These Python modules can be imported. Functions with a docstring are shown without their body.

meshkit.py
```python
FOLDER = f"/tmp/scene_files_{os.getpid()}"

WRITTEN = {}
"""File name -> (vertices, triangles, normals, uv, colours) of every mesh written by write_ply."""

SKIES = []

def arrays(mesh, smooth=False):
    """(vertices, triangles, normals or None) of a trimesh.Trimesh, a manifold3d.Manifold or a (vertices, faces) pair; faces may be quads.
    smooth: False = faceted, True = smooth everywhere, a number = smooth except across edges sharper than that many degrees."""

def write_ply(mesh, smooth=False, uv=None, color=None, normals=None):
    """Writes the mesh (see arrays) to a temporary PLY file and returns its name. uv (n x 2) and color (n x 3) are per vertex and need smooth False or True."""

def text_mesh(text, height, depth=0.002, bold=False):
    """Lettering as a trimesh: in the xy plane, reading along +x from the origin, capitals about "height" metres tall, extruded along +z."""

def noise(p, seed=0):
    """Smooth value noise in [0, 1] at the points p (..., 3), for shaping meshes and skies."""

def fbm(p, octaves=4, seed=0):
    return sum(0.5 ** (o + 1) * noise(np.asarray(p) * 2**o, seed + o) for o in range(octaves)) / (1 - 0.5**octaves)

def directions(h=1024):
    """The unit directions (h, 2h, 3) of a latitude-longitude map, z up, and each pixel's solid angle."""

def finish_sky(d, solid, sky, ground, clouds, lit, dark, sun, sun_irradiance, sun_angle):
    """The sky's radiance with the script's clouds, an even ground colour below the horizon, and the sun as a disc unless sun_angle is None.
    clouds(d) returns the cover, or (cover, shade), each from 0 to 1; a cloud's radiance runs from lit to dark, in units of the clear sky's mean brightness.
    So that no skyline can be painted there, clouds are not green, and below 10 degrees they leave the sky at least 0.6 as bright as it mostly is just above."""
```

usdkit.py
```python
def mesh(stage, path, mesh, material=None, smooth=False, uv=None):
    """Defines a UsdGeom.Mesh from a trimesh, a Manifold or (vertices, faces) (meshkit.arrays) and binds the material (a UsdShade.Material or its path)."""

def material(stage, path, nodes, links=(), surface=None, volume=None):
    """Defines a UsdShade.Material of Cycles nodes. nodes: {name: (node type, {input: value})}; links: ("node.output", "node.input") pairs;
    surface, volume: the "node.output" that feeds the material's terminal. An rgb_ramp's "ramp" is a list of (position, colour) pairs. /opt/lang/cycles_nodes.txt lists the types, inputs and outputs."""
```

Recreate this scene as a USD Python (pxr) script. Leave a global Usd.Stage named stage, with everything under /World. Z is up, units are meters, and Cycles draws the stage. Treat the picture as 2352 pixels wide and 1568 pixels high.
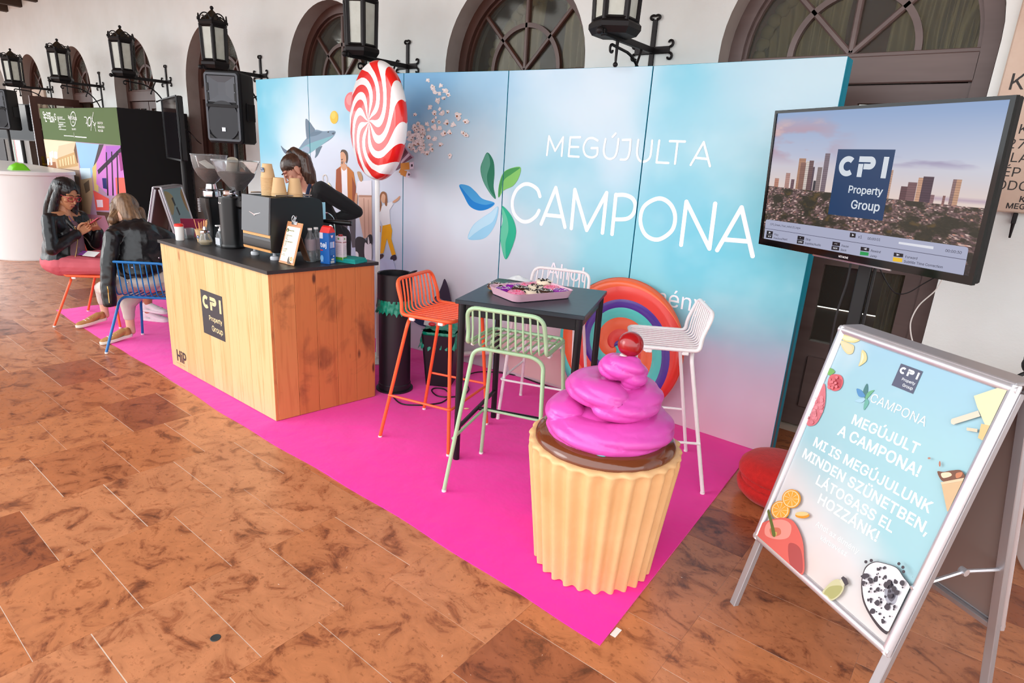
import math, random
import numpy as np, trimesh, usdkit, meshkit
import manifold3d as m3
from pxr import Usd, UsdGeom, UsdLux, UsdShade, Gf, Sdf, Vt
from shapely.geometry import Polygon, LineString, Point, box as sbox, MultiPolygon
from shapely.ops import unary_union
from shapely import affinity

PI = math.pi
rng = np.random.default_rng(7)
random.seed(7)
stage = Usd.Stage.CreateInMemory()
UsdGeom.SetStageUpAxis(stage, 'Z'); UsdGeom.SetStageMetersPerUnit(stage, 1.0)
UsdGeom.Xform.Define(stage, '/World'); UsdGeom.Scope.Define(stage, '/World/Looks')

# ------------------------------------------------------------------ camera
FPX, YAW, PITCH, ROLL, CH = 1391.9, -.6595, .28946, .06084, 1.65
_d = np.array([math.sin(YAW)*math.cos(PITCH), math.cos(YAW)*math.cos(PITCH), -math.sin(PITCH)])
_r = np.array([math.cos(YAW), -math.sin(YAW), 0.]); _u = np.cross(_r, _d)
CR = _r*math.cos(ROLL)+_u*math.sin(ROLL); CU = -_r*math.sin(ROLL)+_u*math.cos(ROLL); CD = _d
CO = np.array([0, 0, CH])
cam = UsdGeom.Camera.Define(stage, '/World/camera')
cam.CreateHorizontalApertureAttr(36.0); cam.CreateFocalLengthAttr(36.0*FPX/2352)
cam.CreateClippingRangeAttr(Gf.Vec2f(.05, 500))
_m = Gf.Matrix4d(*CR, 0, *CU, 0, *(-CD), 0, *CO, 1)
cam.AddTransformOp().Set(_m)
cam.CreateExposureAttr(0.22)

# ------------------------------------------------------------------ light: overcast daylight through the open side of the arcade
dome = UsdLux.DomeLight.Define(stage, '/World/sky')
dome.CreateColorAttr(Gf.Vec3f(.93, .97, 1.0)); dome.CreateIntensityAttr(.72)
sun = UsdLux.DistantLight.Define(stage, '/World/sun')
sun.CreateAngleAttr(26.0); sun.CreateIntensityAttr(1.12); sun.CreateColorAttr(Gf.Vec3f(1.0, .97, .93))
def aim(prim, frm):                     # the light comes from direction frm
    z = np.array(frm, float); z /= np.linalg.norm(z)
    x = np.cross([0, 0, 1.], z); x /= np.linalg.norm(x); y = np.cross(z, x)
    prim.AddTransformOp().Set(Gf.Matrix4d(*x, 0, *y, 0, *z, 0, 0, 0, 0, 1))
aim(sun, (-.66, -.75, .22))

# ------------------------------------------------------------------ measuring: pixel of the photograph -> point of the place
def ray(x, y): return (x-1176)/FPX*CR-(y-784)/FPX*CU+CD
def hit(x, y, ax, c):
    r = ray(x, y); return CO+r*(c-CO[ax])/r[ax]
def fl(x, y, z=0.): return hit(x, y, 2, z)
def onp(x, y, p, n):
    r = ray(x, y); return CO+r*(np.dot(np.subtract(p, CO), n)/np.dot(r, n))

# ------------------------------------------------------------------ meshes
V = lambda *a: np.array(a, float)
cat = lambda *a: trimesh.util.concatenate([x for y in a for x in (y if isinstance(y, (list, tuple)) else [y])])
def tm(v, f): return trimesh.Trimesh(np.asarray(v, float), np.asarray(f, int), process=False)
def man(m):
    k = m.to_mesh(); return tm(k.vert_properties[:, :3], k.tri_verts)
def bx(x0, y0, z0, x1, y1, z1, b=0.):
    if b <= 0:
        m = trimesh.creation.box([x1-x0, y1-y0, z1-z0]); m.apply_translation([(x0+x1)/2, (y0+y1)/2, (z0+z1)/2]); return m
    c = V((x0+x1)/2, (y0+y1)/2, (z0+z1)/2); h = np.abs(V(x1-x0, y1-y0, z1-z0))/2; b = min(b, .49*h.min())
    P = []
    for s in np.ndindex(2, 2, 2):
        sg = np.array(s)*2-1
        for k in range(3):
            q = h-b; q[k] = h[k]; P.append(c+sg*q)
    return trimesh.convex.convex_hull(np.array(P))
def cbx(c, s, b=0.):
    return bx(c[0]-s[0]/2, c[1]-s[1]/2, c[2]-s[2]/2, c[0]+s[0]/2, c[1]+s[1]/2, c[2]+s[2]/2, b)
def mv(m, loc=(0, 0, 0), rz=0., rx=0., ry=0., s=None):
    m = m.copy()
    if s is not None: m.apply_scale(s)
    M = trimesh.transformations.euler_matrix(rx, ry, rz); M[:3, 3] = loc
    m.apply_transform(M); return m
def basis(m, o, X, Y, Z=None):          # local axes -> X, Y, Z at o
    X = np.asarray(X, float); Y = np.asarray(Y, float); Z = np.cross(X, Y) if Z is None else np.asarray(Z, float)
    m = m.copy(); M = np.eye(4); M[:3, 0], M[:3, 1], M[:3, 2], M[:3, 3] = X, Y, Z, o
    m.apply_transform(M); return m
def spl(P, n=8, closed=False):
    P = np.asarray(P, float); N = len(P); out = []
    rngk = range(N) if closed else range(N-1)
    for i in rngk:
        if closed: a, b, c, d = P[(i-1) % N], P[i], P[(i+1) % N], P[(i+2) % N]
        else: a, b, c, d = P[max(i-1, 0)], P[i], P[i+1], P[min(i+2, N-1)]
        for t in np.arange(n)/n:
            out.append(.5*((2*b)+(-a+c)*t+(2*a-5*b+4*c-d)*t*t+(-a+3*b-3*c+d)*t**3))
    if not closed: out.append(P[-1])
    return np.array(out)
def rounded(P, r, n=5):                 # polyline with its corners rounded
    P = [np.asarray(p, float) for p in P]; out = [P[0]]
    for a, b, c in zip(P, P[1:], P[2:]):
        u, v = a-b, c-b; lu, lv = np.linalg.norm(u), np.linalg.norm(v); k = min(r, lu*.49, lv*.49)
        p, q = b+u/lu*k, b+v/lv*k
        for t in np.linspace(0, 1, n): out.append((1-t)**2*p+2*t*(1-t)*b+t*t*q)
    return np.array(out+[P[-1]])
def tube(P, r, n=8, closed=False, sq=None):
    P = np.asarray(P, float); N = len(P); r = np.broadcast_to(r, N)
    if closed: T = np.roll(P, -1, 0)-np.roll(P, 1, 0)
    else: T = np.gradient(P, axis=0)
    T /= np.maximum(np.linalg.norm(T, axis=1, keepdims=True), 1e-12)
    a = np.cross(T[0], [0, 0, 1.]);
    if np.linalg.norm(a) < 1e-3: a = np.cross(T[0], [0, 1., 0])
    a /= np.linalg.norm(a); v = []
    ang = np.arange(n)/n*2*PI+(PI/4 if sq else 0)
    for i in range(N):
        a = a-T[i]*(a@T[i]); a /= max(np.linalg.norm(a), 1e-12); b = np.cross(T[i], a)
        v.append(P[i]+r[i]*(np.cos(ang)[:, None]*a+np.sin(ang)[:, None]*b))
    v = np.array(v).reshape(-1, 3); f = []
    for i in range(N if closed else N-1):
        j = (i+1) % N
        for k in range(n):
            l = (k+1) % n; f += [[i*n+k, i*n+l, j*n+l], [i*n+k, j*n+l, j*n+k]]
    if not closed:
        v = np.vstack([v, P[0], P[-1]]); A, B = len(v)-2, len(v)-1
        for k in range(n):
            l = (k+1) % n; f += [[A, l, k], [B, (N-1)*n+k, (N-1)*n+l]]
    return tm(v, f)
def cyl(p, q, r, n=16, r2=None): return tube([p, q], [r, r if r2 is None else r2], n)
def lathe(prof, n=32, c=(0, 0, 0), f=None, cap=True):
    prof = np.asarray(prof, float); a = np.arange(n)/n*2*PI; v = []
    for r, z in prof:
        v.append(np.stack([r*np.cos(a), r*np.sin(a), np.full(n, z)], 1))
    v = np.array(v).reshape(-1, 3)
    if f is not None: v = f(v)
    F = []
    for i in range(len(prof)-1):
        for k in range(n):
            l = (k+1) % n; F += [[i*n+k, i*n+l, (i+1)*n+l], [i*n+k, (i+1)*n+l, (i+1)*n+k]]
    if cap:
        for i, s in ((0, 1), (len(prof)-1, -1)):
            if prof[i][0] > 1e-6:
                v = np.vstack([v, v[i*n:(i+1)*n].mean(0)])
                for k in range(n):
                    l = (k+1) % n; F.append([len(v)-1, i*n+l, i*n+k][::s])
    m = tm(v, F); m.apply_translation(c); return m
def sph(c, r, n=2, s=(1, 1, 1)):
    m = trimesh.creation.icosphere(n, r); m.apply_scale(s); m.apply_translation(c); return m
def ext(poly, h):
    gs = [g for g in getattr(poly, 'geoms', [poly]) if g.area > 1e-9]
    return cat([trimesh.creation.extrude_polygon(g, h, engine='earcut') for g in gs])
def grid(fn, nu, nv):                   # fn(u, v) -> points, u and v from 0 to 1
    u, v = np.meshgrid(np.linspace(0, 1, nu), np.linspace(0, 1, nv)); P = fn(u.ravel(), v.ravel())
    i = np.arange(nu*nv).reshape(nv, nu); a, b, c, d = i[:-1, :-1].ravel(), i[:-1, 1:].ravel(), i[1:, 1:].ravel(), i[1:, :-1].ravel()
    return tm(P, np.vstack([np.stack([a, b, c], 1), np.stack([a, c, d], 1)])), u.ravel(), v.ravel()
def mball(c, r, n=14): return m3.Manifold.sphere(r, n).translate(list(map(float, c)))
def mell(c, s, M=None, n=20):           # ellipsoid, M = 3x3 axes
    e = m3.Manifold.sphere(1.0, n).scale(list(map(float, s)))
    A = np.eye(3) if M is None else np.asarray(M)
    return e.transform(np.hstack([A, np.asarray(c, float).reshape(3, 1)]))
def chain(*pr):                         # (point, radius) ... -> hulls of neighbouring balls
    B = [mball(p, r) for p, r in pr]
    if len(B) == 1: return B[0]
    return m3.Manifold.batch_boolean([m3.Manifold.batch_hull([a, b]) for a, b in zip(B, B[1:])], m3.OpType.Add)
def hull(*pr): return m3.Manifold.batch_hull([mball(p, r) if np.ndim(r) == 0 else mell(p, r) for p, r in pr])
def fuse(parts, edge=.012, it=8, lamb=.5):
    m = m3.Manifold.batch_boolean(list(parts), m3.OpType.Add).refine_to_length(edge)
    t = man(m); t.merge_vertices()
    trimesh.smoothing.filter_taubin(t, lamb=lamb, nu=lamb+.03, iterations=it)
    return t
def wrinkle(t, amp, sc, seed=0, stretch=(1, 1, 1)):
    n = t.vertex_normals; d = meshkit.fbm(np.asarray(t.vertices)*sc*np.array(stretch)+50, 3, seed)-.5
    t.vertices = t.vertices+n*(d*amp*2)[:, None]; return t

# ------------------------------------------------------------------ prims
_used = {}
def numbered(parent, name):
    k = parent+'/'+name; n = _used.get(k, 0); _used[k] = n+1
    return k if n == 0 else f'{k}_{n:03d}'
def tag(p, label=None, catg=None, group=None, kind=None):
    for k, v in (('label', label), ('category', catg), ('group', group), ('kind', kind)):
        if v: p.SetCustomDataByKey(k, v)
    return p
def thing(name, label, catg, loc=(0, 0, 0), rz=0., group=None, kind=None):
    path = numbered('/World', name); x = UsdGeom.Xform.Define(stage, path)
    x.AddTranslateOp().Set(Gf.Vec3d(*map(float, loc)))
    if rz: x.AddRotateZOp().Set(math.degrees(rz))
    tag(x.GetPrim(), label, catg, group, kind); return path
ORG = {}
def part(parent, name, mesh, mat, label=None, smooth=35, kind=None, cd=None):
    path = numbered(parent, name)
    if cd is not None:
        m = usdkit.mesh(stage, path, mesh, mat, smooth=False)
        UsdGeom.PrimvarsAPI(m).CreatePrimvar('Cd', Sdf.ValueTypeNames.Color3fArray, 'vertex').Set(Vt.Vec3fArray.FromNumpy(np.asarray(cd, np.float32)))
    else:
        m = usdkit.mesh(stage, path, mesh, mat, smooth=smooth)
    tag(m.GetPrim(), label, kind=kind); return path
def solo(name, mesh, mat, label, catg, group=None, smooth=35, kind=None):
    p = part('/World', name, mesh, mat, smooth=smooth); tag(stage.GetPrimAtPath(p), label, catg, group, kind); return p
def struct(name, mesh, mat, parent='/World', smooth=35):
    p = part(parent, name, mesh, mat, smooth=smooth)
    if parent == '/World': tag(stage.GetPrimAtPath(p), kind='structure')
    return p
def dup(src, name, label, catg, loc, rz=0., group=None, rx=0., ry=0., s=None):
    path = numbered('/World', name); x = UsdGeom.Xform.Define(stage, path); p = x.GetPrim()
    p.GetReferences().AddInternalReference(src); x.ClearXformOpOrder()
    M = trimesh.transformations.euler_matrix(rx, ry, rz)
    if s is not None: M[:3, :3] = M[:3, :3]*s
    M[:3, 3] = loc
    x.AddTransformOp(opSuffix='place').Set(Gf.Matrix4d(*M.T.ravel().tolist()))
    p.SetInstanceable(True); tag(p, label, catg, group); return path

# ------------------------------------------------------------------ materials
def lin(c):
    c = np.asarray(c, float)/255.; return tuple(np.where(c <= .04045, c/12.92, ((c+.055)/1.055)**2.4))
_mats = {}
def mat(name, rgb, rough=.5, metal=0., noise=None, bump=None, **kw):
    """rgb: sRGB 0-255. noise: (scale, second rgb, detail, stretch). bump: (scale, strength, distance)."""
    if name in _mats: return _mats[name]
    n = {'p': ('principled_bsdf', dict(base_color=lin(rgb), roughness=rough, metallic=metal, **kw))}; L = []
    if noise or bump:
        n['tc'] = ('texture_coordinate', {})
    if noise:
        sc, rgb2, det, stv = (list(noise)+[3, (1, 1, 1)])[:4] if len(noise) < 4 else noise
        n['mp'] = ('mapping', {'scale': stv}); n['nz'] = ('noise_texture', {'scale': sc, 'detail': det, 'roughness': .6})
        n['rp'] = ('rgb_ramp', {'ramp': [(.3, lin(rgb)), (.7, lin(rgb2))]})
        L += [('tc.object', 'mp.vector'), ('mp.vector', 'nz.vector'), ('nz.fac', 'rp.fac'), ('rp.color', 'p.base_color')]
    if bump:
        n['bn'] = ('noise_texture', {'scale': bump[0], 'detail': 4.}); n['bu'] = ('bump', {'strength': bump[1], 'distance': bump[2]})
        L += [('tc.object', 'bn.vector'), ('bn.fac', 'bu.height'), ('bu.normal', 'p.normal')]
    _mats[name] = usdkit.material(stage, '/World/Looks/'+name, n, L, surface='p.BSDF'); return _mats[name]
def glassy(name, rgb=(235, 240, 240), op=.12, rough=.05, ior=1.5):
    """thin clear pane: passes light, mirrors at grazing angles"""
    if name in _mats: return _mats[name]
    n = {'t': ('transparent_bsdf', {'color': lin(rgb)}), 'g': ('glossy_bsdf', {'color': (1, 1, 1), 'roughness': rough}),
         'f': ('fresnel', {'IOR': ior}), 'm': ('mix_closure', {}), 'd': ('diffuse_bsdf', {'color': lin(rgb)}), 'm2': ('mix_closure', {'fac': op})}
    _mats[name] = usdkit.material(stage, '/World/Looks/'+name, n, [('f.fac', 'm.fac'), ('t.BSDF', 'm.closure1'), ('g.BSDF', 'm.closure2'), ('m.closure', 'm2.closure1'), ('d.BSDF', 'm2.closure2')], surface='m2.closure')
    return _mats[name]
def cdmat(name, rough=.45, emit=0., **kw):
    if name in _mats: return _mats[name]
    n = {'a': ('attribute', {'attribute': 'Cd'}), 'p': ('principled_bsdf', dict(roughness=rough, emission_strength=emit, **kw))}
    L = [('a.color', 'p.base_color')]
    if emit:
        n['p'] = ('principled_bsdf', dict(roughness=rough, base_color=(.01, .01, .01), emission_strength=emit, **kw)); L = [('a.color', 'p.emission_color')]
    _mats[name] = usdkit.material(stage, '/World/Looks/'+name, n, L, surface='p.BSDF'); return _mats[name]
_txt = {}
def text(s, h, bold=False, d=.0006):
    k = (s, bold)
    if k not in _txt:
        m = meshkit.text_mesh(s, 1.0, .5, bold); _txt[k] = m
    m = _txt[k].copy(); m.vertices = m.vertices*[h, h, d*2]; return m
def twidth(m): return m.bounds[1][0]-m.bounds[0][0]
class Sheet:
    """Flat print on a plane: origin o, unit axes X (right) and Y (up), normal N towards the reader. Layers of coloured shapes, one mesh per call of put()."""
    def __init__(s, parent, o, X, Y, m, lift=.0006):
        s.parent, s.o, s.X, s.Y = parent, np.asarray(o, float), np.asarray(X, float), np.asarray(Y, float)
        s.N = np.cross(s.X, s.Y); s.m = m; s.lift = lift; s.k = 1; s.dim = 1.
    def uv(s, px, py):
        p = onp(px, py, s.o, s.N)-s.o; return np.array([p@s.X, p@s.Y])
    def poly(s, pts, spline=0):
        q = np.array([s.uv(*p) for p in pts])
        if spline: q = spl(q, spline, True)
        P = Polygon(q); return P if P.is_valid else P.buffer(0)
    def put(s, name, items, label=None):
        """items: [(shape or mesh in sheet coordinates, rgb or function of (u, v) -> rgb)]"""
        ms, cs = [], []
        for g, c in items:
            s.k += 1
            if not isinstance(g, trimesh.Trimesh):
                if g.is_empty: continue
                g = ext(g, .0003)
            g = g.copy(); g.vertices[:, 2] += s.lift+s.k*.00012
            col = np.array([lin(x) for x in c(g.vertices[:, 0], g.vertices[:, 1])]) if callable(c) else np.tile(lin(c), (len(g.vertices), 1))
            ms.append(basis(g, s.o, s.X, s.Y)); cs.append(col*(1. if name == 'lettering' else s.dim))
        return part(s.parent, name, cat(ms), s.m, label, cd=np.vstack(cs))
def mix3(a, b, t): return np.asarray(a, float)*(1-np.asarray(t)[..., None])+np.asarray(b, float)*np.asarray(t)[..., None]
# ================================================================== structure
WY = 4.1                                        # face of the house wall
ARC = [-.93-2.45*k for k in range(7)]; AR = .72; SPR = 2.37; RV = .16
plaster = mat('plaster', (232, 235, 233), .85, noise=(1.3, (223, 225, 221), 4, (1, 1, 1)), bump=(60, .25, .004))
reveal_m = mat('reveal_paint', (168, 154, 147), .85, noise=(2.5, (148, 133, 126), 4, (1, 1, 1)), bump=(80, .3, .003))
wood_dk = mat('brown_frame', (84, 50, 40), .42, noise=(4, (64, 37, 30), 4, (1, 1, .12)))
wood_gr = mat('weathered_frame', (112, 92, 88), .42, noise=(5, (88, 68, 64), 4, (.12, 1, 1)))
grout = mat('grout', (216, 196, 178), .8)
pane_m = glassy('pane', (230, 230, 224), .03, .06, 1.16)
def marble(i, a, b, c, off):
    n = {'tc': ('texture_coordinate', {}), 'mp': ('mapping', {'location': (off, off*1.7, 0), 'scale': (1, 1.25, 1)}),
         'n1': ('noise_texture', {'scale': 6.6, 'detail': 8., 'roughness': .68, 'distortion': .7}),
         'n2': ('noise_texture', {'scale': 38., 'detail': 3., 'roughness': .6}),
         'r1': ('rgb_ramp', {'ramp': [(.28, lin(c)), (.355, lin(np.array(c)*.5+np.array(b)*.5)), (.41, lin(b)), (.47, lin(a)), (.60, lin(np.array(a)*1.06+4)), (.70, lin(b))]}),
         'r2': ('rgb_ramp', {'ramp': [(.0, (.42, .40, .40)), (.33, (.62, .58, .56)), (.42, (1, 1, 1)), (1, (1, 1, 1))]}),
         'mx': ('mix_color', {'blend_type': 'multiply', 'fac': .75}),
         'rs': ('rgb_ramp', {'ramp': [(.0, (0, 0, 0)), (.735, (0, 0, 0)), (.76, (.8, .8, .8)), (1, (.8, .8, .8))]}), 'mw': ('mix_color', {'b': lin((228, 206, 190))}),
         'rr': ('rgb_ramp', {'ramp': [(.3, (.34, .34, .34)), (.7, (.2, .2, .2))]}),
         'p': ('principled_bsdf', {'roughness': .28, 'specular_ior_level': .6})}
    L = [('tc.object', 'mp.vector'), ('mp.vector', 'n1.vector'), ('mp.vector', 'n2.vector'), 
         ('n1.fac', 'r1.fac'), ('n2.fac', 'r2.fac'), ('r1.color', 'mx.a'), ('r2.color', 'mx.b'), ('n2.fac', 'rs.fac'), ('mx.result', 'mw.a'), ('rs.color', 'mw.fac'),
         ('mw.result', 'p.base_color'), ('n1.fac', 'rr.fac'), ('rr.color', 'p.roughness')]
    return usdkit.material(stage, f'/World/Looks/marble_{i}', n, L, surface='p.BSDF')
marbles = [marble(0, (185, 117, 77), (158, 93, 60), (98, 54, 37), 0), marble(1, (175, 107, 70), (149, 85, 53), (88, 47, 32), 7.3),
           marble(2, (190, 124, 85), (166, 100, 66), (105, 60, 41), 13.1), marble(3, (151, 86, 56), (128, 70, 46), (79, 42, 30), 21.7),
           marble(4, (183, 113, 72), (156, 90, 55), (94, 51, 33), 31.9)]

# floor: stone slabs in columns, pale joints across the columns
fr = thing('floor', None, None, kind='structure')
part(fr, 'bedding', bx(-30, -9, -.25, 8, WY+.3, -.0011), grout)
TW, TH = .52, .332
tiles = []
for i in range(-58, 16):
    x0 = -1.62+i*TW; off = (0, .165, .0, .165, -.055, .11)[i % 6]+.045
    for j in range(-28, 14):
        y0 = j*TH+off
        if y0+TH > WY+.3: continue
        c = V(x0+TW/2, y0+TH/2, 0); q = c-CO; z = q@CD
        vis = z > .5 and -250 < 1176+FPX*(q@CR)/z < 2602 and -100 < 784-FPX*(q@CU)/z < 1750
        hid = (y0 > 1.75 and -7 < x0 < -1) and y0 < 3.3
        tiles.append((0 if not vis else (1e-3 if hid else 1)*(-CD[2])/max(z, .1)**3, x0, y0))
tiles.sort(key=lambda t: -t[0])
far = {k: [] for k in range(5)}
for n, (w, x0, y0) in enumerate(tiles):
    k = int(rng.integers(0, 5)); k = k if k != 3 or rng.random() < .55 else 0
    dz = rng.uniform(-.0003, .0004); gp = float(rng.choice([.0004, .0008, .0013, .0018]))
    if n < 285 and w > 0:
        part(fr, 'stone_slab', bx(x0+.0003, y0+gp, -.03, x0+TW-.0003, y0+TH-gp, dz, .0004), marbles[k], smooth=False)
    else:
        far[k].append(bx(x0+.0003, y0+gp, -.03, x0+TW-.0003, y0+TH-gp, 0))
for k in far:
    if far[k]: part(fr, 'stone_slab_field', cat(far[k]), marbles[k], smooth=False, kind='stuff')

def arch(r, spr, z0=0., n=28):                  # outline in x-z around 0
    a = np.linspace(0, PI, n)
    return [(r, z0)]+[(r*math.cos(t), spr+r*math.sin(t)) for t in a]+[(-r, z0)]
def up(m, y): return basis(m, (0, y, 0), (1, 0, 0), (0, 0, 1), (0, -1, 0))   # shape drawn in x-z, thickness towards the camera
wl = sbox(-34, 0, 9, 4.6)
for c in ARC+[ARC[-1]-2.45*k for k in (1, 2, 3)]+[ARC[0]+2.45*k for k in (1, 2)]:
    wl = wl.difference(Polygon([(x+c, z-.001) for x, z in arch(AR, SPR)]))
wall = struct('wall_back', up(ext(wl, .42), WY+.42), plaster, smooth=False)
wall_t = stage.GetPrimAtPath(wall)
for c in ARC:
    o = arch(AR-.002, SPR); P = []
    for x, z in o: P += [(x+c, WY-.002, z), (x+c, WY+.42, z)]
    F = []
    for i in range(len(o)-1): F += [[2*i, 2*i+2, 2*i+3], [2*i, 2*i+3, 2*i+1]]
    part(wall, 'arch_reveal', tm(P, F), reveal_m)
# windows: arched frames, fanlight bars and a pair of glazed doors
for k, c in enumerate(ARC):
    W = thing(f'window_{k+1}', None, None, (c, WY+RV, 0), kind='structure'); wm = wood_gr if k == 0 else wood_dk
    ring = lambda r, w: Polygon(arch(r, SPR)).difference(Polygon(arch(r-w, SPR, -.1)))
    fo = lambda shp, y, t: basis(ext(shp, t), (0, y, 0), (1, 0, 0), (0, 0, 1), (0, -1, 0))
    part(W, 'window_frame', cat(fo(ring(AR-.003, .085), .12, .12), fo(ring(AR-.085, .022), .105, .07)), wm)
    part(W, 'transom', cat(bx(-AR+.08, .0, SPR-.17, AR-.08, .12, SPR-.02, .006), bx(-AR+.08, .012, SPR-.035, AR-.08, .10, SPR+.0, .004)), wm)
    inner = Point(0, SPR).buffer(.36).difference(Point(0, SPR).buffer(.325)).intersection(sbox(-1, SPR, 1, 5))
    part(W, 'fanlight_arc', fo(inner, .085, .05), wm)
    for a in (45, 90, 135):
        t = math.radians(a); d = V(math.cos(t), 0, math.sin(t))
        b = bx(0, .035, -.018, .62, .085, .018, .008); b.apply_transform(trimesh.transformations.rotation_matrix(-t, [0, 1, 0])); b.apply_translation((0, 0, SPR))
        part(W, 'fanlight_bar', b, wm)
    part(W, 'fanlight_pane', fo(Point(0, SPR).buffer(AR-.09).intersection(sbox(-1, SPR, 1, 5)), .07, .006), pane_m)
    for s in (-1, 1):
        x0, x1 = (-AR+.09, -.01) if s < 0 else (.01, AR-.09); z1 = SPR-.175
        fm = sbox(x0, .02, x1, z1)
        for za, zb in ((.62, 1.13), (1.17, 1.68), (1.72, z1-.1)):
            for xa, xb in ((x0+.085, (x0+x1)/2-.012), ((x0+x1)/2+.012, x1-.085)): fm = fm.difference(sbox(xa, za, xb, zb))
        if k == 5: continue
        part(W, 'door_leaf', cat(fo(fm, .09, .06), cbx(((x0+x1)/2, .025, .34), (x1-x0-.2, .03, .36), .012)), wm)
        part(W, 'door_pane', cbx(((x0+x1)/2, .062, (.6+z1-.08)/2), (x1-x0-.16, .006, z1-.7)), pane_m)
# rooms behind the windows: dim; the far-wall opening is added to brighten the panes
room = mat('room_wall', (170, 118, 78), .8); room_dk = mat('room_dado', (84, 62, 54), .8); room_fl = mat('room_floor', (96, 66, 48), .5)
RY = 9.0
far_w = sbox(-34, 0, 9, 4.6)
far_w = far_w.difference(sbox(ARC[0]-1.25, 2.1, ARC[0]-.05, 2.75))
struct('wall_far', up(ext(far_w, .15), RY+.15), room, smooth=False)
struct('trim_1', bx(-34, RY-.03, 0, 9, RY-.001, 1.25), room_dk)
struct('wall_room_side', bx(-34.2, WY+.42, 0, -34, RY, 4.6), room); struct('wall_room_end', bx(9, WY+.42, 0, 9.2, RY, 4.6), room)
struct('floor_room', bx(-34, WY+.42, -.2, 9, RY, -.02), room_fl)
struct('ceiling_room', bx(-34, WY+.42, 4.5, 9, RY, 4.62), plaster)
for s in range(5):
    x = ARC[s]-1.225; struct('wall_partition', bx(x-.06, WY+.42, 0, x+.06, RY, 4.5), room)
# curtains behind the arches
curt = mat('curtain_cloth', (190, 172, 128), .85, noise=(3, (166, 148, 106), 3, (1, 1, .2)))
def curtain_panel(xa, xb, seed, zb=-.015):
    def f(u, v):
        x = xa+(xb-xa)*u; top = np.sqrt(np.maximum(.66**2-np.clip(x, -.65, .65)**2, .0))+SPR-.02
        gather = 1-.12*np.sin(v*PI)
        x = xa+(xb-xa)*(u*gather+(.06 if xa < 0 else .0)*np.sin(v*PI))
        y = .42+.035*np.sin(u*2*PI*8+seed+1.2*np.sin(u*9+seed))*(.5+.5*v)+.01*np.sin(v*5+u*20)
        return np.stack([x, y, top*(1-v)+zb*v], 1)
    m, _, _ = grid(f, 140, 26); return m
def ruffle():
    a = np.linspace(0.02, PI-.02, 260); P = []
    w = .035+.012*np.sin(a*55)
    pts = np.stack([.66*np.cos(a), .39+.02*np.sin(a*47), SPR-.02+.66*np.sin(a)], 1)
    return tube(pts, w, 8)
for k, c in enumerate(ARC[:5]):
    nm = ['arched window behind the large television', 'arched window above the middle of the display wall', 'arched window left of the striped lollipop', 'arched window behind the big loudspeaker', 'arched window above the black booth'][k]
    C = thing('curtain', f'pleated cream curtain in the {nm}', 'curtain', (c, WY+RV, 0), group='curtains in the arched windows')
    part(C, 'curtain_panel', curtain_panel(-.66, -.10, 0, SPR-.12), curt, smooth=60); part(C, 'curtain_panel', curtain_panel(.12, .66, 2, SPR-.12), curt, smooth=60); part(C, 'curtain_panel', curtain_panel(.40, .62, 5), curt, smooth=60)
    part(C, 'ruffle', ruffle(), curt, smooth=60)
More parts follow.
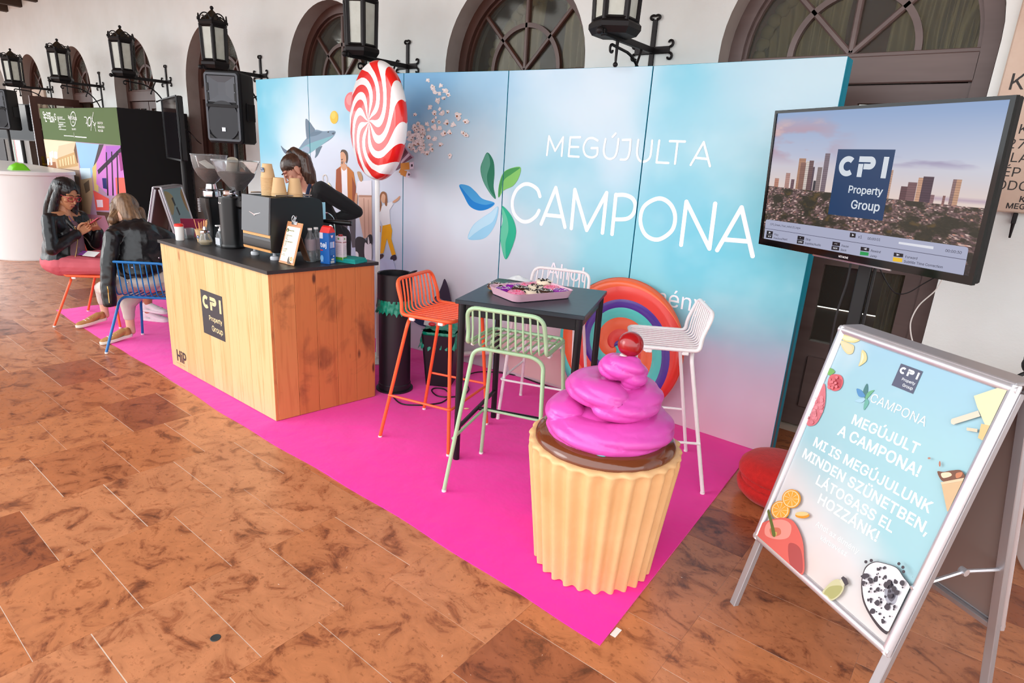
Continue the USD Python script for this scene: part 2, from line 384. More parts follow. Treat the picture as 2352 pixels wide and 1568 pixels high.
# ceiling with rafters over the arcade
beam_m = mat('rafter_wood', (70, 52, 38), .75, noise=(3, (52, 37, 27), 4, (1, .1, 1)))
deck_m = mat('ceiling_boards', (206, 184, 152), .8)
struct('ceiling', bx(-34, .0, 4.12, 9, WY+.42, 4.2), deck_m)
for k in range(44):
    x = -33.1+.92*k+.13; struct('trim_2', bx(x-.075, .0, 3.9, x+.075, WY+.02, 4.13, .01), beam_m)

# ------------------------------------------------------------------ wall lanterns
iron = mat('wrought_iron', (34, 31, 32), .5, .6, bump=(120, .4, .002))
bronze = mat('lantern_roof_metal', (72, 62, 48), .5, .7, noise=(14, (44, 38, 32), 3, (1, 1, 1)))
frost = mat('frosted_glass', (222, 228, 218), .3, noise=(6, (200, 204, 192), 4, (1, 1, 1)), transmission_weight=.1)
def scroll(o, d, s=1., r=.009):                 # ram-horn curl in the plane of d and the second axis
    a, b = np.asarray(d[0], float), np.asarray(d[1], float); t = np.linspace(0, 1.45*PI, 14)
    R = .030*s*(1-.12*t); P = [np.asarray(o)+a*0+b*0]+[np.asarray(o)+b*(.030*s)+(-b*np.cos(x)+a*np.sin(x))*q for x, q in zip(t, R)]
    return tube(P[1:], np.linspace(r, r*.8, 14), 6)
def make_lantern(label, loc):
    t = thing('wall_lantern', label, 'lantern', loc, group='wall lanterns along the arcade')
    X, Y, Z = V(1, 0, 0), V(0, 1, 0), V(0, 0, 1)
    part(t, 'wall_plate', cat(cbx((0, -.008, -.14), (.036, .016, .66), .004), cbx((0, -.012, 0), (.26, .014, .045), .004),
        scroll((.012, -.012, .19), (X, Z*.6), .9), scroll((-.012, -.012, .19), (-X, Z*.6), .9),
        [scroll((s*.13, -.012, z*.018), (X*s, Z*z), .8) for s in (-1, 1) for z in (-1, 1)]), iron)
    part(t, 'arm', cat(bx(-.016, -.66, -.02, .016, 0, .018, .003), cbx((0, -.665, .0), (.05, .04, .03), .004), sph((0, -.70, .0), .024, 2)), iron)
    a = np.linspace(0, PI/2, 14)
    br = np.array([(0, -.03-.36*(1-math.cos(x))-.0, -.46+.40*math.sin(x)) for x in a]); br = np.vstack([br, [(0, -.47, -.055), (0, -.54, -.05)]])
    part(t, 'curved_brace', cat(tube(br, .009, 8), scroll((0, -.54, -.05), (-Y, -Z), .9)), iron)
    part(t, 'brace_rod', cat(cyl((0, -.16, -.02), (0, -.23, -.17), .008, 8), sph((0, -.23, -.175), .012, 1), cyl((0, -.01, -.20), (0, -.16, -.27), .008, 8), sph((0, -.165, -.272), .012, 1)), iron)
    part(t, 'drop_rod', cat(cyl((0, -.48, -.02), (0, -.48, -.15), .011, 8, .007), sph((0, -.48, -.155), .016, 1)), iron)
    c = V(0, -.53, .02); R = .143
    hexp = lambda r, z, k=0: [c+V(r*math.cos(PI/3*i+PI/6), r*math.sin(PI/3*i+PI/6), z) for i in range(6)]
    def hexp2(r0, z0, r1, z1):
        v = hexp(r0, z0)+hexp(r1, z1); return trimesh.convex.convex_hull(np.array(v))
    part(t, 'base_tray', cat(hexp2(R*.95, -.022, R*1.12, .012), hexp2(R*1.12, .012, R*1.12, .038), hexp2(R*1.12, .038, R*1.02, .052)), iron)
    lo, hi = hexp(R*.93, .05), hexp(R, .41)
    for i in range(6):
        j = (i+1) % 6; L0, L1, H0, H1 = lo[i], lo[j], hi[i], hi[j]
        part(t, 'corner_post', cyl(L0, H0, .014, 6), iron)
        fr_ = [tube([L0+(L1-L0)*u+Z*.012, H0+(H1-H0)*u-Z*.012], .009, 4) for u in (.1, .9)]+[tube([L0*.97+L1*.03+Z*h, L1*.97+L0*.03+Z*h], .012, 4) for h in (.012,)]+[tube([H0-Z*.014, H1-Z*.014], .014, 4)]
        part(t, 'pane_frame', cat(fr_), iron)
        s_ = [c*V(1, 1, 0)+(p-c*V(1, 1, 0))*V(.97, .97, 1) for p in (L0, L1, H1, H0)]
        part(t, 'glass_pane', tm(s_+[c*V(1, 1, 0)+(p-c*V(1, 1, 0))*V(.955, .955, 1) for p in s_], [[0, 1, 2], [0, 2, 3], [6, 5, 4], [7, 6, 4], [0, 4, 5], [0, 5, 1], [1, 5, 6], [1, 6, 2], [2, 6, 7], [2, 7, 3], [3, 7, 4], [3, 4, 0]]), frost, smooth=False)
    part(t, 'top_rim', cat(hexp2(R*1.04, .405, R*1.12, .43), hexp2(R*1.12, .43, R*1.08, .45)), iron)
    prof = [(R*.98, .445), (R*.8, .468), (R*.62, .487), (R*.42, .516), (R*.22, .548), (R*.09, .562), (.018, .566)]
    rf = lathe(prof, 6, (c[0], c[1], c[2]-.0)); rf.apply_translation((0, 0, 0)); rf = mv(mv(rf, -c), rz=PI/6); rf = mv(rf, c)
    part(t, 'roof', rf, bronze, smooth=20)
    part(t, 'finial', cat(cyl(c+V(0, 0, .535), c+V(0, 0, .575), .010, 8), sph(c+V(0, 0, .585), .019, 2)), iron)
    top = hexp(R*1.1, .445)
    for i in range(6):
        j = (i+1) % 6; p, q = top[i], top[j]; d = (q-p)/np.linalg.norm(q-p); m = (p+q)/2
        A = np.array([m+d*(.062*math.cos(x))+Z*(.07*math.sin(x)) for x in np.linspace(0, PI, 10)])
        part(t, 'crest', cat(tube(A, .007, 5), scroll(m-d*.02+Z*.012, (d, Z), .6, .006), scroll(m+d*.02+Z*.012, (-d, Z), .6, .006), cbx(p+Z*.012, (.02, .02, .03), .004)), iron)
    return t
LX = [-2.12, -4.58, -7.10, -9.57, -12.02, -14.5]
LN = ['black iron wall lantern reaching over the top right of the blue display wall', 'black iron wall lantern just left of the striped lollipop top', 'black iron wall lantern directly above the big black loudspeaker',
      'black iron wall lantern above the black booth wall, right of the smaller one', 'small black iron wall lantern above the green booth front', 'black iron lantern at the left edge, mostly hidden by the far loudspeaker']
l0 = make_lantern(LN[0], (LX[0], WY, 2.42))
for x, nme in list(zip(LX, LN))[1:]: dup(l0, 'wall_lantern', nme, 'lantern', (x, WY, 2.42), group='wall lanterns along the arcade')

# ------------------------------------------------------------------ stone plaques
stone = mat('plaque_stone', (212, 190, 172), .7, noise=(3, (190, 160, 142), 5, (1, 1, 1)), bump=(40, .2, .003))
letter_dk = mat('letter_black', (38, 32, 30), .6)
pq = thing('stone_plaque', 'pale stone plaque with dark engraved capitals beside the screen at the right edge', 'plaque', (0, WY, 0))
part(pq, 'slab', bx(-.165, -.045, 1.545, 1.15, -.001, 2.75, .006), stone)
def wtext(parent, s, x, z, h, m=letter_dk, bold=False, y=-.0452, name='lettering'):
    return part(parent, name, basis(text(s, h, bold), (x, y, z), (1, 0, 0), (0, 0, 1), (0, -1, 0)), m, smooth=False)
for s, x, z, h in (('K . B', -.135, 2.13, .075), ('ITT K', -.17, 1.925, .045), ('1927', -.155, 1.855, .045), ('FALA', -.125, 1.79, .045), ('KÖZÉP A', -.19, 1.72, .045), ('MODÓJ', -.13, 1.655, .045)):
    wtext(pq, s, x, z, h)
wtext(pq, 'K', .035, 1.60, .028, bold=True); wtext(pq, 'MEGYE', -.01, 1.565, .026, bold=True)
part(pq, 'iron_bracket', cat(bx(.03, -.06, 1.49, .05, -.001, 1.545, .003), cyl((.04, -.05, 1.50), (.042, -.035, 1.42), .009, 8, .005)), iron)
sp = thing('stone_plaque', 'small beige stone plaque on the wall above the open brown door', 'plaque', (-15.15, WY, 2.2))
part(sp, 'slab', bx(-.35, -.04, -.3, .35, -.001, .24, .006), stone); part(sp, 'wreath_relief', tube(spl([(-.15, -.045, .0), (0, -.045, -.14), (.15, -.045, 0), (0, -.045, .14)], 6, True), .03, 6, True), stone)
# ================================================================== carpet
magenta = mat('magenta_carpet', (255, 0, 162), .9, sheen_weight=.55, sheen_roughness=.5, sheen_tint=(1., .45, .8), bump=(7, .35, .02))
def carpet():
    c = [V(-6.975, 1.745), V(-.79, 1.655), V(-.905, 3.70), V(-6.80, 3.70)]; nu, nv = 190, 64
    def f(u, v):
        a = c[0][None]*(1-u)[:, None]+c[1][None]*u[:, None]; b = c[3][None]*(1-u)[:, None]+c[2][None]*u[:, None]
        p = a*(1-v)[:, None]+b*v[:, None]
        edge = np.exp(-v*9); q = np.stack([p[:, 0]*1.1, p[:, 1]*.5, 0*u], 1)
        p[:, 1] += .010*np.sin(p[:, 0]*2.3)*edge+.004*np.sin(p[:, 0]*9)*edge
        h = .0045+.020*np.maximum(meshkit.fbm(np.stack([p[:, 0]*1.9+p[:, 1]*2.6, p[:, 1]*.8-p[:, 0]*.5, 0*u], 1)+9, 3, 4)-.55, 0)*np.clip(v*8, 0, 1)
        h += edge*.009*np.maximum(np.sin(p[:, 0]*7.1+np.sin(p[:, 0]*2.3))*meshkit.noise(q*3+3, 5)-.35, 0)
        return np.stack([p[:, 0], p[:, 1], h], 1)
    m, u, v = grid(f, nu, nv)
    n = nu*nv; i = np.arange(n).reshape(nv, nu)
    ring = np.concatenate([i[0, :], i[1:, -1], i[-1, -2::-1], i[-2:0:-1, 0]])
    lo = m.vertices[ring]*[1, 1, 0]+[0, 0, .0004]; V2 = np.vstack([m.vertices, lo]); k = len(ring)
    F = [[ring[(j+1) % k], ring[j], n+j] for j in range(k)]+[[ring[(j+1) % k], n+j, n+(j+1) % k] for j in range(k)]
    return tm(V2, np.vstack([m.faces, F]))
solo('carpet', carpet(), magenta, 'long bright magenta carpet runner lying on the stone floor', 'carpet', smooth=40)
tape = mat('white_tape', (238, 236, 232), .5)
q = fl(1405, 1452); solo('tape_scrap', cbx((q[0]+.012, q[1]+.01, .0012), (.022, .05, .0012)), tape, 'small white scrap of tape at the nearest corner of the magenta carpet', 'tape')
dark = mat('drain_dark', (58, 62, 62), .5, .3)
q = fl(495, 1465); solo('floor_plug', lathe([(0, .0005), (.016, .0005), (.0175, .0015), (.016, .003), (.012, .0022), (0, .0022)], 20, (q[0], q[1], 0)), dark, 'small round dark plug set in the stone floor at lower left', 'floor plug')

# ================================================================== display wall
PB = [V(-.805, 3.695), V(-1.90, 3.705), V(-2.98, 3.615), V(-3.95, 3.49), V(-5.08, 3.37), V(-6.02, 3.41)]
BH = 2.262
printm = cdmat('print_satin', .5, specular_ior_level=.3)
teal_side = mat('teal_board', (12, 148, 176), .5)
BG = np.array([(600, 250, 104, 198, 226), (640, 190, 118, 204, 232), (610, 330, 130, 205, 230), (660, 300, 232, 240, 246), (740, 215, 186, 222, 240), (700, 265, 232, 238, 246), (640, 250, 150, 214, 234), (665, 225, 190, 226, 240),
  (625, 420, 190, 222, 238), (760, 400, 220, 226, 242), (790, 210, 168, 214, 236), (1000, 185, 124, 184, 226), (900, 190, 120, 182, 226), (1060, 330, 208, 230, 242), (1060, 250, 172, 214, 238), (1060, 500, 226, 234, 244), (1000, 560, 224, 220, 230),
  (1000, 650, 218, 210, 220), (900, 600, 208, 214, 242), (900, 480, 226, 228, 244), (1130, 200, 158, 204, 234), (1280, 180, 200, 228, 246), (1350, 250, 218, 236, 248), (1200, 300, 192, 226, 240), (1290, 430, 158, 214, 232), (1250, 560, 190, 222, 232), (1420, 200, 214, 234, 248),
  (1180, 600, 216, 222, 232), (1400, 600, 148, 218, 232), (1560, 180, 118, 204, 230), (1560, 245, 158, 216, 234), (1700, 160, 184, 220, 236), (1850, 200, 200, 226, 238), (1650, 300, 176, 220, 236), (1640, 370, 150, 214, 230), (1650, 560, 118, 206, 226), (1800, 520, 118, 204, 222), (1560, 450, 140, 210, 230),
  (1700, 700, 136, 212, 226), (1780, 720, 114, 198, 214), (1720, 790, 176, 202, 220), (1640, 880, 214, 200, 222), (1700, 940, 234, 200, 220), (1600, 990, 242, 195, 212), (1780, 880, 214, 196, 220), (1760, 980, 240, 196, 214), (1500, 900, 226, 205, 220), (1200, 850, 224, 192, 198), (1150, 850, 216, 205, 216), (950, 760, 206, 196, 216), (1420, 330, 206, 230, 244)], float)  # print colours with the light and sheen on the boards left in
boards = thing('printed_backdrop', 'tall sky blue printed backdrop of five boards standing behind the table', 'backdrop')
plans = []                              # (origin, X axis, width) of each board, the left corner first
for k in range(5):
    a, b = PB[k+1], PB[k]; w = np.linalg.norm(b-a); plans.append((V(a[0], a[1], .006), V(*((b-a)/w), 0), w))
anch = []
for px, py, *c in BG:
    for k, (o, X, w) in enumerate(plans):
        Nn = np.cross(X, [0, 0, 1]); p = onp(px, py, o, Nn)-o; s = p@X
        if -.02 <= s <= w+.02: anch.append(([o[0]+X[0]*s, p[2]], c)); break
AP = np.array([a for a, _ in anch]); AC = np.array([c for _, c in anch])
def sky_print(x, z):
    q = np.stack([x, z], 1); wob = meshkit.fbm(np.stack([x*2.2, z*2.2, 0*x], 1)+20, 4, 3)-.5
    d2 = ((q[:, None, :]+np.stack([wob*.25, wob*.2], 1)[:, None, :]-AP[None])**2*[1., 1.3]).sum(2)
    W = np.exp(-d2/(2*.17**2))+1e-5*np.exp(-d2/2); c = (W@AC)/W.sum(1, keepdims=True)
    cl = np.clip((meshkit.fbm(np.stack([x*2.6, z*3.4, 0*x], 1)+5, 5, 8)-.50)*3, 0, 1)*.28*np.clip((z-.25)/.5, 0, 1)
    return mix3(c, (240, 246, 250), cl)*[.95, .96, .96]
boardp, sheets = [], []
for k, (o, X, w) in enumerate(plans):
    Y = V(0, 0, 1); N = np.cross(X, Y)
    pth = part(boards, 'board', basis(bx(.002, 0, -.12, w-.002, BH-.006, -.002, .004), o, X, Y), teal_side, smooth=False)
    boardp.append(pth)
    m, u, v = grid(lambda u, v: np.stack([.004+(w-.008)*u, .001+(BH-.009)*v, 0*u-.0016], 1), 60, 120)
    g = lin(np.clip(sky_print(o[0]+X[0]*m.vertices[:, 0], m.vertices[:, 1]), 0, 255))
    part(pth, 'printed_sky', basis(m, o, X, Y), printm, cd=np.array(g).reshape(-1, 3))
    sheets.append(Sheet(pth, o, X, Y, printm, -.0014))
# teal return at the right end: print, with shade painted into its lower greys
o, X, w = plans[0]
m, u, v = grid(lambda u, v: np.stack([0*u+o[0]+w-.0015, o[1]+.002+.118*u, .006+(BH-.008)*v], 1), 4, 60)
tcol = np.array([np.interp(v, [0, .25, .36, .44, 1], c) for c in ((150, 96, 60, 14, 10), (110, 96, 120, 150, 146), (122, 108, 140, 172, 174))]).T
part(boardp[0], 'printed_end', m, printm, cd=np.array(lin(tcol)).reshape(-1, 3))

def pick(px, py):
    for k, (o, X, w) in enumerate(plans):
        s = sheets[k].uv(px, py)
        if -.05 <= s[0] <= w+.05: return k
def on_boards(name, shapes, ks=None, label=None):
    """shapes: (kind, pixel points, colour[, width]); drawn on each board they cross"""
    for k, (o, X, w) in enumerate(plans):
        if ks is not None and k not in ks: continue
        it = []
        for kind, pts, col, *rest in shapes:
            q = np.array([sheets[k].uv(*p) for p in pts])
            if q[:, 0].max() < 0 or q[:, 0].min() > w: continue
            if kind == 'line': g = LineString(q).buffer(rest[0]/2)
            elif kind == 'sline': g = LineString(spl(q, 8)).buffer(rest[0]/2)
            elif kind == 'cline': g = LineString(spl(np.vstack([q]), 8, True)).buffer(rest[0]/2)
            elif kind == 'spoly': g = Polygon(spl(q, 6, True))
            else: g = Polygon(q)
            g = g.buffer(0).intersection(sbox(.004, .001, w-.004, BH-.008))
            if not g.is_empty: it.append((g, col))
        if it: sheets[k].put(name, it, label)
def c3(*pts): return [(1000+x/2.8, 140+y/2.8) for x, y in pts]
def c4(*pts): return [(580+x/3.015, 130+y/3.015) for x, y in pts]
def cp(*pts): return [(900+x/6.03, 170+y/6.03) for x, y in pts]
def co(*pts): return [(900+x/7.84, 600+y/7.84) for x, y in pts]
WH = (250, 248, 253)
big = [('sline', c3((672, 870), (655, 825), (610, 795), (565, 795), (518, 835), (494, 905), (506, 980), (552, 1028), (600, 1030), (645, 998), (666, 962)), WH),
  ('line', c3((680, 1048), (774, 815), (833, 1068)), WH), ('line', c3((712, 990), (812, 1000)), WH), ('line', c3((874, 1076), (897, 828), (973, 1088), (1101, 848), (1074, 1105)), WH),
  ('line', c3((1136, 1113), (1161, 860)), WH), ('sline', c3((1161, 862), (1220, 862), (1268, 885), (1286, 930), (1270, 985), (1228, 1015), (1148, 1018)), WH),
  ('cline', c3((1432, 884), (1505, 915), (1541, 995), (1520, 1090), (1432, 1148), (1352, 1118), (1318, 1030), (1342, 935)), WH),
  ('line', c3((1580, 1182), (1614, 905), (1762, 1206), (1799, 918)), WH), ('line', c3((1812, 1216), (1969, 942), (2040, 1254)), WH), ('line', c3((1864, 1148), (2012, 1160)), WH)]
on_boards('lettering', [(*s, .027) for s in big])
sm = [('line', c3((717, 605), (731, 484), (770, 578), (822, 490), (812, 610)), WH), ('line', c3((932, 490), (868, 491), (857, 612), (922, 616)), WH), ('line', c3((863, 552), (920, 553)), WH),
  ('sline', c3((1044, 512), (1010, 495), (975, 506), (953, 555), (966, 604), (1005, 620), (1038, 604), (1044, 560)), WH), ('line', c3((1044, 560), (1004, 560)), WH),
  ('sline', c3((1095, 502), (1083, 575), (1096, 618), (1127, 630), (1156, 612), (1170, 565), (1178, 502)), WH), ('line', c3((1140, 488), (1160, 466)), WH),
  ('line', c3((1205, 508), (1256, 506)), WH), ('sline', c3((1256, 506), (1248, 590), (1230, 630), (1192, 634)), WH), ('sline', c3((1306, 508), (1297, 590), (1313, 638), (1347, 646), (1378, 622), (1388, 575), (1394, 512)), WH),
  ('line', c3((1440, 512), (1422, 652), (1498, 656)), WH), ('line', c3((1508, 515), (1605, 518)), WH), ('line', c3((1558, 517), (1541, 660)), WH), ('line', c3((1642, 668), (1726, 522), (1766, 676)), WH), ('line', c3((1672, 622), (1748, 630)), WH)]
on_boards('lettering', [(*s, .0145) for s in sm])
for k, s, px, py, hh in ((1, 'Ahol', 1256, 634, .108), (1, 'az', 1382, 665, .108), (0, 'élmény', 1452, 686, .108)):
    q = sheets[k].uv(px, py); t = text(s, hh, d=.0003); t.apply_translation((q[0], q[1], 0)); sheets[k].put('lettering', [(t, WH)])
def two(c1, c2): return c1, c2
leaf = [('spoly', c3((335, 588), (372, 640), (380, 720), (374, 810), (388, 886), (350, 850), (308, 775), (289, 695), (308, 632)), (30, 118, 88)),
  ('spoly', c3((335, 592), (352, 660), (332, 740), (345, 820), (384, 882), (340, 835), (305, 760), (291, 695), (310, 632)), (82, 152, 128)),
  ('spoly', c3((547, 683), (538, 745), (500, 802), (440, 832), (410, 876), (403, 860), (410, 790), (436, 720), (485, 690)), (126, 196, 100)),
  ('spoly', c3((545, 686), (490, 728), (440, 770), (412, 872), (404, 860), (412, 790), (438, 722), (485, 692)), (62, 150, 78)),
  ('spoly', c3((153, 798), (212, 802), (258, 840), (302, 885), (380, 912), (345, 948), (282, 962), (222, 935), (185, 872)), (66, 158, 216)),
  ('spoly', c3((155, 800), (205, 860), (250, 905), (320, 925), (378, 914), (340, 948), (282, 960), (224, 934), (187, 872)), (12, 128, 208)),
  ('spoly', c3((401, 935), (400, 995), (378, 1065), (330, 1130), (270, 1150), (209, 1140), (240, 1060), (298, 1010), (352, 975)), (152, 208, 236)),
  ('spoly', c3((400, 940), (370, 1030), (300, 1075), (250, 1110), (211, 1138), (242, 1062), (298, 1012), (352, 978)), (184, 224, 242)),
  ('spoly', c3((425, 933), (470, 968), (506, 1030), (519, 1105), (495, 1195), (453, 1275), (425, 1190), (415, 1100), (433, 1030)), (34, 176, 138)),
  ('spoly', c3((425, 936), (462, 1010), (470, 1090), (452, 1170), (452, 1270), (426, 1190), (417, 1100), (435, 1030)), (96, 196, 160))]
on_boards('leaf_emblem', leaf)
# printed figures at the left
on_boards('printed_shark', [('spoly', c4((195, 617), (222, 640), (255, 655), (300, 650), (262, 672), (222, 668)), (88, 106, 128)),
  ('spoly', c4((570, 515), (574, 530), (548, 566), (490, 605), (440, 640), (388, 672), (350, 672), (300, 655), (318, 638), (352, 590), (378, 560), (430, 508), (490, 516), (545, 512)), (122, 146, 166)),
  ('spoly', c4((560, 548), (500, 595), (440, 638), (386, 672), (345, 672), (330, 640), (400, 600), (480, 572), (530, 555)), (122, 176, 186)),
  ('spoly', c4((375, 566), (366, 436), (395, 452), (416, 482), (432, 512), (400, 552)), (104, 124, 142)),
  ('spoly', c4((440, 640), (437, 672), (432, 701), (452, 682), (472, 640), (480, 618)), (92, 116, 132)),
  ('spoly', c4((330, 655), (370, 620), (400, 640), (380, 668)), (150, 168, 190)), ('spoly', c4((548, 530), (570, 524), (560, 540)), (70, 88, 104)), ('spoly', c4((520, 520), (528, 518), (528, 524), (520, 526)), (30, 36, 44)),
  ('spoly', c4((390, 552), (420, 520), (480, 520), (440, 545)), (96, 120, 140))])
def ell(cx, cy, rx, ry, n=16): return [(cx+rx*math.cos(t), cy+ry*math.sin(t)) for t in np.linspace(0, 2*PI, n, endpoint=False)]
on_boards('printed_balloon', [('spoly', c4(*ell(685, 315, 48, 70)), (248, 120, 124)), ('spoly', c4(*ell(672, 300, 22, 36)), (252, 150, 150)), ('spoly', c4(*ell(565, 420, 28, 45)), (250, 188, 58)), ('spoly', c4(*ell(560, 405, 16, 26)), (252, 204, 92))])
skin_p, hair_p = (214, 158, 124), (86, 62, 48)
on_boards('printed_man', [('poly', c4((618, 1010), (668, 1010), (712, 1110), (712, 1320), (690, 1322), (664, 1110), (640, 1320), (612, 1318), (612, 1060)), (84, 76, 86)),
  ('poly', c4((580, 782), (612, 758), (662, 762), (700, 800), (716, 900), (712, 1010), (690, 1010), (610, 975), (575, 915)), (196, 112, 34)),
  ('poly', c4((580, 785), (605, 765), (622, 860), (620, 975), (578, 915)), (158, 74, 34)), ('poly', c4((690, 830), (716, 900), (712, 1005), (692, 1008)), (150, 66, 26)),
  ('poly', c4((614, 758), (655, 768), (660, 985), (622, 985)), (240, 236, 242)), ('spoly', c4((612, 740), (648, 745), (652, 775), (632, 790), (616, 768)), skin_p),
  ('spoly', c4((611, 668), (628, 655), (648, 672), (652, 710), (636, 742), (618, 744), (612, 715)), skin_p), ('spoly', c4((609, 668), (618, 646), (640, 646), (658, 668), (660, 712), (650, 740), (648, 690), (632, 662), (618, 660)), hair_p), ('spoly', c4((613, 712), (626, 708), (622, 718)), (120, 80, 64)), ('spoly', c4((613, 728), (630, 726), (626, 742), (617, 744)), (150, 112, 92)),
  ('poly', c4((612, 1320), (638, 1320), (636, 1330), (620, 1330)), (228, 150, 160))])
on_boards('printed_woman', [('poly', c4((734, 960), (826, 960), (828, 1240), (800, 1250), (770, 1262), (738, 1100)), (228, 184, 164)), ('poly', c4((768, 980), (776, 980), (784, 1250), (776, 1255)), (202, 154, 136)), ('poly', c4((800, 990), (806, 990), (810, 1240), (804, 1244)), (206, 160, 140)),
  ('poly', c4((728, 862), (826, 856), (828, 962), (734, 962), (718, 950)), (238, 232, 240)), ('spoly', c4((714, 950), (728, 952), (724, 1030), (712, 1070), (708, 1010)), skin_p), ('spoly', c4((726, 800), (748, 800), (764, 840), (756, 866), (740, 850)), (190, 146, 104)), ('poly', c4((736, 958), (826, 960), (826, 972), (736, 972)), (190, 140, 118))])
on_boards('printed_girl', [('poly', c4((902, 1168), (956, 1156), (968, 1205), (962, 1262), (993, 1368), (966, 1376), (932, 1258), (908, 1360), (886, 1364), (894, 1250)), (246, 172, 28)), ('poly', c4((888, 1040), (930, 1014), (968, 1004), (975, 1024), (950, 1062), (956, 1158), (904, 1170), (880, 1120)), (240, 236, 240)),
  ('spoly', c4((972, 1004), (1000, 982), (1022, 964), (1016, 990), (984, 1012)), skin_p), ('spoly', c4((890, 950), (905, 940), (922, 958), (922, 1000), (908, 1014), (893, 996)), (222, 170, 138)), ('spoly', c4((884, 960), (902, 934), (926, 945), (934, 990), (932, 1034), (918, 1020), (922, 965), (902, 950), (890, 990), (896, 1030), (884, 1076), (876, 1040)), (150, 96, 62)),
  ('spoly', c4((880, 1372), (904, 1366), (908, 1382), (890, 1400), (868, 1408), (868, 1396)), (74, 48, 50)), ('spoly', c4((964, 1380), (992, 1372), (998, 1400), (978, 1412), (956, 1404)), (58, 48, 66)), ('poly', c4((884, 1170), (892, 1172), (890, 1215), (882, 1215)), skin_p)])
on_boards('printed_dog', [('spoly', c4((716, 1262), (740, 1246), (772, 1256), (800, 1282), (826, 1290), (828, 1400), (800, 1412), (775, 1390), (748, 1400), (722, 1378), (714, 1320)), (40, 32, 42)), ('spoly', c4((790, 1262), (810, 1232), (830, 1240), (830, 1300), (806, 1300)), (46, 36, 46)), ('spoly', c4((780, 1290), (802, 1300), (826, 1300), (826, 1412), (800, 1420), (778, 1380)), (236, 228, 236)), ('spoly', c4((716, 1350), (734, 1360), (736, 1400), (724, 1404)), (236, 230, 236)), ('spoly', c4((800, 1250), (806, 1250), (812, 1290), (802, 1296)), (236, 230, 236))])
on_boards('printed_bag', [('poly', c4((528, 868), (550, 900), (556, 940), (506, 920)), (238, 226, 190)), ('sline', c4((490, 860), (490, 830), (505, 818), (518, 840), (516, 870)), (226, 206, 180), .006)])
on_boards('printed_ground_shade', [('poly', c4((892, 1400), (975, 1405), (985, 1440), (995, 1480), (880, 1480)), (196, 202, 236))])
pop = [(497, 85, 30), (570, 200, 40), (600, 250, 34), (560, 165, 22), (682, 160, 32), (740, 230, 44), (785, 285, 34), (720, 330, 30), (665, 270, 32), (632, 360, 38), (640, 390, 26), (532, 460, 36), (668, 485, 30), (700, 540, 40), (780, 520, 28), (920, 580, 50), (930, 630, 22), (1030, 650, 40), (1050, 670, 24), (600, 540, 36), (618, 600, 20), (575, 650, 34), (658, 660, 30), (765, 670, 44), (860, 700, 42), (490, 695, 34), (600, 745, 44), (665, 750, 36), (520, 770, 32), (730, 820, 42), (810, 810, 36), (995, 815, 34), (1040, 845, 34), (522, 880, 34), (605, 900, 38), (690, 975, 34), (545, 980, 30), (560, 1040, 36), (500, 1090, 40), (440, 1070, 34), (820, 1120, 26), (820, 1155, 22), (380, 690, 30), (335, 560, 26), (440, 740, 30)]
rp = np.random.default_rng(3)
for _ in range(70): pop.append((rp.uniform(235, 470), rp.uniform(720, 1090), rp.uniform(20, 38)))
its = []
for x, y, r in pop:
    if x < 430 and y > 1000 and y > 1000+(x-230)*.6: continue
    n = 15; rr = r*rp.uniform(.55, 1.25, n)
    its.append(('poly', cp(*[(x+q*math.cos(t), y+q*math.sin(t)) for q, t in zip(rr, np.linspace(0, 2*PI, n, endpoint=False))]), tuple(np.array((244, 236, 232))+rp.uniform(-16, 6))))
    its.append(('spoly', cp(*ell(x-r*.2, y-r*.15, r*.35, r*.3, 7)), (252, 248, 246)))
    if rp.random() < .6: its.append(('spoly', cp(*ell(x+rp.uniform(-.4, .4)*r, y+rp.uniform(0, .6)*r, r*.26, r*.3, 7)), (150, 96, 62)))
on_boards('printed_popcorn', its)
on_boards('printed_bucket', [('poly', cp((120, 1130), (215, 985), (330, 1160), (60, 1330), (20, 1330)), (120, 70, 96)), ('poly', cp((140, 1140), (235, 1040), (258, 1075), (90, 1260), (50, 1290)), (96, 28, 50)), ('poly', cp((180, 1190), (275, 1090), (300, 1120), (120, 1290)), (214, 190, 206)), ('sline', cp((212, 985), (255, 1060), (300, 1120), (335, 1155)), (176, 150, 170), .012)])
on_boards('printed_tickets', [('poly', cp((140, 1240), (278, 1222), (284, 1322), (150, 1335)), (214, 138, 34)), ('poly', cp((285, 1225), (340, 1215), (342, 1310), (288, 1320)), (226, 208, 226)), ('poly', cp((305, 1252), (328, 1248), (330, 1282), (306, 1286)), (60, 44, 62)), ('poly', cp((130, 1300), (252, 1345), (228, 1425), (100, 1362)), (206, 128, 30)), ('poly', cp((258, 1345), (300, 1365), (275, 1440), (236, 1420)), (226, 206, 224)), ('poly', cp((270, 1372), (292, 1382), (282, 1412), (260, 1402)), (66, 46, 66))])
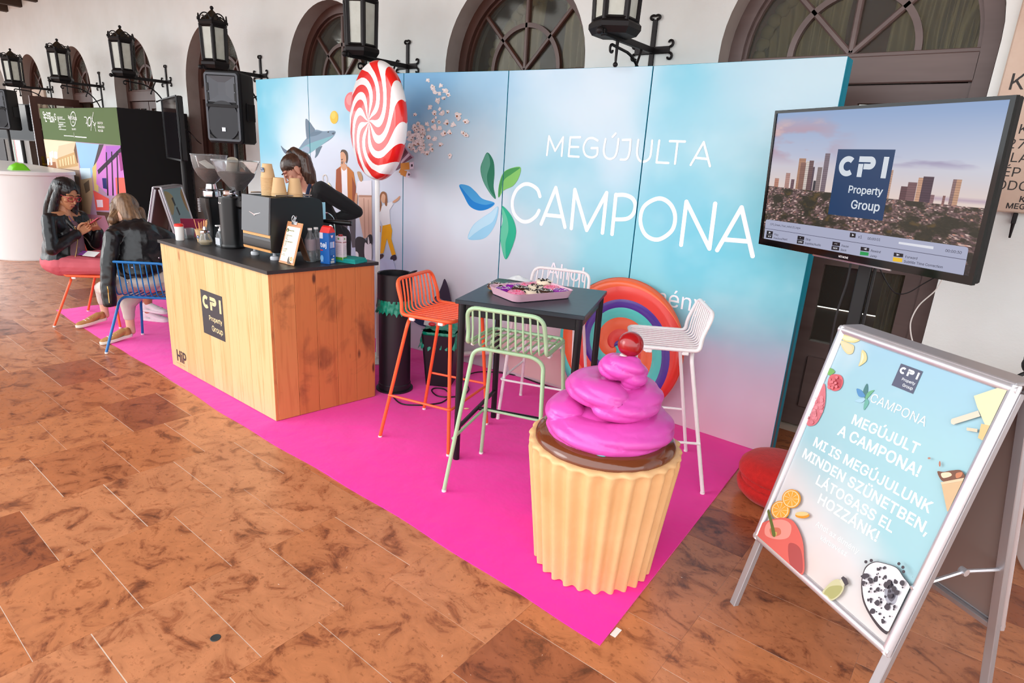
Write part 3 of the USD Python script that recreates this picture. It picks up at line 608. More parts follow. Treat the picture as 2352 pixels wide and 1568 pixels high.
on_boards('printed_whale', [('spoly', co((350, 640), (420, 700), (520, 760), (640, 800), (720, 760), (820, 700), (1000, 760), (1120, 900), (1210, 1060), (1360, 1200), (1350, 1310), (1270, 1350), (1100, 1420), (900, 1290), (700, 1180), (520, 1120), (400, 1010), (330, 860)), (70, 88, 112)),
  ('spoly', co((400, 900), (560, 1020), (740, 1080), (900, 1130), (1100, 1230), (1280, 1340), (1100, 1420), (900, 1290), (700, 1180), (520, 1120), (400, 1010)), (32, 44, 84)),
  ('spoly', co((440, 720), (560, 780), (700, 820), (760, 800), (700, 900), (560, 880), (470, 840)), (112, 138, 158)), ('spoly', co((1120, 1100), (1240, 1120), (1350, 1210), (1330, 1270), (1230, 1230)), (96, 120, 142)),
  ('spoly', co((995, 306), (1045, 390), (1090, 560), (1116, 770), (1010, 800), (880, 760), (812, 660), (890, 560), (950, 420)), (58, 46, 66)), ('spoly', co((820, 660), (900, 640), (980, 700), (900, 760)), (104, 92, 112))])
on_boards('printed_sand', [('poly', [(1132, 782), (1165, 830), (1170, 852), (1300, 890), (1300, 800), (1200, 770)], (226, 190, 186))])

# ================================================================== timber counter
def pine(name, a, b, c, off, stain=None):
    n = {'tc': ('texture_coordinate', {}), 'mp': ('mapping', {'location': (off, off*.7, off*.3), 'scale': (16, 16, 1.1)}), 'mk': ('mapping', {'location': (off*1.3, off, off*.6), 'scale': (7.0, 7.0, 2.6)}),
         'n': ('noise_texture', {'scale': 1.6, 'detail': 5., 'distortion': .7}), 'v': ('voronoi_texture', {'scale': 1.0}),
         'r': ('rgb_ramp', {'ramp': [(.25, lin(b)), (.48, lin(a)), (.6, lin(a)), (.78, lin(b))]}), 'rk': ('rgb_ramp', {'ramp': [(0, (1, 1, 1)), (.055, (1, 1, 1)), (.115, (0, 0, 0)), (1, (0, 0, 0))]}),
         'k': ('mix_color', {'b': lin(c)}), 'p': ('principled_bsdf', {'roughness': .5}), 'bu': ('bump', {'strength': .12, 'distance': .002})}
    L = [('tc.object', 'mp.vector'), ('mp.vector', 'n.vector'), ('n.fac', 'r.fac'), ('tc.object', 'mk.vector'), ('mk.vector', 'v.vector'), ('v.distance', 'rk.fac'), ('r.color', 'k.a'), ('rk.color', 'k.fac'), ('n.fac', 'bu.height'), ('bu.normal', 'p.normal')]
    if stain:
        n.update({'ms': ('mapping', {'location': (off+.4, off, off*.9), 'scale': (2.6, 2.6, 2.2)}), 'ns': ('noise_texture', {'scale': 1.5, 'detail': 5., 'distortion': .6}), 'rs': ('rgb_ramp', {'ramp': [(0, (0, 0, 0)), (.56, (0, 0, 0)), (.70, (.8, .8, .8)), (1, (.9, .9, .9))]}), 's': ('mix_color', {'b': lin(stain)})})
        L += [('tc.object', 'ms.vector'), ('ms.vector', 'ns.vector'), ('ns.fac', 'rs.fac'), ('k.result', 's.a'), ('rs.color', 's.fac'), ('s.result', 'p.base_color')]
    else: L.append(('k.result', 'p.base_color'))
    return usdkit.material(stage, '/World/Looks/'+name, n, L, surface='p.BSDF')
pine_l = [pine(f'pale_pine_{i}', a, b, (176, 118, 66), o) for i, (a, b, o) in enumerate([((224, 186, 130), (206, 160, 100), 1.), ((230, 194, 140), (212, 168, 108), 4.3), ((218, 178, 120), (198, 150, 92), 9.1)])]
pine_d = [pine(f'oiled_pine_{i}', a, b, (92, 48, 28), o, (112, 62, 36)) for i, (a, b, o) in enumerate([((204, 128, 72), (188, 110, 60), 2.), ((208, 134, 78), (190, 114, 62), 6.7), ((198, 120, 66), (180, 102, 54), 11.3)])]  # shade and carpet bounce put into the side pine; stain patches are its own
blacktop = mat('black_worktop', (44, 42, 44), .42, noise=(9, (34, 32, 34), 5, (1, 1, 1)), bump=(60, .15, .001))
CZ = .936; CT = .957
cA, cB, cC, cDp = V(-4.709, 1.860), V(-3.256, 1.852), V(-3.172, 2.555), V(-4.745, 2.56)
ctr = thing('bar_counter', 'pale timber bar counter with a black worktop standing on the magenta carpet', 'counter')
def plank_run(a, b, n, ms, z0, z1, th=.022):
    d = (b-a)/np.linalg.norm(b-a); L = np.linalg.norm(b-a); nrm = V(d[1], -d[0]); w = L/n
    for i in range(n):
        o = a+d*(w*i); m = bx(.0007, 0, z0, w-.0007, th, z1, .0016); m = basis(m, (o[0], o[1], 0), (d[0], d[1], 0), (-nrm[0], -nrm[1], 0))
        part(ctr, 'plank', m, ms[int(rng.integers(0, len(ms)))], smooth=False)
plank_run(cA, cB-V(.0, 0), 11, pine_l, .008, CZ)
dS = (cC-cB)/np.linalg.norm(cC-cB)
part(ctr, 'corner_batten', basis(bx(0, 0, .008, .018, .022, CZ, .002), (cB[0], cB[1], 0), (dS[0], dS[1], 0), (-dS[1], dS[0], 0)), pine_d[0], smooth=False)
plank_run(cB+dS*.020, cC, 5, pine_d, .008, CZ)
part(ctr, 'carcass', bx(cDp[0]+.03, cA[1]+.03, .02, cB[0]-.03, cA[1]+.06, CZ-.02), pine_l[0], smooth=False)
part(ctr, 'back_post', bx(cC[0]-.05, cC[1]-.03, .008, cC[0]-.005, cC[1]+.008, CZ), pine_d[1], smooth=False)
part(ctr, 'left_panel', basis(bx(0, 0, .008, .68, .022, CZ), (cA[0], cA[1]+.022, 0), ((cDp-cA)/np.linalg.norm(cDp-cA)).tolist()+[0], (1, .05, 0)), pine_l[1], smooth=False)
tp = Polygon([cA+V(-.012, -.012), cB+V(.012, -.012), cC+V(.012, .03), cDp+V(-.012, .03)])
part(ctr, 'worktop', mv(ext(tp, CT-CZ), (0, 0, CZ)), blacktop, smooth=False)
vinyl = cdmat('vinyl_print', .5)
cs = Sheet(ctr, (cA[0], cA[1], 0), V(*((cB-cA)/np.linalg.norm(cB-cA)), 0), V(0, 0, 1), vinyl, .0006)
def cpi_logo(W, H, bg, fg):
    """shapes of the square mark in a W x H frame from (0, 0): bold C P I over two right-aligned words"""
    it = [(sbox(0, 0, W, H), bg)]; S = lambda l, t: LineString(l).buffer(t/2, cap_style=2, join_style=1)
    h = .30*H; y0 = .60*H; t = .085*W; r = (h-t)/2; cx, cy = .07*W+t/2+r, y0+h/2
    a = np.linspace(math.radians(48), math.radians(312), 26); it.append((S([(cx+r*1.02*math.cos(x), cy+r*math.sin(x)) for x in a], t), fg))
    px = .42*W; b = [(px, y0+h-t/2), (px+.20*W, y0+h-t/2)]; rr = (h*.62-t)/2
    b += [(px+.20*W+rr*math.cos(x), y0+h-t/2-rr+rr*math.sin(x)) for x in np.linspace(PI/2, -PI/2, 12)]+[(px+.10*W, y0+h-t/2-2*rr)]
    it.append((S(b, t), fg)); it.append((S([(px+.045*W, y0), (px+.045*W, y0+h*.64)], t), fg)); it.append((sbox(.84*W, y0, .84*W+t, y0+h), fg))
    for s, yy in (('Property', .36), ('Group', .13)):
        m = text(s, .125*H, True, .0003); k = twidth(m); sc = min(1., .60*W/k); m.vertices[:, :2] *= sc; m.apply_translation((.92*W-m.bounds[1][0], yy*H, 0)); it.append((m, fg))
    return it
def place_items(it, o, a=0.):
    out = []; c, s = math.cos(a), math.sin(a)
    for g, col in it:
        if isinstance(g, trimesh.Trimesh):
            g = g.copy(); x, y = g.vertices[:, 0].copy(), g.vertices[:, 1].copy(); g.vertices[:, 0] = o[0]+c*x-s*y; g.vertices[:, 1] = o[1]+s*x+c*y
        else: g = affinity.affine_transform(g, [c, -s, s, c, o[0], o[1]])
        out.append((g, col))
    return out
a0, b0, c0 = cs.uv(460, 663), cs.uv(510, 682), cs.uv(469, 763); W_, H_ = b0[0]-a0[0], a0[1]-c0[1]
cs.put('square_emblem', place_items(cpi_logo(W_, H_, (50, 46, 54), (240, 210, 160)), (a0[0], c0[1])))
h0, h1 = cs.uv(407, 826), cs.uv(407, 799); m = text('HiP', (h1-h0)[1]*.86, True, .0003); m.vertices[:, 0] *= .86; m.apply_translation((h0[0], h0[1], 0)); cs.put('lettering', [(m, (48, 38, 40))])
m = text('hip coffee and bar', .008, False, .0003); m.apply_translation((h0[0]-.005, h0[1]-.025, 0)); 
cs.put('fine_line', [(sbox(h0[0]-.012, h0[1]-.022, h0[0]+.125, h0[1]-.019), (214, 150, 110))])
# ================================================================== wire stools and chairs
def paint(name, rgb, rough=.38): return mat(name, rgb, rough, specular_ior_level=.5)
c_green, c_orange, c_white, c_blue = paint('sage_paint', (172, 206, 164)), paint('orange_paint', (246, 98, 50)), paint('white_paint', (240, 234, 234)), paint('blue_paint', (16, 112, 184))
plast_w = mat('white_plastic', (240, 238, 236), .4)
def wire_seat(name, label, catg, m, loc, yaw, hs, hw, top, fy, by, ty, lh, lf, lb, rest, group):
    """hs seat height, hw half width, top height of the back, fy/by/ty = y of seat front, of the bend and of the back's top; feet at (lh, lf) and (lh, -lb)"""
    t = thing(name, label, catg, loc, yaw, group); R, r = .0105, .0052
    tw = hw-.012
    side = lambda s: [(s*hw, fy, hs), (s*hw, by-.02, hs), (s*(hw+tw)/2, ty+.045, hs+.06), (s*tw, ty, top)]
    loop = side(-1)+side(1)[::-1]
    P = rounded([(0, fy, hs)]+[V(*p) for p in loop]+[(0, fy, hs)], .06, 7)
    part(t, 'frame_tube', tube(P[:-1], R, 10, True), m)
    n = 10
    for i in range(n):
        u = (i+.5)/n*2-1; x0, x1 = u*(hw-.012), u*(tw-.012)
        bow = -.012*(1-u*u)
        part(t, 'rod', tube(rounded([(x0, fy-.002, hs), (x0, by-.03+bow, hs-.006), (x0*.5+x1*.5, ty+.03+bow, hs+.07), (x1, ty, top-.002)], .075, 6), r, 6), m)
    arch_ = [(-lh, -lb, .012), (-hw+.02, by+.01, hs-.055), (-hw+.07, by, hs-.022), (hw-.07, by, hs-.022), (hw-.02, by+.01, hs-.055), (lh, -lb, .012)]
    ra = part(t, 'rear_leg_arch', tube(rounded(arch_, .055, 7), R, 10), m)
    for s in (-1, 1):
        lg = part(t, 'leg', cyl((s*(hw-.01), fy-.012, hs-.012), (s*lh, lf, .012), R, 10), m)
        for pp, y in ((lg, lf), (ra, -lb)): part(pp, 'foot_cap', cyl((s*lh, y, .012), (s*lh, y, .0), R*1.15, 10), plast_w)
    part(t, 'under_bar', cyl((-hw, fy-.05, hs-.016), (hw, fy-.05, hs-.016), R*.7, 8), m)
    for sx in (-1, 1):
        for y in (fy-.07, by+.05): part(t, 'clip', cbx((sx*(hw-.004), y, hs-.018), (.018, .034, .020), .004), plast_w)
    if rest:
        k = rest/hs; L = lambda s, f: V(s*(lh+(hw-lh)*k), (lf+(fy-lf)*k) if f else -lb+(by+lb)*k, rest)
        part(t, 'foot_rest', cat(tube(rounded([L(-1, 0), L(-1, 1)+V(-.012, .012, 0), L(1, 1)+V(.012, .012, 0), L(1, 0)], .02, 5), .0075, 8)), m)
    return t
def stool(label, m, c, yaw): return wire_seat('bar_stool', label, 'bar stool', m, (c[0], c[1], .005), yaw, .775, .205, .968, .205, -.10, -.165, .25, .235, .235, .28, 'wire bar stools around the black table')
stool('sage green wire bar stool in front of the black table', c_green, (-1.762, 2.295), .309)
stool('orange wire bar stool beside the black bins, left of the table', c_orange, (-2.479, 2.469), -1.309)
stool('white wire bar stool at the right of the table, behind the cupcake', c_white, (-1.265, 3.02), 2.152)
stool('white wire bar stool at the far side of the table, against the backdrop', c_white, (-2.164, 3.198), -2.806)
def chair(label, m, c, yaw): return wire_seat('wire_chair', label, 'chair', m, (c[0], c[1], .005), yaw, .455, .235, .725, .23, -.13, -.21, .28, .27, .27, None, None)
chair('orange wire chair at the left under the woman with glasses', c_orange, (-6.35, 1.945), -.764)
chair('blue wire chair seen from behind, next to the timber counter', c_blue, (-5.26, 1.995), .731)

# ------------------------------------------------------------------ black bar table
tb_top = mat('black_ash', (38, 52, 62), .34, noise=(2.0, (24, 34, 42), 4, (3, 60, 60)), bump=(30, .1, .001))
tb_m = mat('black_steel', (26, 25, 30), .38, .3)
tb = thing('bar_table', 'square black high table with round legs standing between the wire stools', 'table', (-1.949, 2.708, .005), .369)
part(tb, 'tabletop', bx(-.345, -.347, .910, .345, .347, .933, .002), tb_top, smooth=False)
part(tb, 'apron', cat(bx(-.315, -.318, .845, .315, -.298, .910, .002), bx(-.315, .298, .845, .315, .318, .910, .002), bx(-.318, -.315, .845, -.298, .315, .910, .002), bx(.298, -.315, .845, .318, .315, .910, .002)), tb_m, smooth=False)
for sx in (-1, 1):
    for sy in (-1, 1): part(tb, 'leg', cyl((sx*.315, sy*.317, .91), (sx*.318, sy*.32, 0), .020, 16, .018), tb_m)
part(tb, 'stretcher', cyl((-.317, -.31, .19), (-.317, .31, .19), .012, 10), tb_m); part(tb, 'stretcher', cyl((.317, -.31, .19), (.317, .31, .19), .012, 10), tb_m)
part(tb, 'stretcher', cyl((-.317, 0, .19), (.317, 0, .19), .012, 10), tb_m)
# ------------------------------------------------------------------ tray of doughnuts
TZ = .9385
tray_m = mat('pink_tray', (226, 178, 196), .4)
q0, q1, q2 = fl(1118, 654, TZ+.044), fl(1182, 679, TZ+.044), fl(1323, 668, TZ+.044)
tc = (q0+q2)/2; ta = math.atan2((q1-q0)[1], (q1-q0)[0]); tw_, td_ = np.linalg.norm(q1-q0)*1.0, np.linalg.norm(q2-q1)*1.0
def rrect(w, d, r): return sbox(-w/2+r, -d/2+r, w/2-r, d/2-r).buffer(r, 6)
def loft(shapes):                               # [(polygon, z)] of alike polygons
    P = [np.array(s.exterior.coords)[:-1] for s, _ in shapes]
    if len({len(p) for p in P}) > 1:            # unlike counts: even steps along each outline, from the point furthest along -y
        Q = []
        for s, _ in shapes:
            r = np.array(s.exterior.coords)[:-1]; r = r if Polygon(r).exterior.is_ccw else r[::-1]; r = np.roll(r, -int(np.argmin(r[:, 1])), 0); r = np.vstack([r, r[:1]])
            l = np.r_[0, np.cumsum(np.linalg.norm(np.diff(r, axis=0), axis=1))]; t = np.arange(64)/64*l[-1]; Q.append(np.column_stack([np.interp(t, l, r[:, 0]), np.interp(t, l, r[:, 1])]))
        P = Q
    elif not shapes[0][0].exterior.is_ccw: P = [p[::-1] for p in P]
    n = len(P[0]); v = np.vstack([np.column_stack([p, np.full(n, z)]) for p, (_, z) in zip(P, shapes)]); F = []
    for i in range(len(P)-1):
        for k in range(n):
            l = (k+1) % n; F += [[i*n+k, i*n+l, (i+1)*n+l], [i*n+k, (i+1)*n+l, (i+1)*n+k]]
    v = np.vstack([v, [v[:n].mean(0)], [v[-n:].mean(0)]]); A, B, o = len(v)-2, len(v)-1, (len(P)-1)*n
    for k in range(n):
        l = (k+1) % n; F += [[A, l, k], [B, o+k, o+l]]
    return tm(v, F)
tr = thing('serving_tray', 'pale pink square tray full of doughnuts on the black table', 'tray', (tc[0], tc[1], TZ), ta)
w, d = tw_, td_
part(tr, 'tray_body', loft([(rrect(w-.05, d-.05, .035), 0), (rrect(w-.03, d-.03, .04), .003), (rrect(w, d, .045), .044), (rrect(w+.004, d+.004, .046), .046), (rrect(w-.004, d-.004, .044), .046), (rrect(w-.036, d-.036, .038), .006)]), tray_m, smooth=40)
dough = mat('dough', (214, 156, 92), .6); 
icing = {'chocolate': mat('icing_chocolate', (66, 38, 26), .3), 'purple': mat('icing_purple', (134, 26, 158), .25), 'pink': mat('icing_pink', (244, 140, 178), .35), 'white': mat('icing_white', (240, 222, 196), .35)}
spr_w = mat('sprinkle_white', (250, 244, 232), .4); spr_p = mat('sprinkle_pink', (232, 74, 110), .4); spr_k = mat('cookie_crumb', (34, 26, 26), .6)
donut0 = {}
def donut(kind, label, loc, rz):
    g = f'{kind} iced doughnuts on the pink tray'
    if kind in donut0: return dup(donut0[kind], 'doughnut', label, 'doughnut', loc, rz, g)
    t = thing('doughnut', label, 'doughnut', loc, rz, g); donut0[kind] = t
    a = np.linspace(0, 2*PI, 15)[:-1]; R, r = .030, .0185
    part(t, 'dough_ring', lathe([(R+r*math.cos(x), .0165+r*.9*math.sin(x)) for x in list(a)+[0]], 28, cap=False), dough, smooth=True)
    rg = np.random.default_rng(len(donut0)); dr = lambda v: v-np.stack([0*v[:, 0], 0*v[:, 0], .003*np.clip(np.sin(np.arctan2(v[:, 1], v[:, 0])*5+len(donut0))*(np.hypot(v[:, 0], v[:, 1]) > R+.011), -.4, 1)], 1)
    part(t, 'icing', lathe([(R+(r+.0022)*math.cos(x), .0175+(r*.9+.002)*math.sin(x)) for x in np.linspace(-.15, PI+.15, 13)], 28, f=dr, cap=False), icing[kind], smooth=True)
    sm_ = spr_p if kind == 'pink' else (spr_k if kind == 'white' else spr_w); ms = []
    for _ in range(26 if kind == 'white' else 46):
        th, ph = rg.uniform(0, 2*PI), rg.uniform(.25, PI-.25); rr = R+(r+.003)*math.cos(ph); s = rg.uniform(.0016, .0026)*(2.4 if kind == 'white' else 1)
        ms.append(mv(sph((0, 0, 0), s, 1 if kind != 'white' else 0, (1.2, 1, .8)), (rr*math.cos(th), rr*math.sin(th), .0175+(r*.9+.0028)*math.sin(ph)), rg.uniform(0, 6)))
    part(t, 'sprinkles', cat(ms), sm_, kind='stuff'); return t
DN = [('chocolate', 292, 392, 'at the tray\'s left corner'), ('purple', 410, 462, 'second along the near left edge'), ('pink', 630, 520, 'at the near corner of the tray'), ('purple', 560, 398, 'in the back row beside the white wrapper'), ('chocolate', 705, 445, 'in the middle of the left half'), ('white', 890, 505, 'on the near edge between pink and chocolate ones'),
      ('pink', 830, 388, 'in the back row, middle'), ('white', 955, 425, 'in the very middle of the tray'), ('chocolate', 1115, 495, 'on the near edge, right of the middle'), ('pink', 1225, 442, 'in the right half behind the chocolate one'), ('white', 1095, 368, 'at the far corner, standing highest'), ('purple', 1390, 492, 'at the tray\'s right corner')]
for kd, x, y, wh in DN:
    q = fl(1100+x/7.35, 600+y/7.35, TZ+.034)
    donut(kd, f'{kd} iced doughnut {wh}', (q[0], q[1], TZ+.0052+(.012 if 'highest' in wh else 0)), rng.uniform(0, 6))
wr = mat('clear_wrapper', (236, 238, 240), .3)
q = fl(1185, 645, TZ); W0, u, v = grid(lambda u, v: np.stack([(u-.5)*.15, (v-.5)*.08, .004+.022*meshkit.fbm(np.stack([u*4, v*4, u*0], 1), 3, 2)*np.sin(u*PI)*np.sin(v*PI)*2], 1), 16, 12)
W1 = W0.copy(); W1.vertices = W1.vertices*[1, 1, 0]+[0, 0, .0005]; W1.invert()
solo('paper_wrapper', mv(cat(W0, W1), (q[0], q[1]+.04, TZ), ta+.5), wr, 'crumpled white wrapper lying behind the doughnut tray on the black table', 'wrapper')

# ================================================================== giant cupcake
cup_m = mat('cupcake_case', (240, 192, 138), .5, noise=(5, (231, 180, 124), 3, (1, 1, 1)), bump=(55, .35, .004))
choc_m = mat('glossy_chocolate', (112, 56, 30), .16, coat_weight=.6, bump=(16, .15, .006))
pink_m = mat('pink_frosting', (228, 88, 188), .36, coat_weight=.10, noise=(4, (219, 76, 178), 3, (1, 1, 1)), bump=(26, .22, .006))
cherry_m = mat('cherry_red', (176, 14, 26), .22, coat_weight=.5, noise=(20, (150, 10, 20), 3, (1, 1, 1)))
CC = V(-1.086, 2.066)
ck = thing('giant_cupcake', 'giant cupcake prop with fluted cream case and swirled pink frosting', 'cupcake prop', (CC[0], CC[1], .005))
NF = 26
def flute(v):
    a = np.arctan2(v[:, 1], v[:, 0]); r = np.hypot(v[:, 0], v[:, 1]); z = v[:, 2]
    amp = np.where(r > .2, .0125*np.clip((.575-z)/.05, 0, 1), 0)
    w = np.cos(a*NF+.35*np.sin(a*3)); w = np.sign(w)*np.abs(w)**.8
    edge = np.where(z > .545, .007*(meshkit.noise(np.stack([a*9, a*0, a*0], 1), 2)-.5), 0)+np.where(z < .02, .009*(meshkit.noise(np.stack([a*16, a*0, a*0], 1), 5)), 0)
    q = r+amp*w+edge*(r > .27); k = q/np.maximum(r, 1e-6)
    return np.stack([v[:, 0]*k, v[:, 1]*k, z+edge*.7], 1)
zz = np.linspace(0, .545, 26)
case = [(.0, 0), (.20, 0)]+[(.243+.062*(z/.545)**1.05, z) for z in zz]+[(.312, .553), (.310, .562), (.300, .568), (.286, .569), (.272, .566), (.0, .563)]
part(ck, 'case', lathe(case, 260, f=flute, cap=False), cup_m, smooth=40)
part(ck, 'chocolate_layer', lathe([(.286, .560), (.289, .572), (.284, .588), (.270, .604), (.24, .616), (.18, .622), (0, .624)], 72, cap=False), choc_m, smooth=True)
def swirl():
    ms = []
    tiers = [((0.002, .001), .655, .172, .088, .062, 0.2, 34), ((.014, .010), .775, .118, .076, .058, 1.4, 30), ((.040, .020), .876, .045, .050, .05, 2.2, 20)]
    for (ox, oy), z, R, r, zr, ph, n in tiers:
        prev = None
        for i in range(n+1):
            t = i/n*2*PI+ph-2.6; f = i/n
            dz = .045*(f-.5); k = .92+.16*math.sin(f*PI)
            b = mell((ox+R*math.cos(t), oy+R*math.sin(t), z+dz), (r*k, r*k, zr*k), n=16)
            if prev is not None: ms.append(m3.Manifold.batch_hull([prev, b]))
            prev = b
        ms.append(mell((ox, oy, z), (R, R, zr), n=24))
    m = m3.Manifold.batch_boolean(ms, m3.OpType.Add).refine_to_length(.010)
    t = man(m); t.merge_vertices(); trimesh.smoothing.filter_taubin(t, lamb=.5, nu=.53, iterations=24)
    v = t.vertices; a = np.arctan2(v[:, 1], v[:, 0]); n = t.vertex_normals
    g = (np.abs(np.sin((v[:, 2]+.0333*a)*60+.8))**.6-.55)*.013+.004*np.sin(a*3+v[:, 2]*30)
    t.vertices = v+n*g[:, None]*np.clip(1.15-np.abs(n[:, 2:3]), .2, 1)
    return t
part(ck, 'frosting', swirl(), pink_m, smooth=True)
part(ck, 'white_dab', mv(sph((0, 0, 0), .036, 2, (1, 1, .3)), (.052, .024, .933)), plast_w)
part(ck, 'cherry', mv(sph((0, 0, 0), .0505, 4), (.054, .025, .983)), cherry_m, smooth=True)
part(ck, 'blue_chip', mv(sph((0, 0, 0), .022, 2, (1.4, 1, .3)), (.10, -.212, .613)), mat('blue_chip', (104, 186, 196), .4))

# ================================================================== striped lollipop
cand_r, cand_w = mat('candy_red', (228, 34, 30), .24, coat_weight=.4), mat('candy_white', (242, 240, 240), .24, coat_weight=.4)
lp = thing('striped_lollipop', 'giant red and white striped lollipop prop on a white pole', 'lollipop prop', (-3.801, 3.1, .005))
LR, LT = .422, .055
az = -.247; n_ = V(math.sin(az), -math.cos(az), 0); u_ = V(math.cos(az), math.sin(az), 0)
prof = [(0, LT+.012)]+[(LR*.80*t, LT+.012-.010*t*t) for t in np.linspace(.08, 1, 16)]+[(LR-LT*1.05+LT*1.05*math.sin(x), LT*math.cos(x)) for x in np.linspace(.45, PI-.45, 12)]+[(LR*.8*t, -LT+.002) for t in np.linspace(1, .0, 6)]
tw = lambda r: .62*np.sin(np.clip(r/LR, 0, 1)*PI*1.25+.1)+.55*(1-np.clip(r/LR, 0, 1))**2
for k in range(18):
    P = []; nseg = 6
    for i, (r, h) in enumerate(prof):
        base = tw(r) if h > -LT*.5 else tw(LR)
        for j in range(nseg+1):
            a = (k+j/nseg)*2*PI/18+base+.14; P.append(V(-3.801, 3.1, 0)*0+u_*(-r*math.cos(a))+V(0, 0, 1)*(r*math.sin(a))+n_*h+V(0, 0, 1.862))
    F = []
    for i in range(len(prof)-1):
        for j in range(nseg):
            q = i*(nseg+1)+j; F += [[q, q+nseg+1, q+nseg+2], [q, q+nseg+2, q+1]]
    mm = tm(P, F); 
    if mm.face_normals[len(F)//4]@n_ < 0: mm.invert()
    part(lp, 'stripe', mm, cand_r if k % 2 else cand_w, smooth=True)
part(lp, 'pole', cyl((0, 0, .01), (0, 0, 1.47), .0185, 20), plast_w); part(lp, 'base_plate', lathe([(0, 0), (.16, 0), (.16, .008), (.03, .012), (.03, .03), (.0, .03)], 32), plast_w)

# ================================================================== spiral lollipop leaning on the display wall
SC, SR_, ST = V(-1.865, 3.585, .478), .468, .11
sx_, sn = V(1, 0, 0), V(0, -math.cos(ST), math.sin(ST)); sy_ = np.cross(sn, sx_)
sl = thing('spiral_lollipop', 'giant spiral lollipop prop in red, orange, teal and purple leaning on the backdrop', 'lollipop prop', (SC[0], SC[1], .005))
loc0 = SC-V(SC[0], SC[1], .005)
spcol = [mat('candy_teal', (84, 204, 194), .3), mat('candy_purple', (78, 40, 150), .3), mat('candy_scarlet', (232, 60, 50), .3), mat('candy_orange', (244, 106, 62), .3)]
pit = SR_/1.6
hgt = lambda r: .045*np.sqrt(np.clip(1-(np.clip((r-(SR_-.05))/.05, 0, 1))**2, 0, 1))-.005
def ring_pt(r, a): return loc0+sx_*(r*math.cos(a))+sy_*(r*math.sin(a))
wid = [.0, .23, .42, .72, 1.0]
for c in range(4):
    P, F = [], []; T = np.arange(0, 2*PI*3.6, .10); nr = 5
    for t in T:
        lo, hi = [np.clip(pit*(t/2/PI-1+wid[c+e]), 0, SR_) for e in (0, 1)]
        for j in range(nr):
            r = lo+(hi-lo)*j/(nr-1); bul = .004*math.sin(PI*j/(nr-1)); P.append(ring_pt(r, -t-.33)+sn*(hgt(r)+bul))
    for i in range(len(T)-1):
        for j in range(nr-1):
            q = i*nr+j; F += [[q, q+1, q+nr+1], [q, q+nr+1, q+nr]]
    m = tm(P, F); m.update_faces(m.area_faces > 1e-9); m.remove_unreferenced_vertices()
    if (m.face_normals@sn).mean() < 0: m.invert()
    part(sl, 'spiral_band', m, spcol[c], smooth=40)
bk = lathe([(0, -.042), (SR_-.06, -.042), (SR_-.02, -.036), (SR_, -.018), (SR_+.001, -.008), (SR_-.002, -.003)], 72, cap=False)
part(sl, 'back_shell', basis(bk, loc0, sx_, sy_, sn), spcol[3], smooth=True)
part(sl, 'stick', cyl(loc0-sx_*.40-sy_*.09+sn*.03, V(-3.42+1.865, -.045, .03), .022, 16), plast_w)

# ------------------------------------------------------------------ red macaron seat
mac_m = mat('red_felt', (214, 22, 16), .8, noise=(40, (196, 14, 10), 4, (1, 1, 1)), bump=(160, .7, .003), sheen_weight=.15)
mc = thing('macaron_stool', 'low round red macaron shaped seat half hidden behind the poster stand', 'macaron prop', (-.62, 3.18, .0))
mr = .21
shell = lambda z, s: lathe([(0, z+s*.105), (mr*.55, z+s*.10), (mr*.82, z+s*.085), (mr*.96, z+s*.055), (mr, z+s*.025), (mr*.985, z+s*.008), (mr*.93, z), (0, z)][::1 if s < 0 else -1], 64, f=lambda v: v+np.stack([v[:, 0], v[:, 1], 0*v[:, 0]], 1)*(.03*(meshkit.noise(v*90, 4)-.5)*(np.abs(v[:, 2]-z) < .02))[:, None])
part(mc, 'upper_shell', shell(.135, 1), mac_m, smooth=50); part(mc, 'lower_shell', shell(.105, -1), mac_m, smooth=50)
part(mc, 'filling', lathe([(0, .10), (mr*.9, .10), (mr*.93, .12), (mr*.9, .14), (0, .14)], 48), mac_m, smooth=50)

# ------------------------------------------------------------------ bins
binm = mat('bin_black', (24, 21, 27), .45); bag_m = mat('green_bag', (8, 142, 112), .28, bump=(22, .5, .01))
def bag_skirt(rad, z0, z1, n=72, seed=1, sq=None):
    def f(u, v):
        a = u*2*PI; w = .10*(meshkit.noise(np.stack([np.cos(a)*5, np.sin(a)*5, v*4+seed], 1), seed)-.5)+.05*np.sin(a*23+v*3)
        base = 1.0
        if sq is not None: base = 1/np.maximum(np.abs(np.cos(a))**8+np.abs(np.sin(a))**8, 1e-9)**.125
        r = rad*base*(1.0+.05*v*(1 if sq is None else 3)+w*(.35+.9*v)); z = z0+(z1-z0)*v*(1+.6*w*4*v)
        return np.stack([r*np.cos(a), r*np.sin(a), z], 1)
    m, _, _ = grid(f, n, 12); m2 = m.copy(); m2.vertices = m2.vertices*[.985, .985, 1]; m2.invert()
    return cat(m, m2)
b1 = thing('waste_bin', 'tall cylindrical black bin with a green liner beside the timber counter', 'waste bin', (-3.205, 2.765, .005))
br_ = .112
part(b1, 'body', lathe([(0, 0), (br_+.004, 0), (br_+.004, .05), (br_, .055), (br_, .60), (br_-.008, .60), (br_-.008, .03), (0, .03)], 48), binm, smooth=30)
part(b1, 'sleeve', lathe([(br_+.006, .655), (br_+.008, .66), (br_+.008, .85), (br_+.004, .855), (br_-.004, .85), (br_-.004, .655), (br_+.006, .655)], 48, cap=False), binm, smooth=30)
part(b1, 'liner', bag_skirt(br_+.008, .675, .585, seed=3), bag_m, smooth=60)
part(b1, 'pedal_tab', mv(man(mell((0, 0, 0), (.035, .016, .008), n=16)), (.115, .06, .87), .6, 0, -.4), tb_m)
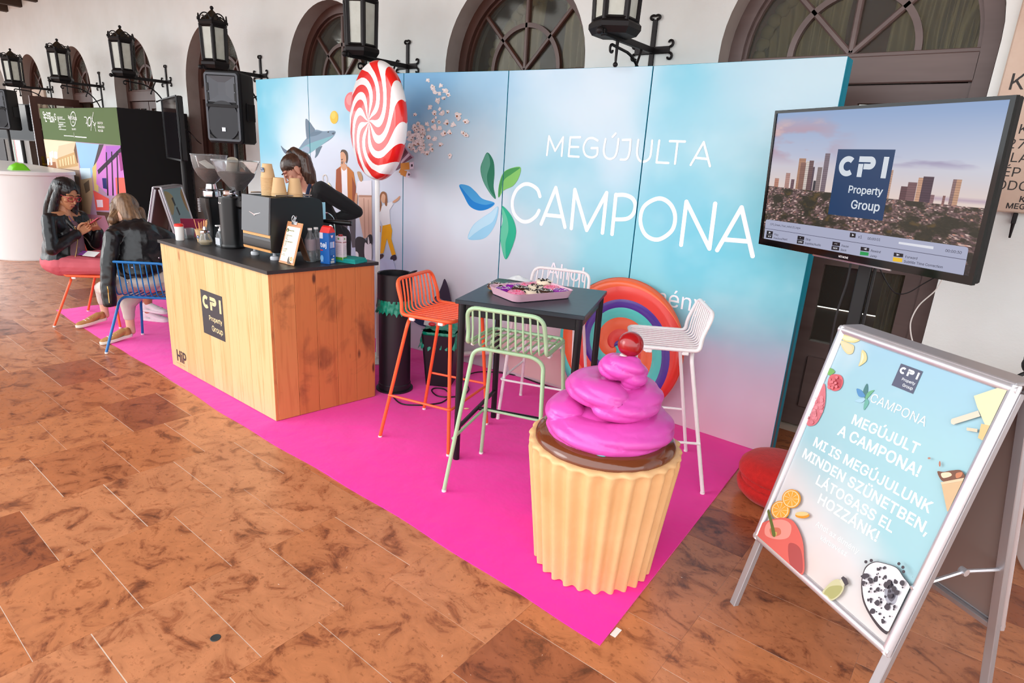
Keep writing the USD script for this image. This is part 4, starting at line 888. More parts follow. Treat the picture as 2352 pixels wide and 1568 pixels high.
part(b1, 'floor_ring', lathe([(br_+.004, 0), (br_+.02, 0), (br_+.02, .012), (br_+.004, .016)], 48, cap=False), binm)
b2 = thing('waste_bin', 'low square black bin overflowing with a green liner beneath the orange stool', 'waste bin', (-3.08, 3.12, .005), .55)
def sqt(w0, w1, z0, z1, d=1.25): return loft([(rrect(w0, w0*d, .02), z0), (rrect(w1, w1*d, .025), z1), (rrect(w1-.01, w1*d-.01, .022), z1), (rrect(w0-.01, w0*d-.01, .018), z0+.01)])
part(b2, 'body', sqt(.19, .25, 0, .40), binm, smooth=30)
part(b2, 'liner', mv(bag_skirt(.128, .415, .30, 96, 7, sq=1), s=None), bag_m, smooth=60)
lo, u, v = grid(lambda u, v: np.stack([(u-.5)*.25, (v-.5)*.3, .395+.055*meshkit.fbm(np.stack([u*4, v*4, u*0], 1)+3, 3, 5)+.02*np.sin(u*PI)], 1), 24, 24)
part(b2, 'liner_top', lo, bag_m, smooth=60)
jr, jw = mat('rubbish_red', (206, 40, 52), .4), mat('rubbish_white', (236, 230, 232), .4)
tq = solo('drink_carton', mv(bx(-.05, -.03, -.025, .05, .03, .025, .004), (-3.13, 3.05, .475), .7, .3, .2), jw, 'crushed red and white carton lying on top of the low square bin', 'rubbish')
solo('paper_scrap', mv(man(mell((0, 0, 0), (.03, .02, .016), n=12)), (-3.07, 3.0, .478), .3), jr, 'crumpled red paper on top of the low square bin', 'rubbish')

# ------------------------------------------------------------------ cables on the carpet
cab = mat('black_cable', (16, 12, 16), .5)
def cable(label, pts, r=.0045, m=cab, catg='cable', z=.011, name='floor_cable'):
    q = [fl(x, y, z) for x, y in pts]; return solo(name, tube(spl(q, 8), r, 6), m, label, catg)
cr8 = lambda *p: [(1000+x/7.84, 780+y/7.84) for x, y in p]
cable('black cable looping over the carpet from the bins past the table legs', [(898, 905), (920, 926), (960, 930), (1000, 927)]+cr8((150, 1110), (250, 1010), (180, 900), (60, 870), (-40, 880), (-60, 930), (40, 1010), (250, 1030), (480, 1000), (600, 900), (560, 790), (520, 700), (640, 610), (850, 575), (1150, 590), (1500, 650), (1800, 760), (2150, 880)), .0048)
sand = mat('crumb_paper', (236, 196, 150), .6)
q = fl(*cr8((560, 1268))[0]); solo('paper_crumb', mv(sph((0, 0, 0), .011, 1, (1.8, .8, .5)), (q[0], q[1], .012), .8), sand, 'tiny pale paper crumb on the carpet beside the table leg', 'crumb')
# ================================================================== things on the counter
chrome = mat('chrome', (206, 206, 210), .12, 1.0); steel_g = mat('grey_powdercoat', (104, 108, 112), .5, .25, bump=(300, .15, .0006)); blk = mat('satin_black', (15, 15, 17), .35); blk_m = mat('matt_black', (13, 13, 14), .55)
clear = glassy('clear_plastic', (232, 236, 238), .10, .04); kraft = mat('kraft_paper', (214, 178, 130), .65); lightwood = mat('light_wood', (226, 166, 104), .5)
greyp = mat('grey_foot', (196, 196, 200), .4)
em = thing('espresso_machine', 'black espresso machine with a grey back panel on the bar counter', 'coffee machine', (-3.85, 2.03, CT))
MW, MD, z0, z1 = .335, .39, .047, .388
prof_ = Polygon(rounded([(.0, z0+.06), (.0, z0+.005), (.06, z0), (MD, z0), (MD-.01, z1-.02), (MD-.06, z1), (.022, z1), (.018, z1-.01), (.0, z0+.06)], .03, 6))
part(em, 'body', basis(ext(prof_, MW), (0, 0, 0), (0, 1, 0), (0, 0, 1), (1, 0, 0)), blk)
pan = lambda za, zb, ya, yb, th=.008: tm([(.006, ya, za), (MW-.006, ya, za), (MW-.006, yb, zb), (.006, yb, zb), (.006, ya-th, za), (MW-.006, ya-th, za), (MW-.006, yb-th, zb), (.006, yb-th, zb)], [[4, 5, 6], [4, 6, 7], [0, 2, 1], [0, 3, 2], [0, 1, 5], [0, 5, 4], [1, 2, 6], [1, 6, 5], [2, 3, 7], [2, 7, 6], [3, 0, 4], [3, 4, 7]])
part(em, 'back_panel', pan(z0+.115, z1+.002, .003, .020, .012), steel_g, smooth=False)
part(em, 'lower_panel', pan(z0+.022, z0+.092, .006, .002, .002), steel_g, smooth=False)
part(em, 'wood_trim', cat(pan(z0+.095, z0+.112, .004, .004, .004), pan(z0+.004, z0+.020, .010, .006, .010)), lightwood, smooth=False)
wing = lambda s: tm([(0, 0, -.004), (s*.066, 0, .014), (s*.064, 0, .019), (0, 0, .008), (0, -.006, -.002), (s*.064, -.003, .015), (s*.062, -.003, .018), (0, -.006, .007)], [[4, 5, 6], [4, 6, 7], [0, 2, 1], [0, 3, 2], [0, 1, 5], [0, 5, 4], [1, 2, 6], [1, 6, 5], [2, 3, 7], [2, 7, 6]])
part(em, 'bird_emblem', mv(cat(wing(1), wing(-1), cbx((0, -.003, .001), (.010, .006, .014), .002)), (.165, .001, z0+.225)), chrome, smooth=False)
part(em, 'cup_rail', cat(tube(rounded([(.02, .06, z1+.012), (.02, MD-.07, z1+.012), (MW-.02, MD-.07, z1+.012), (MW-.02, .06, z1+.012)], .02, 4), .004, 6)), chrome)
for x in (.05, MW-.05):
    for y in (.05, MD-.06):
        part(em, 'foot', cat(lathe([(0, 0), (.026, 0), (.028, .012), (.024, .022), (.010, .026), (.010, z0+.004), (0, z0+.004)], 20, (x, y, 0))), greyp)
part(em, 'group_head', cat(cyl((.16, MD+.02, .20), (.16, MD+.02, .25), .034, 20), bx(.12, MD-.02, .23, .20, MD+.05, .28, .008)), chrome)
part(em, 'steam_wand', tube(rounded([(.26, MD-.02, .27), (.27, MD+.07, .285), (.28, MD+.115, .25), (.285, MD+.12, .09)], .05, 6), .0055, 8), chrome)
part(em, 'filter_handle', cat(tube([(.22, MD+.02, .232), (.27, MD+.07, .226), (.36, MD+.13, .222), (.41, MD+.16, .222), (.415, MD+.163, .222)], [.010, .013, .0175, .018, .012], 14)), blk)
part(em, 'side_screen', bx(MW-.006, MD-.03, z0+.20, MW-.001, MD+.015, z1-.03, .002), mat('screen_cyan', (150, 204, 224), .3))
# cups upside down on the machine
def cup_mesh(h=.092, r0=.044, r1=.030):         # mouth down
    return lathe([(r0+.0022, 0), (r0+.0026, .003), (r0, .005), (r1, h), (r1-.004, h-.001), (r1-.005, h-.006), (0, h-.006)], 24, cap=False)
c0 = None; k_ = 0
topz = CT+z1+.004
def cup_stack(n, p, gap, which, h=.092, rr=1.):
    global c0
    for i in range(n):
        z = topz+i*gap; lab = f'kraft paper cup in the {which} on the espresso machine'; g = f'cups of the {which}'
        if c0 is None:
            c0 = thing('paper_cup', lab, 'cup', (p[0], p[1], z), 0, g); part(c0, 'cup_body', cup_mesh(), kraft)
        else: dup(c0, 'paper_cup', lab, 'cup', (p[0], p[1], z), .3*i, g, s=rr)
sp_ = [fl(622, 452, topz), fl(636, 456, topz), fl(660, 459, topz), fl(676, 459, topz)]
bq = V(-3.71, 1.955)
cup_stack(11, (-3.745, 2.18), .0085, 'short left stack of nested cups', rr=.82); cup_stack(13, (-3.672, 2.125), .0088, 'tall middle stack of nested cups', rr=.95)
cup_stack(3, (-3.60, 2.155), .0085, 'low front stack of nested cups', rr=1.05); cup_stack(3, (-3.565, 2.245), .0085, 'low rear stack of nested cups', rr=1.05)
lt = thing('cup_emblem', 'small blue square emblem printed on the tall stack of cups', 'emblem', (0, 0, 0))
q = V(-3.672, 2.125, topz+12*.0088); nn_ = V(.25, -.968, 0); xx_ = V(.968, .25, 0)
ls = Sheet(lt, q+nn_*.0395+V(0, 0, .032), xx_, V(0, 0, 1), vinyl, .0003)
ls.put('square_emblem', place_items([(g, c) for g, c in cpi_logo(.026, .027, (24, 62, 104), (240, 240, 240))], (.013, .032), PI))
# grinders
def lerp_loft(lo, hi, z0, z1, n=1): return loft([(lo, z0), (hi, z1)])
oct_ = lambda w, d: rrect(w, d, min(w, d)*.22)
gr = thing('coffee_grinder', 'tall black coffee grinder with a clear hopper of dark beans beside the machine', 'coffee grinder', (-4.14, 2.11, CT))
part(gr, 'body', lathe([(0, 0), (.074, 0), (.078, .006), (.078, .02), (.073, .03), (.073, .335), (.070, .345), (.0, .347)], 48), blk)
part(gr, 'motor_head', bx(-.045, .0, .27, .14, .15, .345, .02), blk); part(gr, 'collar', cat(lathe([(.05, .345), (.052, .352), (.040, .362), (.042, .382), (.036, .39), (0, .39)], 32), cyl((.03, -.02, .37), (.085, -.03, .372), .004, 8), sph((.088, -.03, .372), .008, 1)), chrome)
ho = mv(loft([(oct_(.06, .06), .39), (oct_(.185, .175), .482), (oct_(.245, .23), .575), (oct_(.252, .236), .578), (oct_(.252, .236), .588), (oct_(.245, .23), .59)]), (.043, .034, 0), .25)
part(gr, 'hopper', ho, clear, smooth=25)
beans = mat('coffee_beans', (52, 28, 18), .4, noise=(90, (30, 15, 10), 2, (1, 1, 1)), bump=(150, .8, .004)); beans2 = mat('light_coffee_beans', (132, 84, 58), .45, noise=(90, (90, 52, 34), 2, (1, 1, 1)), bump=(150, .8, .004))
part(gr, 'beans', mv(loft([(oct_(.05, .05), .395), (oct_(.176, .166), .483), (oct_(.195, .182), .505), (oct_(.16, .15), .512)]), (.043, .034, 0), .25), beans)
bagw = mat('white_paper_bag', (238, 234, 222), .7)
bgm, u, v = grid(lambda u, v: np.stack([.034*np.cos(u*2*PI*.93), .024*np.sin(u*2*PI*.93), (v-.5)*.15], 1), 30, 4); bgi = bgm.copy(); bgi.invert()
part(gr, 'paper_bag', mv(cat(bgm, bgi), (.02, .02, .545), 1.2, .95), bagw, smooth=60)
part(gr, 'lettering', basis(text('ELLA', .010, True), V(-.02, -.0735, .30), V(.92, .05, 0)/np.linalg.norm([.92, .05]), (0, 0, 1), (0, -1, 0)), mat('white_lettering', (240, 236, 236), .4), smooth=False)
g2 = thing('coffee_grinder', 'second coffee grinder with a rounded clear hopper of lighter beans at the left', 'coffee grinder', (-4.60, 2.21, CT))
part(g2, 'body', loft([(rrect(.10, .11, .02), 0), (rrect(.09, .10, .02), .06), (rrect(.075, .09, .02), .12), (rrect(.12, .14, .03), .24), (rrect(.125, .15, .03), .30), (rrect(.11, .13, .03), .31)]), blk)
part(g2, 'fins', cat([cbx((-.05, -.075, .20+.011*i), (.03, .008, .004)) for i in range(9)]), greyp, smooth=False)
part(g2, 'collar', lathe([(0, .30), (.055, .305), (.06, .315), (.058, .35), (.04, .356), (.032, .40), (.036, .405), (0, .41)], 32), chrome)
part(g2, 'lid_ring', lathe([(.078, .362), (.082, .365), (.078, .368), (0, .366)], 32), chrome)
part(g2, 'hopper', lathe([(.03, .405), (.05, .42), (.085, .46), (.108, .51), (.118, .56), (.121, .60), (.124, .602), (.124, .608), (0, .612)], 40), clear, smooth=40)
part(g2, 'beans', lathe([(0, .408), (.028, .408), (.048, .424), (.083, .462), (.100, .50), (.09, .51), (0, .513)], 40), beans2)
part(g2, 'paper_scoop', mv(bx(-.06, -.03, 0, .06, .03, .004, .001), (.02, -.02, .53), .4, .3, .5), bagw, smooth=False)
# small things at the left end
P_ = lambda x, y: fl(x, y, CT)
q = P_(404, 552)
tu = thing('sweetener_tube', 'white tube with a red lid at the left end of the counter', 'container', (q[0], q[1]+.03, CT)); part(tu, 'tube_body', lathe([(0, 0), (.026, 0), (.028, .004), (.030, .104), (.0, .104)], 28), plast_w); part(tu, 'lid', lathe([(.031, .100), (.032, .103), (.031, .113), (.026, .118), (0, .118)], 28), mat('lid_red', (232, 44, 34), .35))
q = P_(425, 548)
tb2 = thing('clear_tub', 'small clear plastic tub with brown crumbs beside the red lidded tube', 'tub', (q[0], q[1]+.03, CT)); part(tb2, 'tub_body', loft([(rrect(.055, .055, .012), 0), (rrect(.07, .07, .014), .075), (rrect(.064, .064, .013), .075), (rrect(.05, .05, .01), .004)]), clear, smooth=40); part(tb2, 'crumbs', mv(loft([(rrect(.046, .046, .01), .004), (rrect(.05, .05, .01), .02), (rrect(.03, .03, .008), .026)]), (0, 0, 0)), beans2)
q = P_(454, 556)
sc = thing('stirrer_cup', 'kraft paper cup full of wooden stirrers behind the sugar jar', 'cup', (q[0], q[1]+.03, CT)); part(sc, 'cup_body', lathe([(0, 0), (.027, 0), (.040, .088), (.042, .090), (.040, .092), (.036, .088), (.025, .006), (0, .006)], 28, cap=False), kraft)
se = Sheet(sc, (.006, -.0345, .03), V(.95, .3, 0)/np.linalg.norm([.95, .3]), V(0, 0, 1), vinyl, .0006); se.put('square_emblem', [(sbox(0, 0, .018, .02), (30, 70, 130)), (sbox(.004, .006, .014, .014), (220, 230, 240))])
for i in range(16):
    a = rng.uniform(0, 2*PI); l = rng.uniform(.13, .16); d = V(.035*math.cos(a)+.01, .03*math.sin(a), l); m = bx(-.0028, -.0008, 0, .0028, .0008, l, .0005); d /= np.linalg.norm(d); x = np.cross([0, 1, 0], d); x /= np.linalg.norm(x)
    part(sc, 'stirrer', basis(m, (.012*math.cos(a), .012*math.sin(a), .008), x, np.cross(d, x), d), lightwood, smooth=False)
q = P_(463, 563)
sj = thing('sugar_jar', 'round glass sugar jar with a metal pourer at the front of the counter', 'jar', (q[0], q[1]+.03, CT)); part(sj, 'glass_body', lathe([(0, 0), (.036, 0), (.043, .012), (.045, .03), (.038, .055), (.030, .07), (.029, .085), (0, .085)], 32), clear, smooth=50); part(sj, 'sugar', lathe([(0, .003), (.034, .003), (.041, .014), (.042, .024), (.02, .034), (0, .028)], 28), mat('raw_sugar', (206, 172, 116), .7)); part(sj, 'pourer', cat(lathe([(.031, .083), (.032, .09), (.026, .1), (.012, .106), (.010, .128), (0, .128)], 24), cyl((0, 0, .02), (0, 0, .085), .005, 8)), chrome)
q = P_(498, 566)
sb = thing('sanitiser_bottle', 'clear pump bottle of hand sanitiser in front of the tall grinder', 'bottle', (q[0]+.005, q[1]+.03, CT)); part(sb, 'bottle_body', loft([(rrect(.07, .045, .014), 0), (rrect(.072, .047, .015), .005), (rrect(.07, .045, .015), .075), (rrect(.05, .035, .014), .098), (rrect(.026, .026, .012), .108)]), clear, smooth=40); part(sb, 'gel', loft([(rrect(.066, .041, .013), .003), (rrect(.066, .041, .013), .062)]), glassy('gel', (214, 220, 226), .25)); part(sb, 'label_sheet', bx(-.03, -.0245, .012, .033, -.0236, .06), mat('label_grey', (206, 208, 214), .5), smooth=False); part(sb, 'pump', cat(cyl((0, 0, .106), (0, 0, .122), .013, 16), cyl((0, 0, .12), (0, 0, .142), .006, 10), bx(-.011, -.03, .138, .011, .011, .148, .003)), plast_w)
# clipboard menu on a stand
A, B = fl(633, 603, CT), fl(676, 614, CT); A, B = A+V(0, .02, 0), B+V(0, .02, 0)
Xc = (B-A)/np.linalg.norm(B-A); Nc = np.cross(Xc, [0, 0, 1.]); tl = .30; Yc = V(0, 0, 1)*math.cos(tl)-Nc*math.sin(tl); wC = np.linalg.norm(B-A)*.80
hC = .262
cl = thing('menu_clipboard', 'narrow menu on a wooden clipboard propped at the counter corner', 'menu board', (A[0], A[1], CT))
zN = np.cross(Xc, Yc); L0 = V(0, 0, .002)
part(cl, 'board', basis(bx(0, 0, -.006, wC, hC, 0, .002), L0, Xc, Yc, zN), lightwood, smooth=False)
part(cl, 'prop_leg', basis(bx(wC*.3, 0, -.006, wC*.7, .23, 0, .002), L0+Yc*.235-zN*.006-zN*.0, Xc, -(V(0, 0, 1)*math.cos(.42)+Nc*math.sin(.42)) if False else -(V(0, 0, 1)*math.cos(.35)+Nc*math.sin(.35))), mat('prop_wood', (96, 64, 44), .6), smooth=False)
ks = Sheet(cl, L0, Xc, Yc, vinyl, .0004)
it = [(sbox(.004, .004, wC-.004, hC-.004), (196, 130, 86)), (sbox(.013, .014, wC-.013, hC-.03), (252, 246, 218))]
for y in (.188, .15, .112, .077): it.append((sbox(.03, y, wC-.03, y+.0006), (210, 196, 160)))
for s, y, x, h in (('BLACK COFFEE', .172, .020, .0062), ('BLACK AND WHITE', .134, .020, .0062), ('TEJ / MILK', .088, .020, .0058), ('espresso', .163, .020, .004), ('lungo', .156, .020, .004), ('americano', .149, .020, .004), ('cappuccino', .126, .020, .004), ('cortado', .119, .020, .004), ('flat white', .112, .020, .004), ('latte', .105, .020, .004), ('laktózmentes tej', .080, .020, .004), ('növényi tejek', .073, .020, .004), ('cold coffee', .056, .020, .004), ('espresso tonic', .049, .020, .004)):
    t = text(s, h, s.isupper(), .0002); t.apply_translation((x, y, 0)); it.append((t, (88, 76, 58)))
t = text('espresso coffee', .007, True, .0002); k = twidth(t); t.vertices[:, 0] *= min(1, .055/k); t.apply_translation((.038, .204, 0)); it.append((t, (110, 108, 70)))
it += [(Point(.026, .207).buffer(.0105), (38, 38, 30)), (affinity.scale(Point(.026, .205).buffer(.0065), .8, 1), (206, 222, 150)), (Point(wC-.034, .036).buffer(.019), (238, 234, 224)), (Point(wC-.034, .036).buffer(.0135), (206, 148, 78)), (Point(wC-.034, .036).buffer(.006), (236, 206, 150)), (Polygon(spl([(wC-.062, .006), (wC-.03, .006), (wC-.04, .016), (wC-.055, .03), (wC-.06, .05), (wC-.068, .028)], 5, True)), (84, 60, 40))]
ks.put('menu_print', it)
clp = cat(basis(cat(bx(-.026, -.012, .001, .026, .010, .006, .002), bx(-.02, -.002, .004, .02, .008, .014, .003)), L0+Xc*wC*.5+Yc*(hC-.004), Xc, Yc, zN), [basis(tube(spl([(s*.008, .0, .01), (s*.020, .02, .014), (s*.017, .038, .012), (s*.006, .034, .010), (s*.006, .012, .01)], 5, True), .002, 6, True), L0+Xc*wC*.5+Yc*(hC-.002), Xc, Yc, zN) for s in (-1, 1)])
part(cl, 'bulldog_clip', clp, chrome)
# cartons, bottles and cloth
yaw_c = .32
q = P_(741, 606); ml = thing('milk_carton', 'blue milk carton with a red gable top at the counter edge', 'carton', (q[0]-.005, q[1]+.045, CT), yaw_c)
part(ml, 'carton_body', bx(-.034, -.034, 0, .034, .034, .195, .002), mat('carton_blue', (18, 96, 178), .4), smooth=False)
part(ml, 'gable_top', trimesh.convex.convex_hull(np.array([(-.034, -.034, .195), (.034, -.034, .195), (.034, .034, .195), (-.034, .034, .195), (-.033, -.012, .228), (.033, -.012, .228), (.033, .012, .228), (-.033, .012, .228), (-.03, .0, .236), (.03, 0, .236)])), mat('carton_red', (226, 38, 34), .4), smooth=False)
part(ml, 'cap', cyl((.0, .018, .215), (.004, .036, .232), .012, 14), plast_w)
ms_ = Sheet(ml, (-.034, -.034, 0), V(1, 0, 0), V(0, 0, 1), vinyl, .0004)
t = text('tej', .03, True, .0002); t.apply_translation((.004, .105, 0)); t2 = text('1 l', .010, True, .0002); t2.apply_translation((.006, .012, 0))
ms_.put('print', [(sbox(0, .158, .025, .195), (214, 214, 232)), (t, (240, 244, 250)), (sbox(.004, .082, .022, .089), (214, 30, 40)), (affinity.scale(Point(.014, .035).buffer(.015), .8, 1.3), (120, 176, 224)), (t2, (230, 238, 246))])
msr = Sheet(ml, (.034, -.034, 0), V(0, 1, 0), V(0, 0, 1), vinyl, .0004)
msr.put('print', [(sbox(.006, .098, .056, .142), (44, 70, 160)), (sbox(.009, .101, .042, .139), (150, 186, 232)), (sbox(.043, .101, .054, .139), (228, 206, 216)), (Polygon([(.018, .18), (.046, .18), (.034, .162), (.028, .162)]), (232, 150, 170)), (Polygon([(.021, .177), (.043, .177), (.033, .165), (.029, .165)]), (240, 236, 240)), (Point(.02, .048).buffer(.006), (40, 50, 130)), (Point(.044, .048).buffer(.006), (226, 214, 230)), (sbox(.012, .004, .05, .02), (206, 206, 206)), (sbox(.02, .024, .048, .034), (224, 218, 206))]+[(sbox(.014, .06+.005*i, .05, .0615+.005*i), (90, 150, 206)) for i in range(7)])
q = P_(770, 602); wc = thing('oat_drink_carton', 'slim white carton with a green base band behind the milk carton', 'carton', (q[0], q[1]+.045, CT), yaw_c)
part(wc, 'carton_body', bx(-.03, -.022, 0, .03, .022, .165, .002), mat('carton_white', (228, 214, 220), .45), smooth=False); part(wc, 'cap', cyl((0, .0, .165), (0, 0, .176), .014, 14), mat('cap_red', (150, 24, 34), .4))
for o_, X_, w_ in (((-.03, -.022, 0), V(1, 0, 0), .06), ((.03, -.022, 0), V(0, 1, 0), .044)):
    s_ = Sheet(wc, o_, X_, V(0, 0, 1), vinyl, .0004); t = text('MACADAMIA', .006, True, .0002); t.vertices[:, 0] *= min(1, w_*.8/twidth(t)); t.apply_translation((w_*.1, .125, 0))
    s_.put('print', [(sbox(.002, .002, w_-.002, .032), (86, 160, 46)), (t, (150, 40, 60)), (Point(w_/2, .15).buffer(.006), (90, 160, 70))]+[(sbox(w_*.15, .05+.006*i, w_*.85, .0515+.006*i), (196, 176, 190)) for i in range(11)])
for i, (x, y, lab) in enumerate(((700, 603, 'crumpled clear plastic water bottle behind the menu clipboard'), (714, 600, 'second clear plastic bottle with a ribbed label beside the milk carton'))):
    q = P_(x, y); bt = thing('plastic_bottle', lab, 'bottle', (q[0]-.015, q[1]+.055, CT)); part(bt, 'bottle_body', lathe([(0, 0), (.03, .002), (.034, .012), (.032, .03), (.034, .05), (.033, .09), (.034, .12), (.03, .15), (.016, .18), (.013, .19), (.013, .2), (0, .2)], 24), clear, smooth=40); part(bt, 'label_sheet', lathe([(.0345, .075), (.035, .08), (.035, .14), (.0345, .145)], 24, cap=False), glassy('label_film', (190, 176, 184), .55)); part(bt, 'cap', cyl((0, 0, .2), (0, 0, .212), .014, 14), plast_w)
clo = mat('teal_cloth', (16, 150, 142), .85, bump=(120, .5, .002))
q = fl(823, 600, CT); cl_t = thing('cleaning_cloth', 'folded teal cleaning cloth at the back corner of the counter', 'cloth', (-3.262, 2.44, CT), .3)
for i, (z, s) in enumerate(((0, 1.), (.012, .93))):
    m, u, v = grid(lambda u, v: np.stack([(u-.5)*.16*s, (v-.5)*.13*s, .011+z+.006*meshkit.noise(np.stack([u*5, v*5, u*0+i], 1), 2)], 1), 18, 16); lo_ = m.copy(); lo_.vertices = lo_.vertices*[1, 1, 0]+[0, 0, z+.0006]; lo_.invert()
    n_g = 18*16; idx = np.arange(n_g).reshape(16, 18); rg_ = np.concatenate([idx[0], idx[1:, -1], idx[-1, -2::-1], idx[-2:0:-1, 0]]); k2 = len(rg_)
    sk = tm(np.vstack([m.vertices[rg_], lo_.vertices[rg_]]), [[(j+1) % k2, j, k2+j] for j in range(k2)]+[[(j+1) % k2, k2+j, k2+(j+1) % k2] for j in range(k2)])
    part(cl_t, 'fold', cat(m, lo_, sk), clo, smooth=40)

# ================================================================== big screen on a pole
scr_m = cdmat('screen_glow', .2, .72, specular_ior_level=.25); gloss_b = mat('gloss_black', (8, 9, 9), .08)
TC, TA, TT, TWd, THt = V(-.527, 3.119, 1.634), -.511, -.063, 1.1, .67
tr_, tn_ = V(math.cos(TA), math.sin(TA), 0), V(math.sin(TA), -math.cos(TA), 0); tu_ = V(0, 0, 1)*math.cos(TT)-tn_*math.sin(TT); tnn = np.cross(tr_, tu_)
tv = thing('television', 'large black television showing a city skyline on a black pole stand', 'television', (0, 0, 0))
ctr_m = lambda m: basis(m, TC, tr_, tu_, tnn)
W2, H2 = TWd/2, THt/2; bot = -H2+.032
fr_ = ext(sbox(-W2, -H2, W2, H2).difference(sbox(-W2+.013, bot, W2-.018, H2-.014)), .02)
part(tv, 'bezel', ctr_m(mv(fr_, (0, 0, -.012))), gloss_b, smooth=False); part(tv, 'back_shell', ctr_m(cat(bx(-W2+.002, -H2+.002, -.045, W2-.002, H2-.002, -.011, .006), bx(-W2*.7, -H2*.8, -.075, W2*.7, H2*.5, -.04, .01))), blk_m)
part(tv, 'chrome_strip', ctr_m(bx(-.19, -H2-.006, .002, .22, -H2+.002, .009, .001)), chrome, smooth=False)
part(tv, 'lettering', ctr_m(mv(text('HITACHI', .0085, True), (-.045, -H2+.011, .0085))), mat('white_lettering', (240, 236, 236), .4), smooth=False)
so = TC+tr_*(-W2+.012)+tu_*(bot-.001); SW, SH = TWd-.029, H2-.013-bot
bld = [(.035, .06, .50, (200, 140, 120)), (.10, .125, .545, (196, 150, 140)), (.135, .155, .50, (120, 90, 100)), (.165, .205, .66, (190, 140, 112)), (.178, .21, .63, (150, 108, 96)), (.207, .225, .64, (228, 214, 206)), (.225, .25, .645, (120, 90, 92)), (.25, .26, .60, (98, 78, 92)), (.262, .295, .50, (66, 62, 70)), (.275, .30, .60, (146, 128, 128)), (.305, .33, .70, (134, 116, 128)), (.545, .575, .62, (180, 150, 150)),
       (.575, .62, .545, (160, 118, 112)), (.61, .635, .60, (206, 164, 142)), (.68, .715, .50, (104, 70, 76)), (.705, .74, .53, (132, 96, 100)), (.742, .765, .56, (220, 170, 140)), (.76, .80, .57, (86, 64, 78)), (.80, .815, .46, (150, 112, 118)), (.845, .856, .46, (150, 106, 104)), (.87, .90, .56, (212, 164, 134)), (.87, .883, .56, (150, 118, 118))]
def city(u, v):
    P = lambda s, t, k: meshkit.fbm(np.stack([u*s, v*t, 0*u+k], 1), 5, int(k))
    c = mix3((206, 208, 228), (150, 176, 218), np.clip((v-.62)/.36, 0, 1)); c = mix3((244, 222, 212), c, np.clip((v-.40)/.28, 0, 1)); c = mix3(c, (226, 232, 244), np.clip((u-.45)*1.4, 0, 1)*np.clip((.95-v)*3, 0, 1)*.6*np.clip((v-.5)*8, 0, 1))
    m = np.clip((P(5, 9, 3)-.42)*6, 0, 1)*np.clip((.46-u)*4, 0, 1)*np.clip((v-.60)*9, 0, 1)*np.clip((.99-v)*9, 0, 1); c = mix3(c, (192, 160, 178), m*.85); c = mix3(c, (232, 194, 188), np.clip((P(8, 14, 6)-.55)*6, 0, 1)*m*.7)
    m2 = np.clip((P(4, 16, 9)-.40)*6, 0, 1)*np.clip(1-np.abs(v-.655)/.045, 0, 1)*np.clip((u-.5)*6, 0, 1); c = mix3(c, (164, 152, 186), m2*.85)
    hz = .425-.03*(u-.3)
    c = mix3(c, (190, 164, 186), (np.clip(1-np.abs(v-.44)/.02, 0, 1)*(u > .75))*.8)
    for a, b, t, col in bld:
        inb = (u >= a) & (u <= b) & (v < t) & (v > .34); stripe = 1-.12*(np.sin(v*420) > 0)
        c = np.where(inb[:, None], np.array(col)[None]*stripe[:, None], c)
    g = v < hz
    pq = np.clip((.45-v)/.45, 0, 1); cv = np.floor(62*pq**.62); cu = np.floor((u-.5)*(150-95*pq)+cv*.37); hsh = meshkit.noise(np.stack([cu*7.31+.5, cv*5.17+.5, 0*u], 1), 11); h2 = meshkit.noise(np.stack([cu*3.1+.5, cv*9.7+.5, 0*u+3], 1), 12)
    fo = P(16, 20, 15); tree = np.clip((fo-.47)*9, 0, 1)
    base = mix3((70, 52, 54), (176, 140, 136), hsh**1.3); base = mix3(base, (238, 208, 200), np.clip((h2-.70)*8, 0, 1)); base = mix3(base, (196, 120, 96), np.clip((hsh*h2-.5)*6, 0, .6)); base = mix3(base, (48, 46, 34), tree*.95); base = mix3(base, (60, 54, 42), np.clip((P(60, 70, 33)-.52)*9, 0, 1)*.8); base = mix3(base, (120, 92, 46), np.clip((P(30, 30, 21)-.6)*6, 0, 1)*tree*.6)
    base = mix3(base, (40, 34, 40), np.clip((.17-v)*4, 0, .75)); c = np.where(g[:, None], base, c)
    rf = np.clip((P(3, 3, 30)-.62)*5, 0, 1)*.0
    return np.clip(c*.98, 0, 255)
m, u, v = grid(lambda u, v: np.stack([u*SW, v*SH, 0*u], 1), 620, 350)
part(tv, 'screen', basis(m, so, tr_, tu_, tnn), scr_m, cd=np.array(lin(city(u, v))).reshape(-1, 3))
ts = Sheet(tv, so, tr_, tu_, scr_m, .0004)
def c1(x, y): return (1720+x/3.016, 180+y/3.016)
def ptext(sh, s, pl, pr_, bold=False, wmax=None):
    a, b = sh.uv(*pl), sh.uv(*pr_); t = text(s, 1., bold, .0002); k = twidth(t); sc = np.linalg.norm(b-a)/k; t.vertices[:, :2] *= sc; t.vertices[:, 0] -= t.bounds[0][0]
    ang = math.atan2((b-a)[1], (b-a)[0]); return place_items([(t, None)], a, ang)[0][0]
A, B, C = ts.uv(*c1(620, 490)), ts.uv(*c1(1018, 490)), ts.uv(*c1(548, 940)); W_, H_ = B[0]-A[0], A[1]-C[1]
ts.put('square_emblem', place_items(cpi_logo(W_, H_, (10, 58, 104), (222, 230, 240)), (A[0], C[1])))
bar = Polygon(rounded([ts.uv(*c1(105, 1113)), ts.uv(*c1(120, 975)), ts.uv(*c1(1526, 1170)), ts.uv(*c1(1486, 1376)), ts.uv(*c1(105, 1113))], .012, 5))
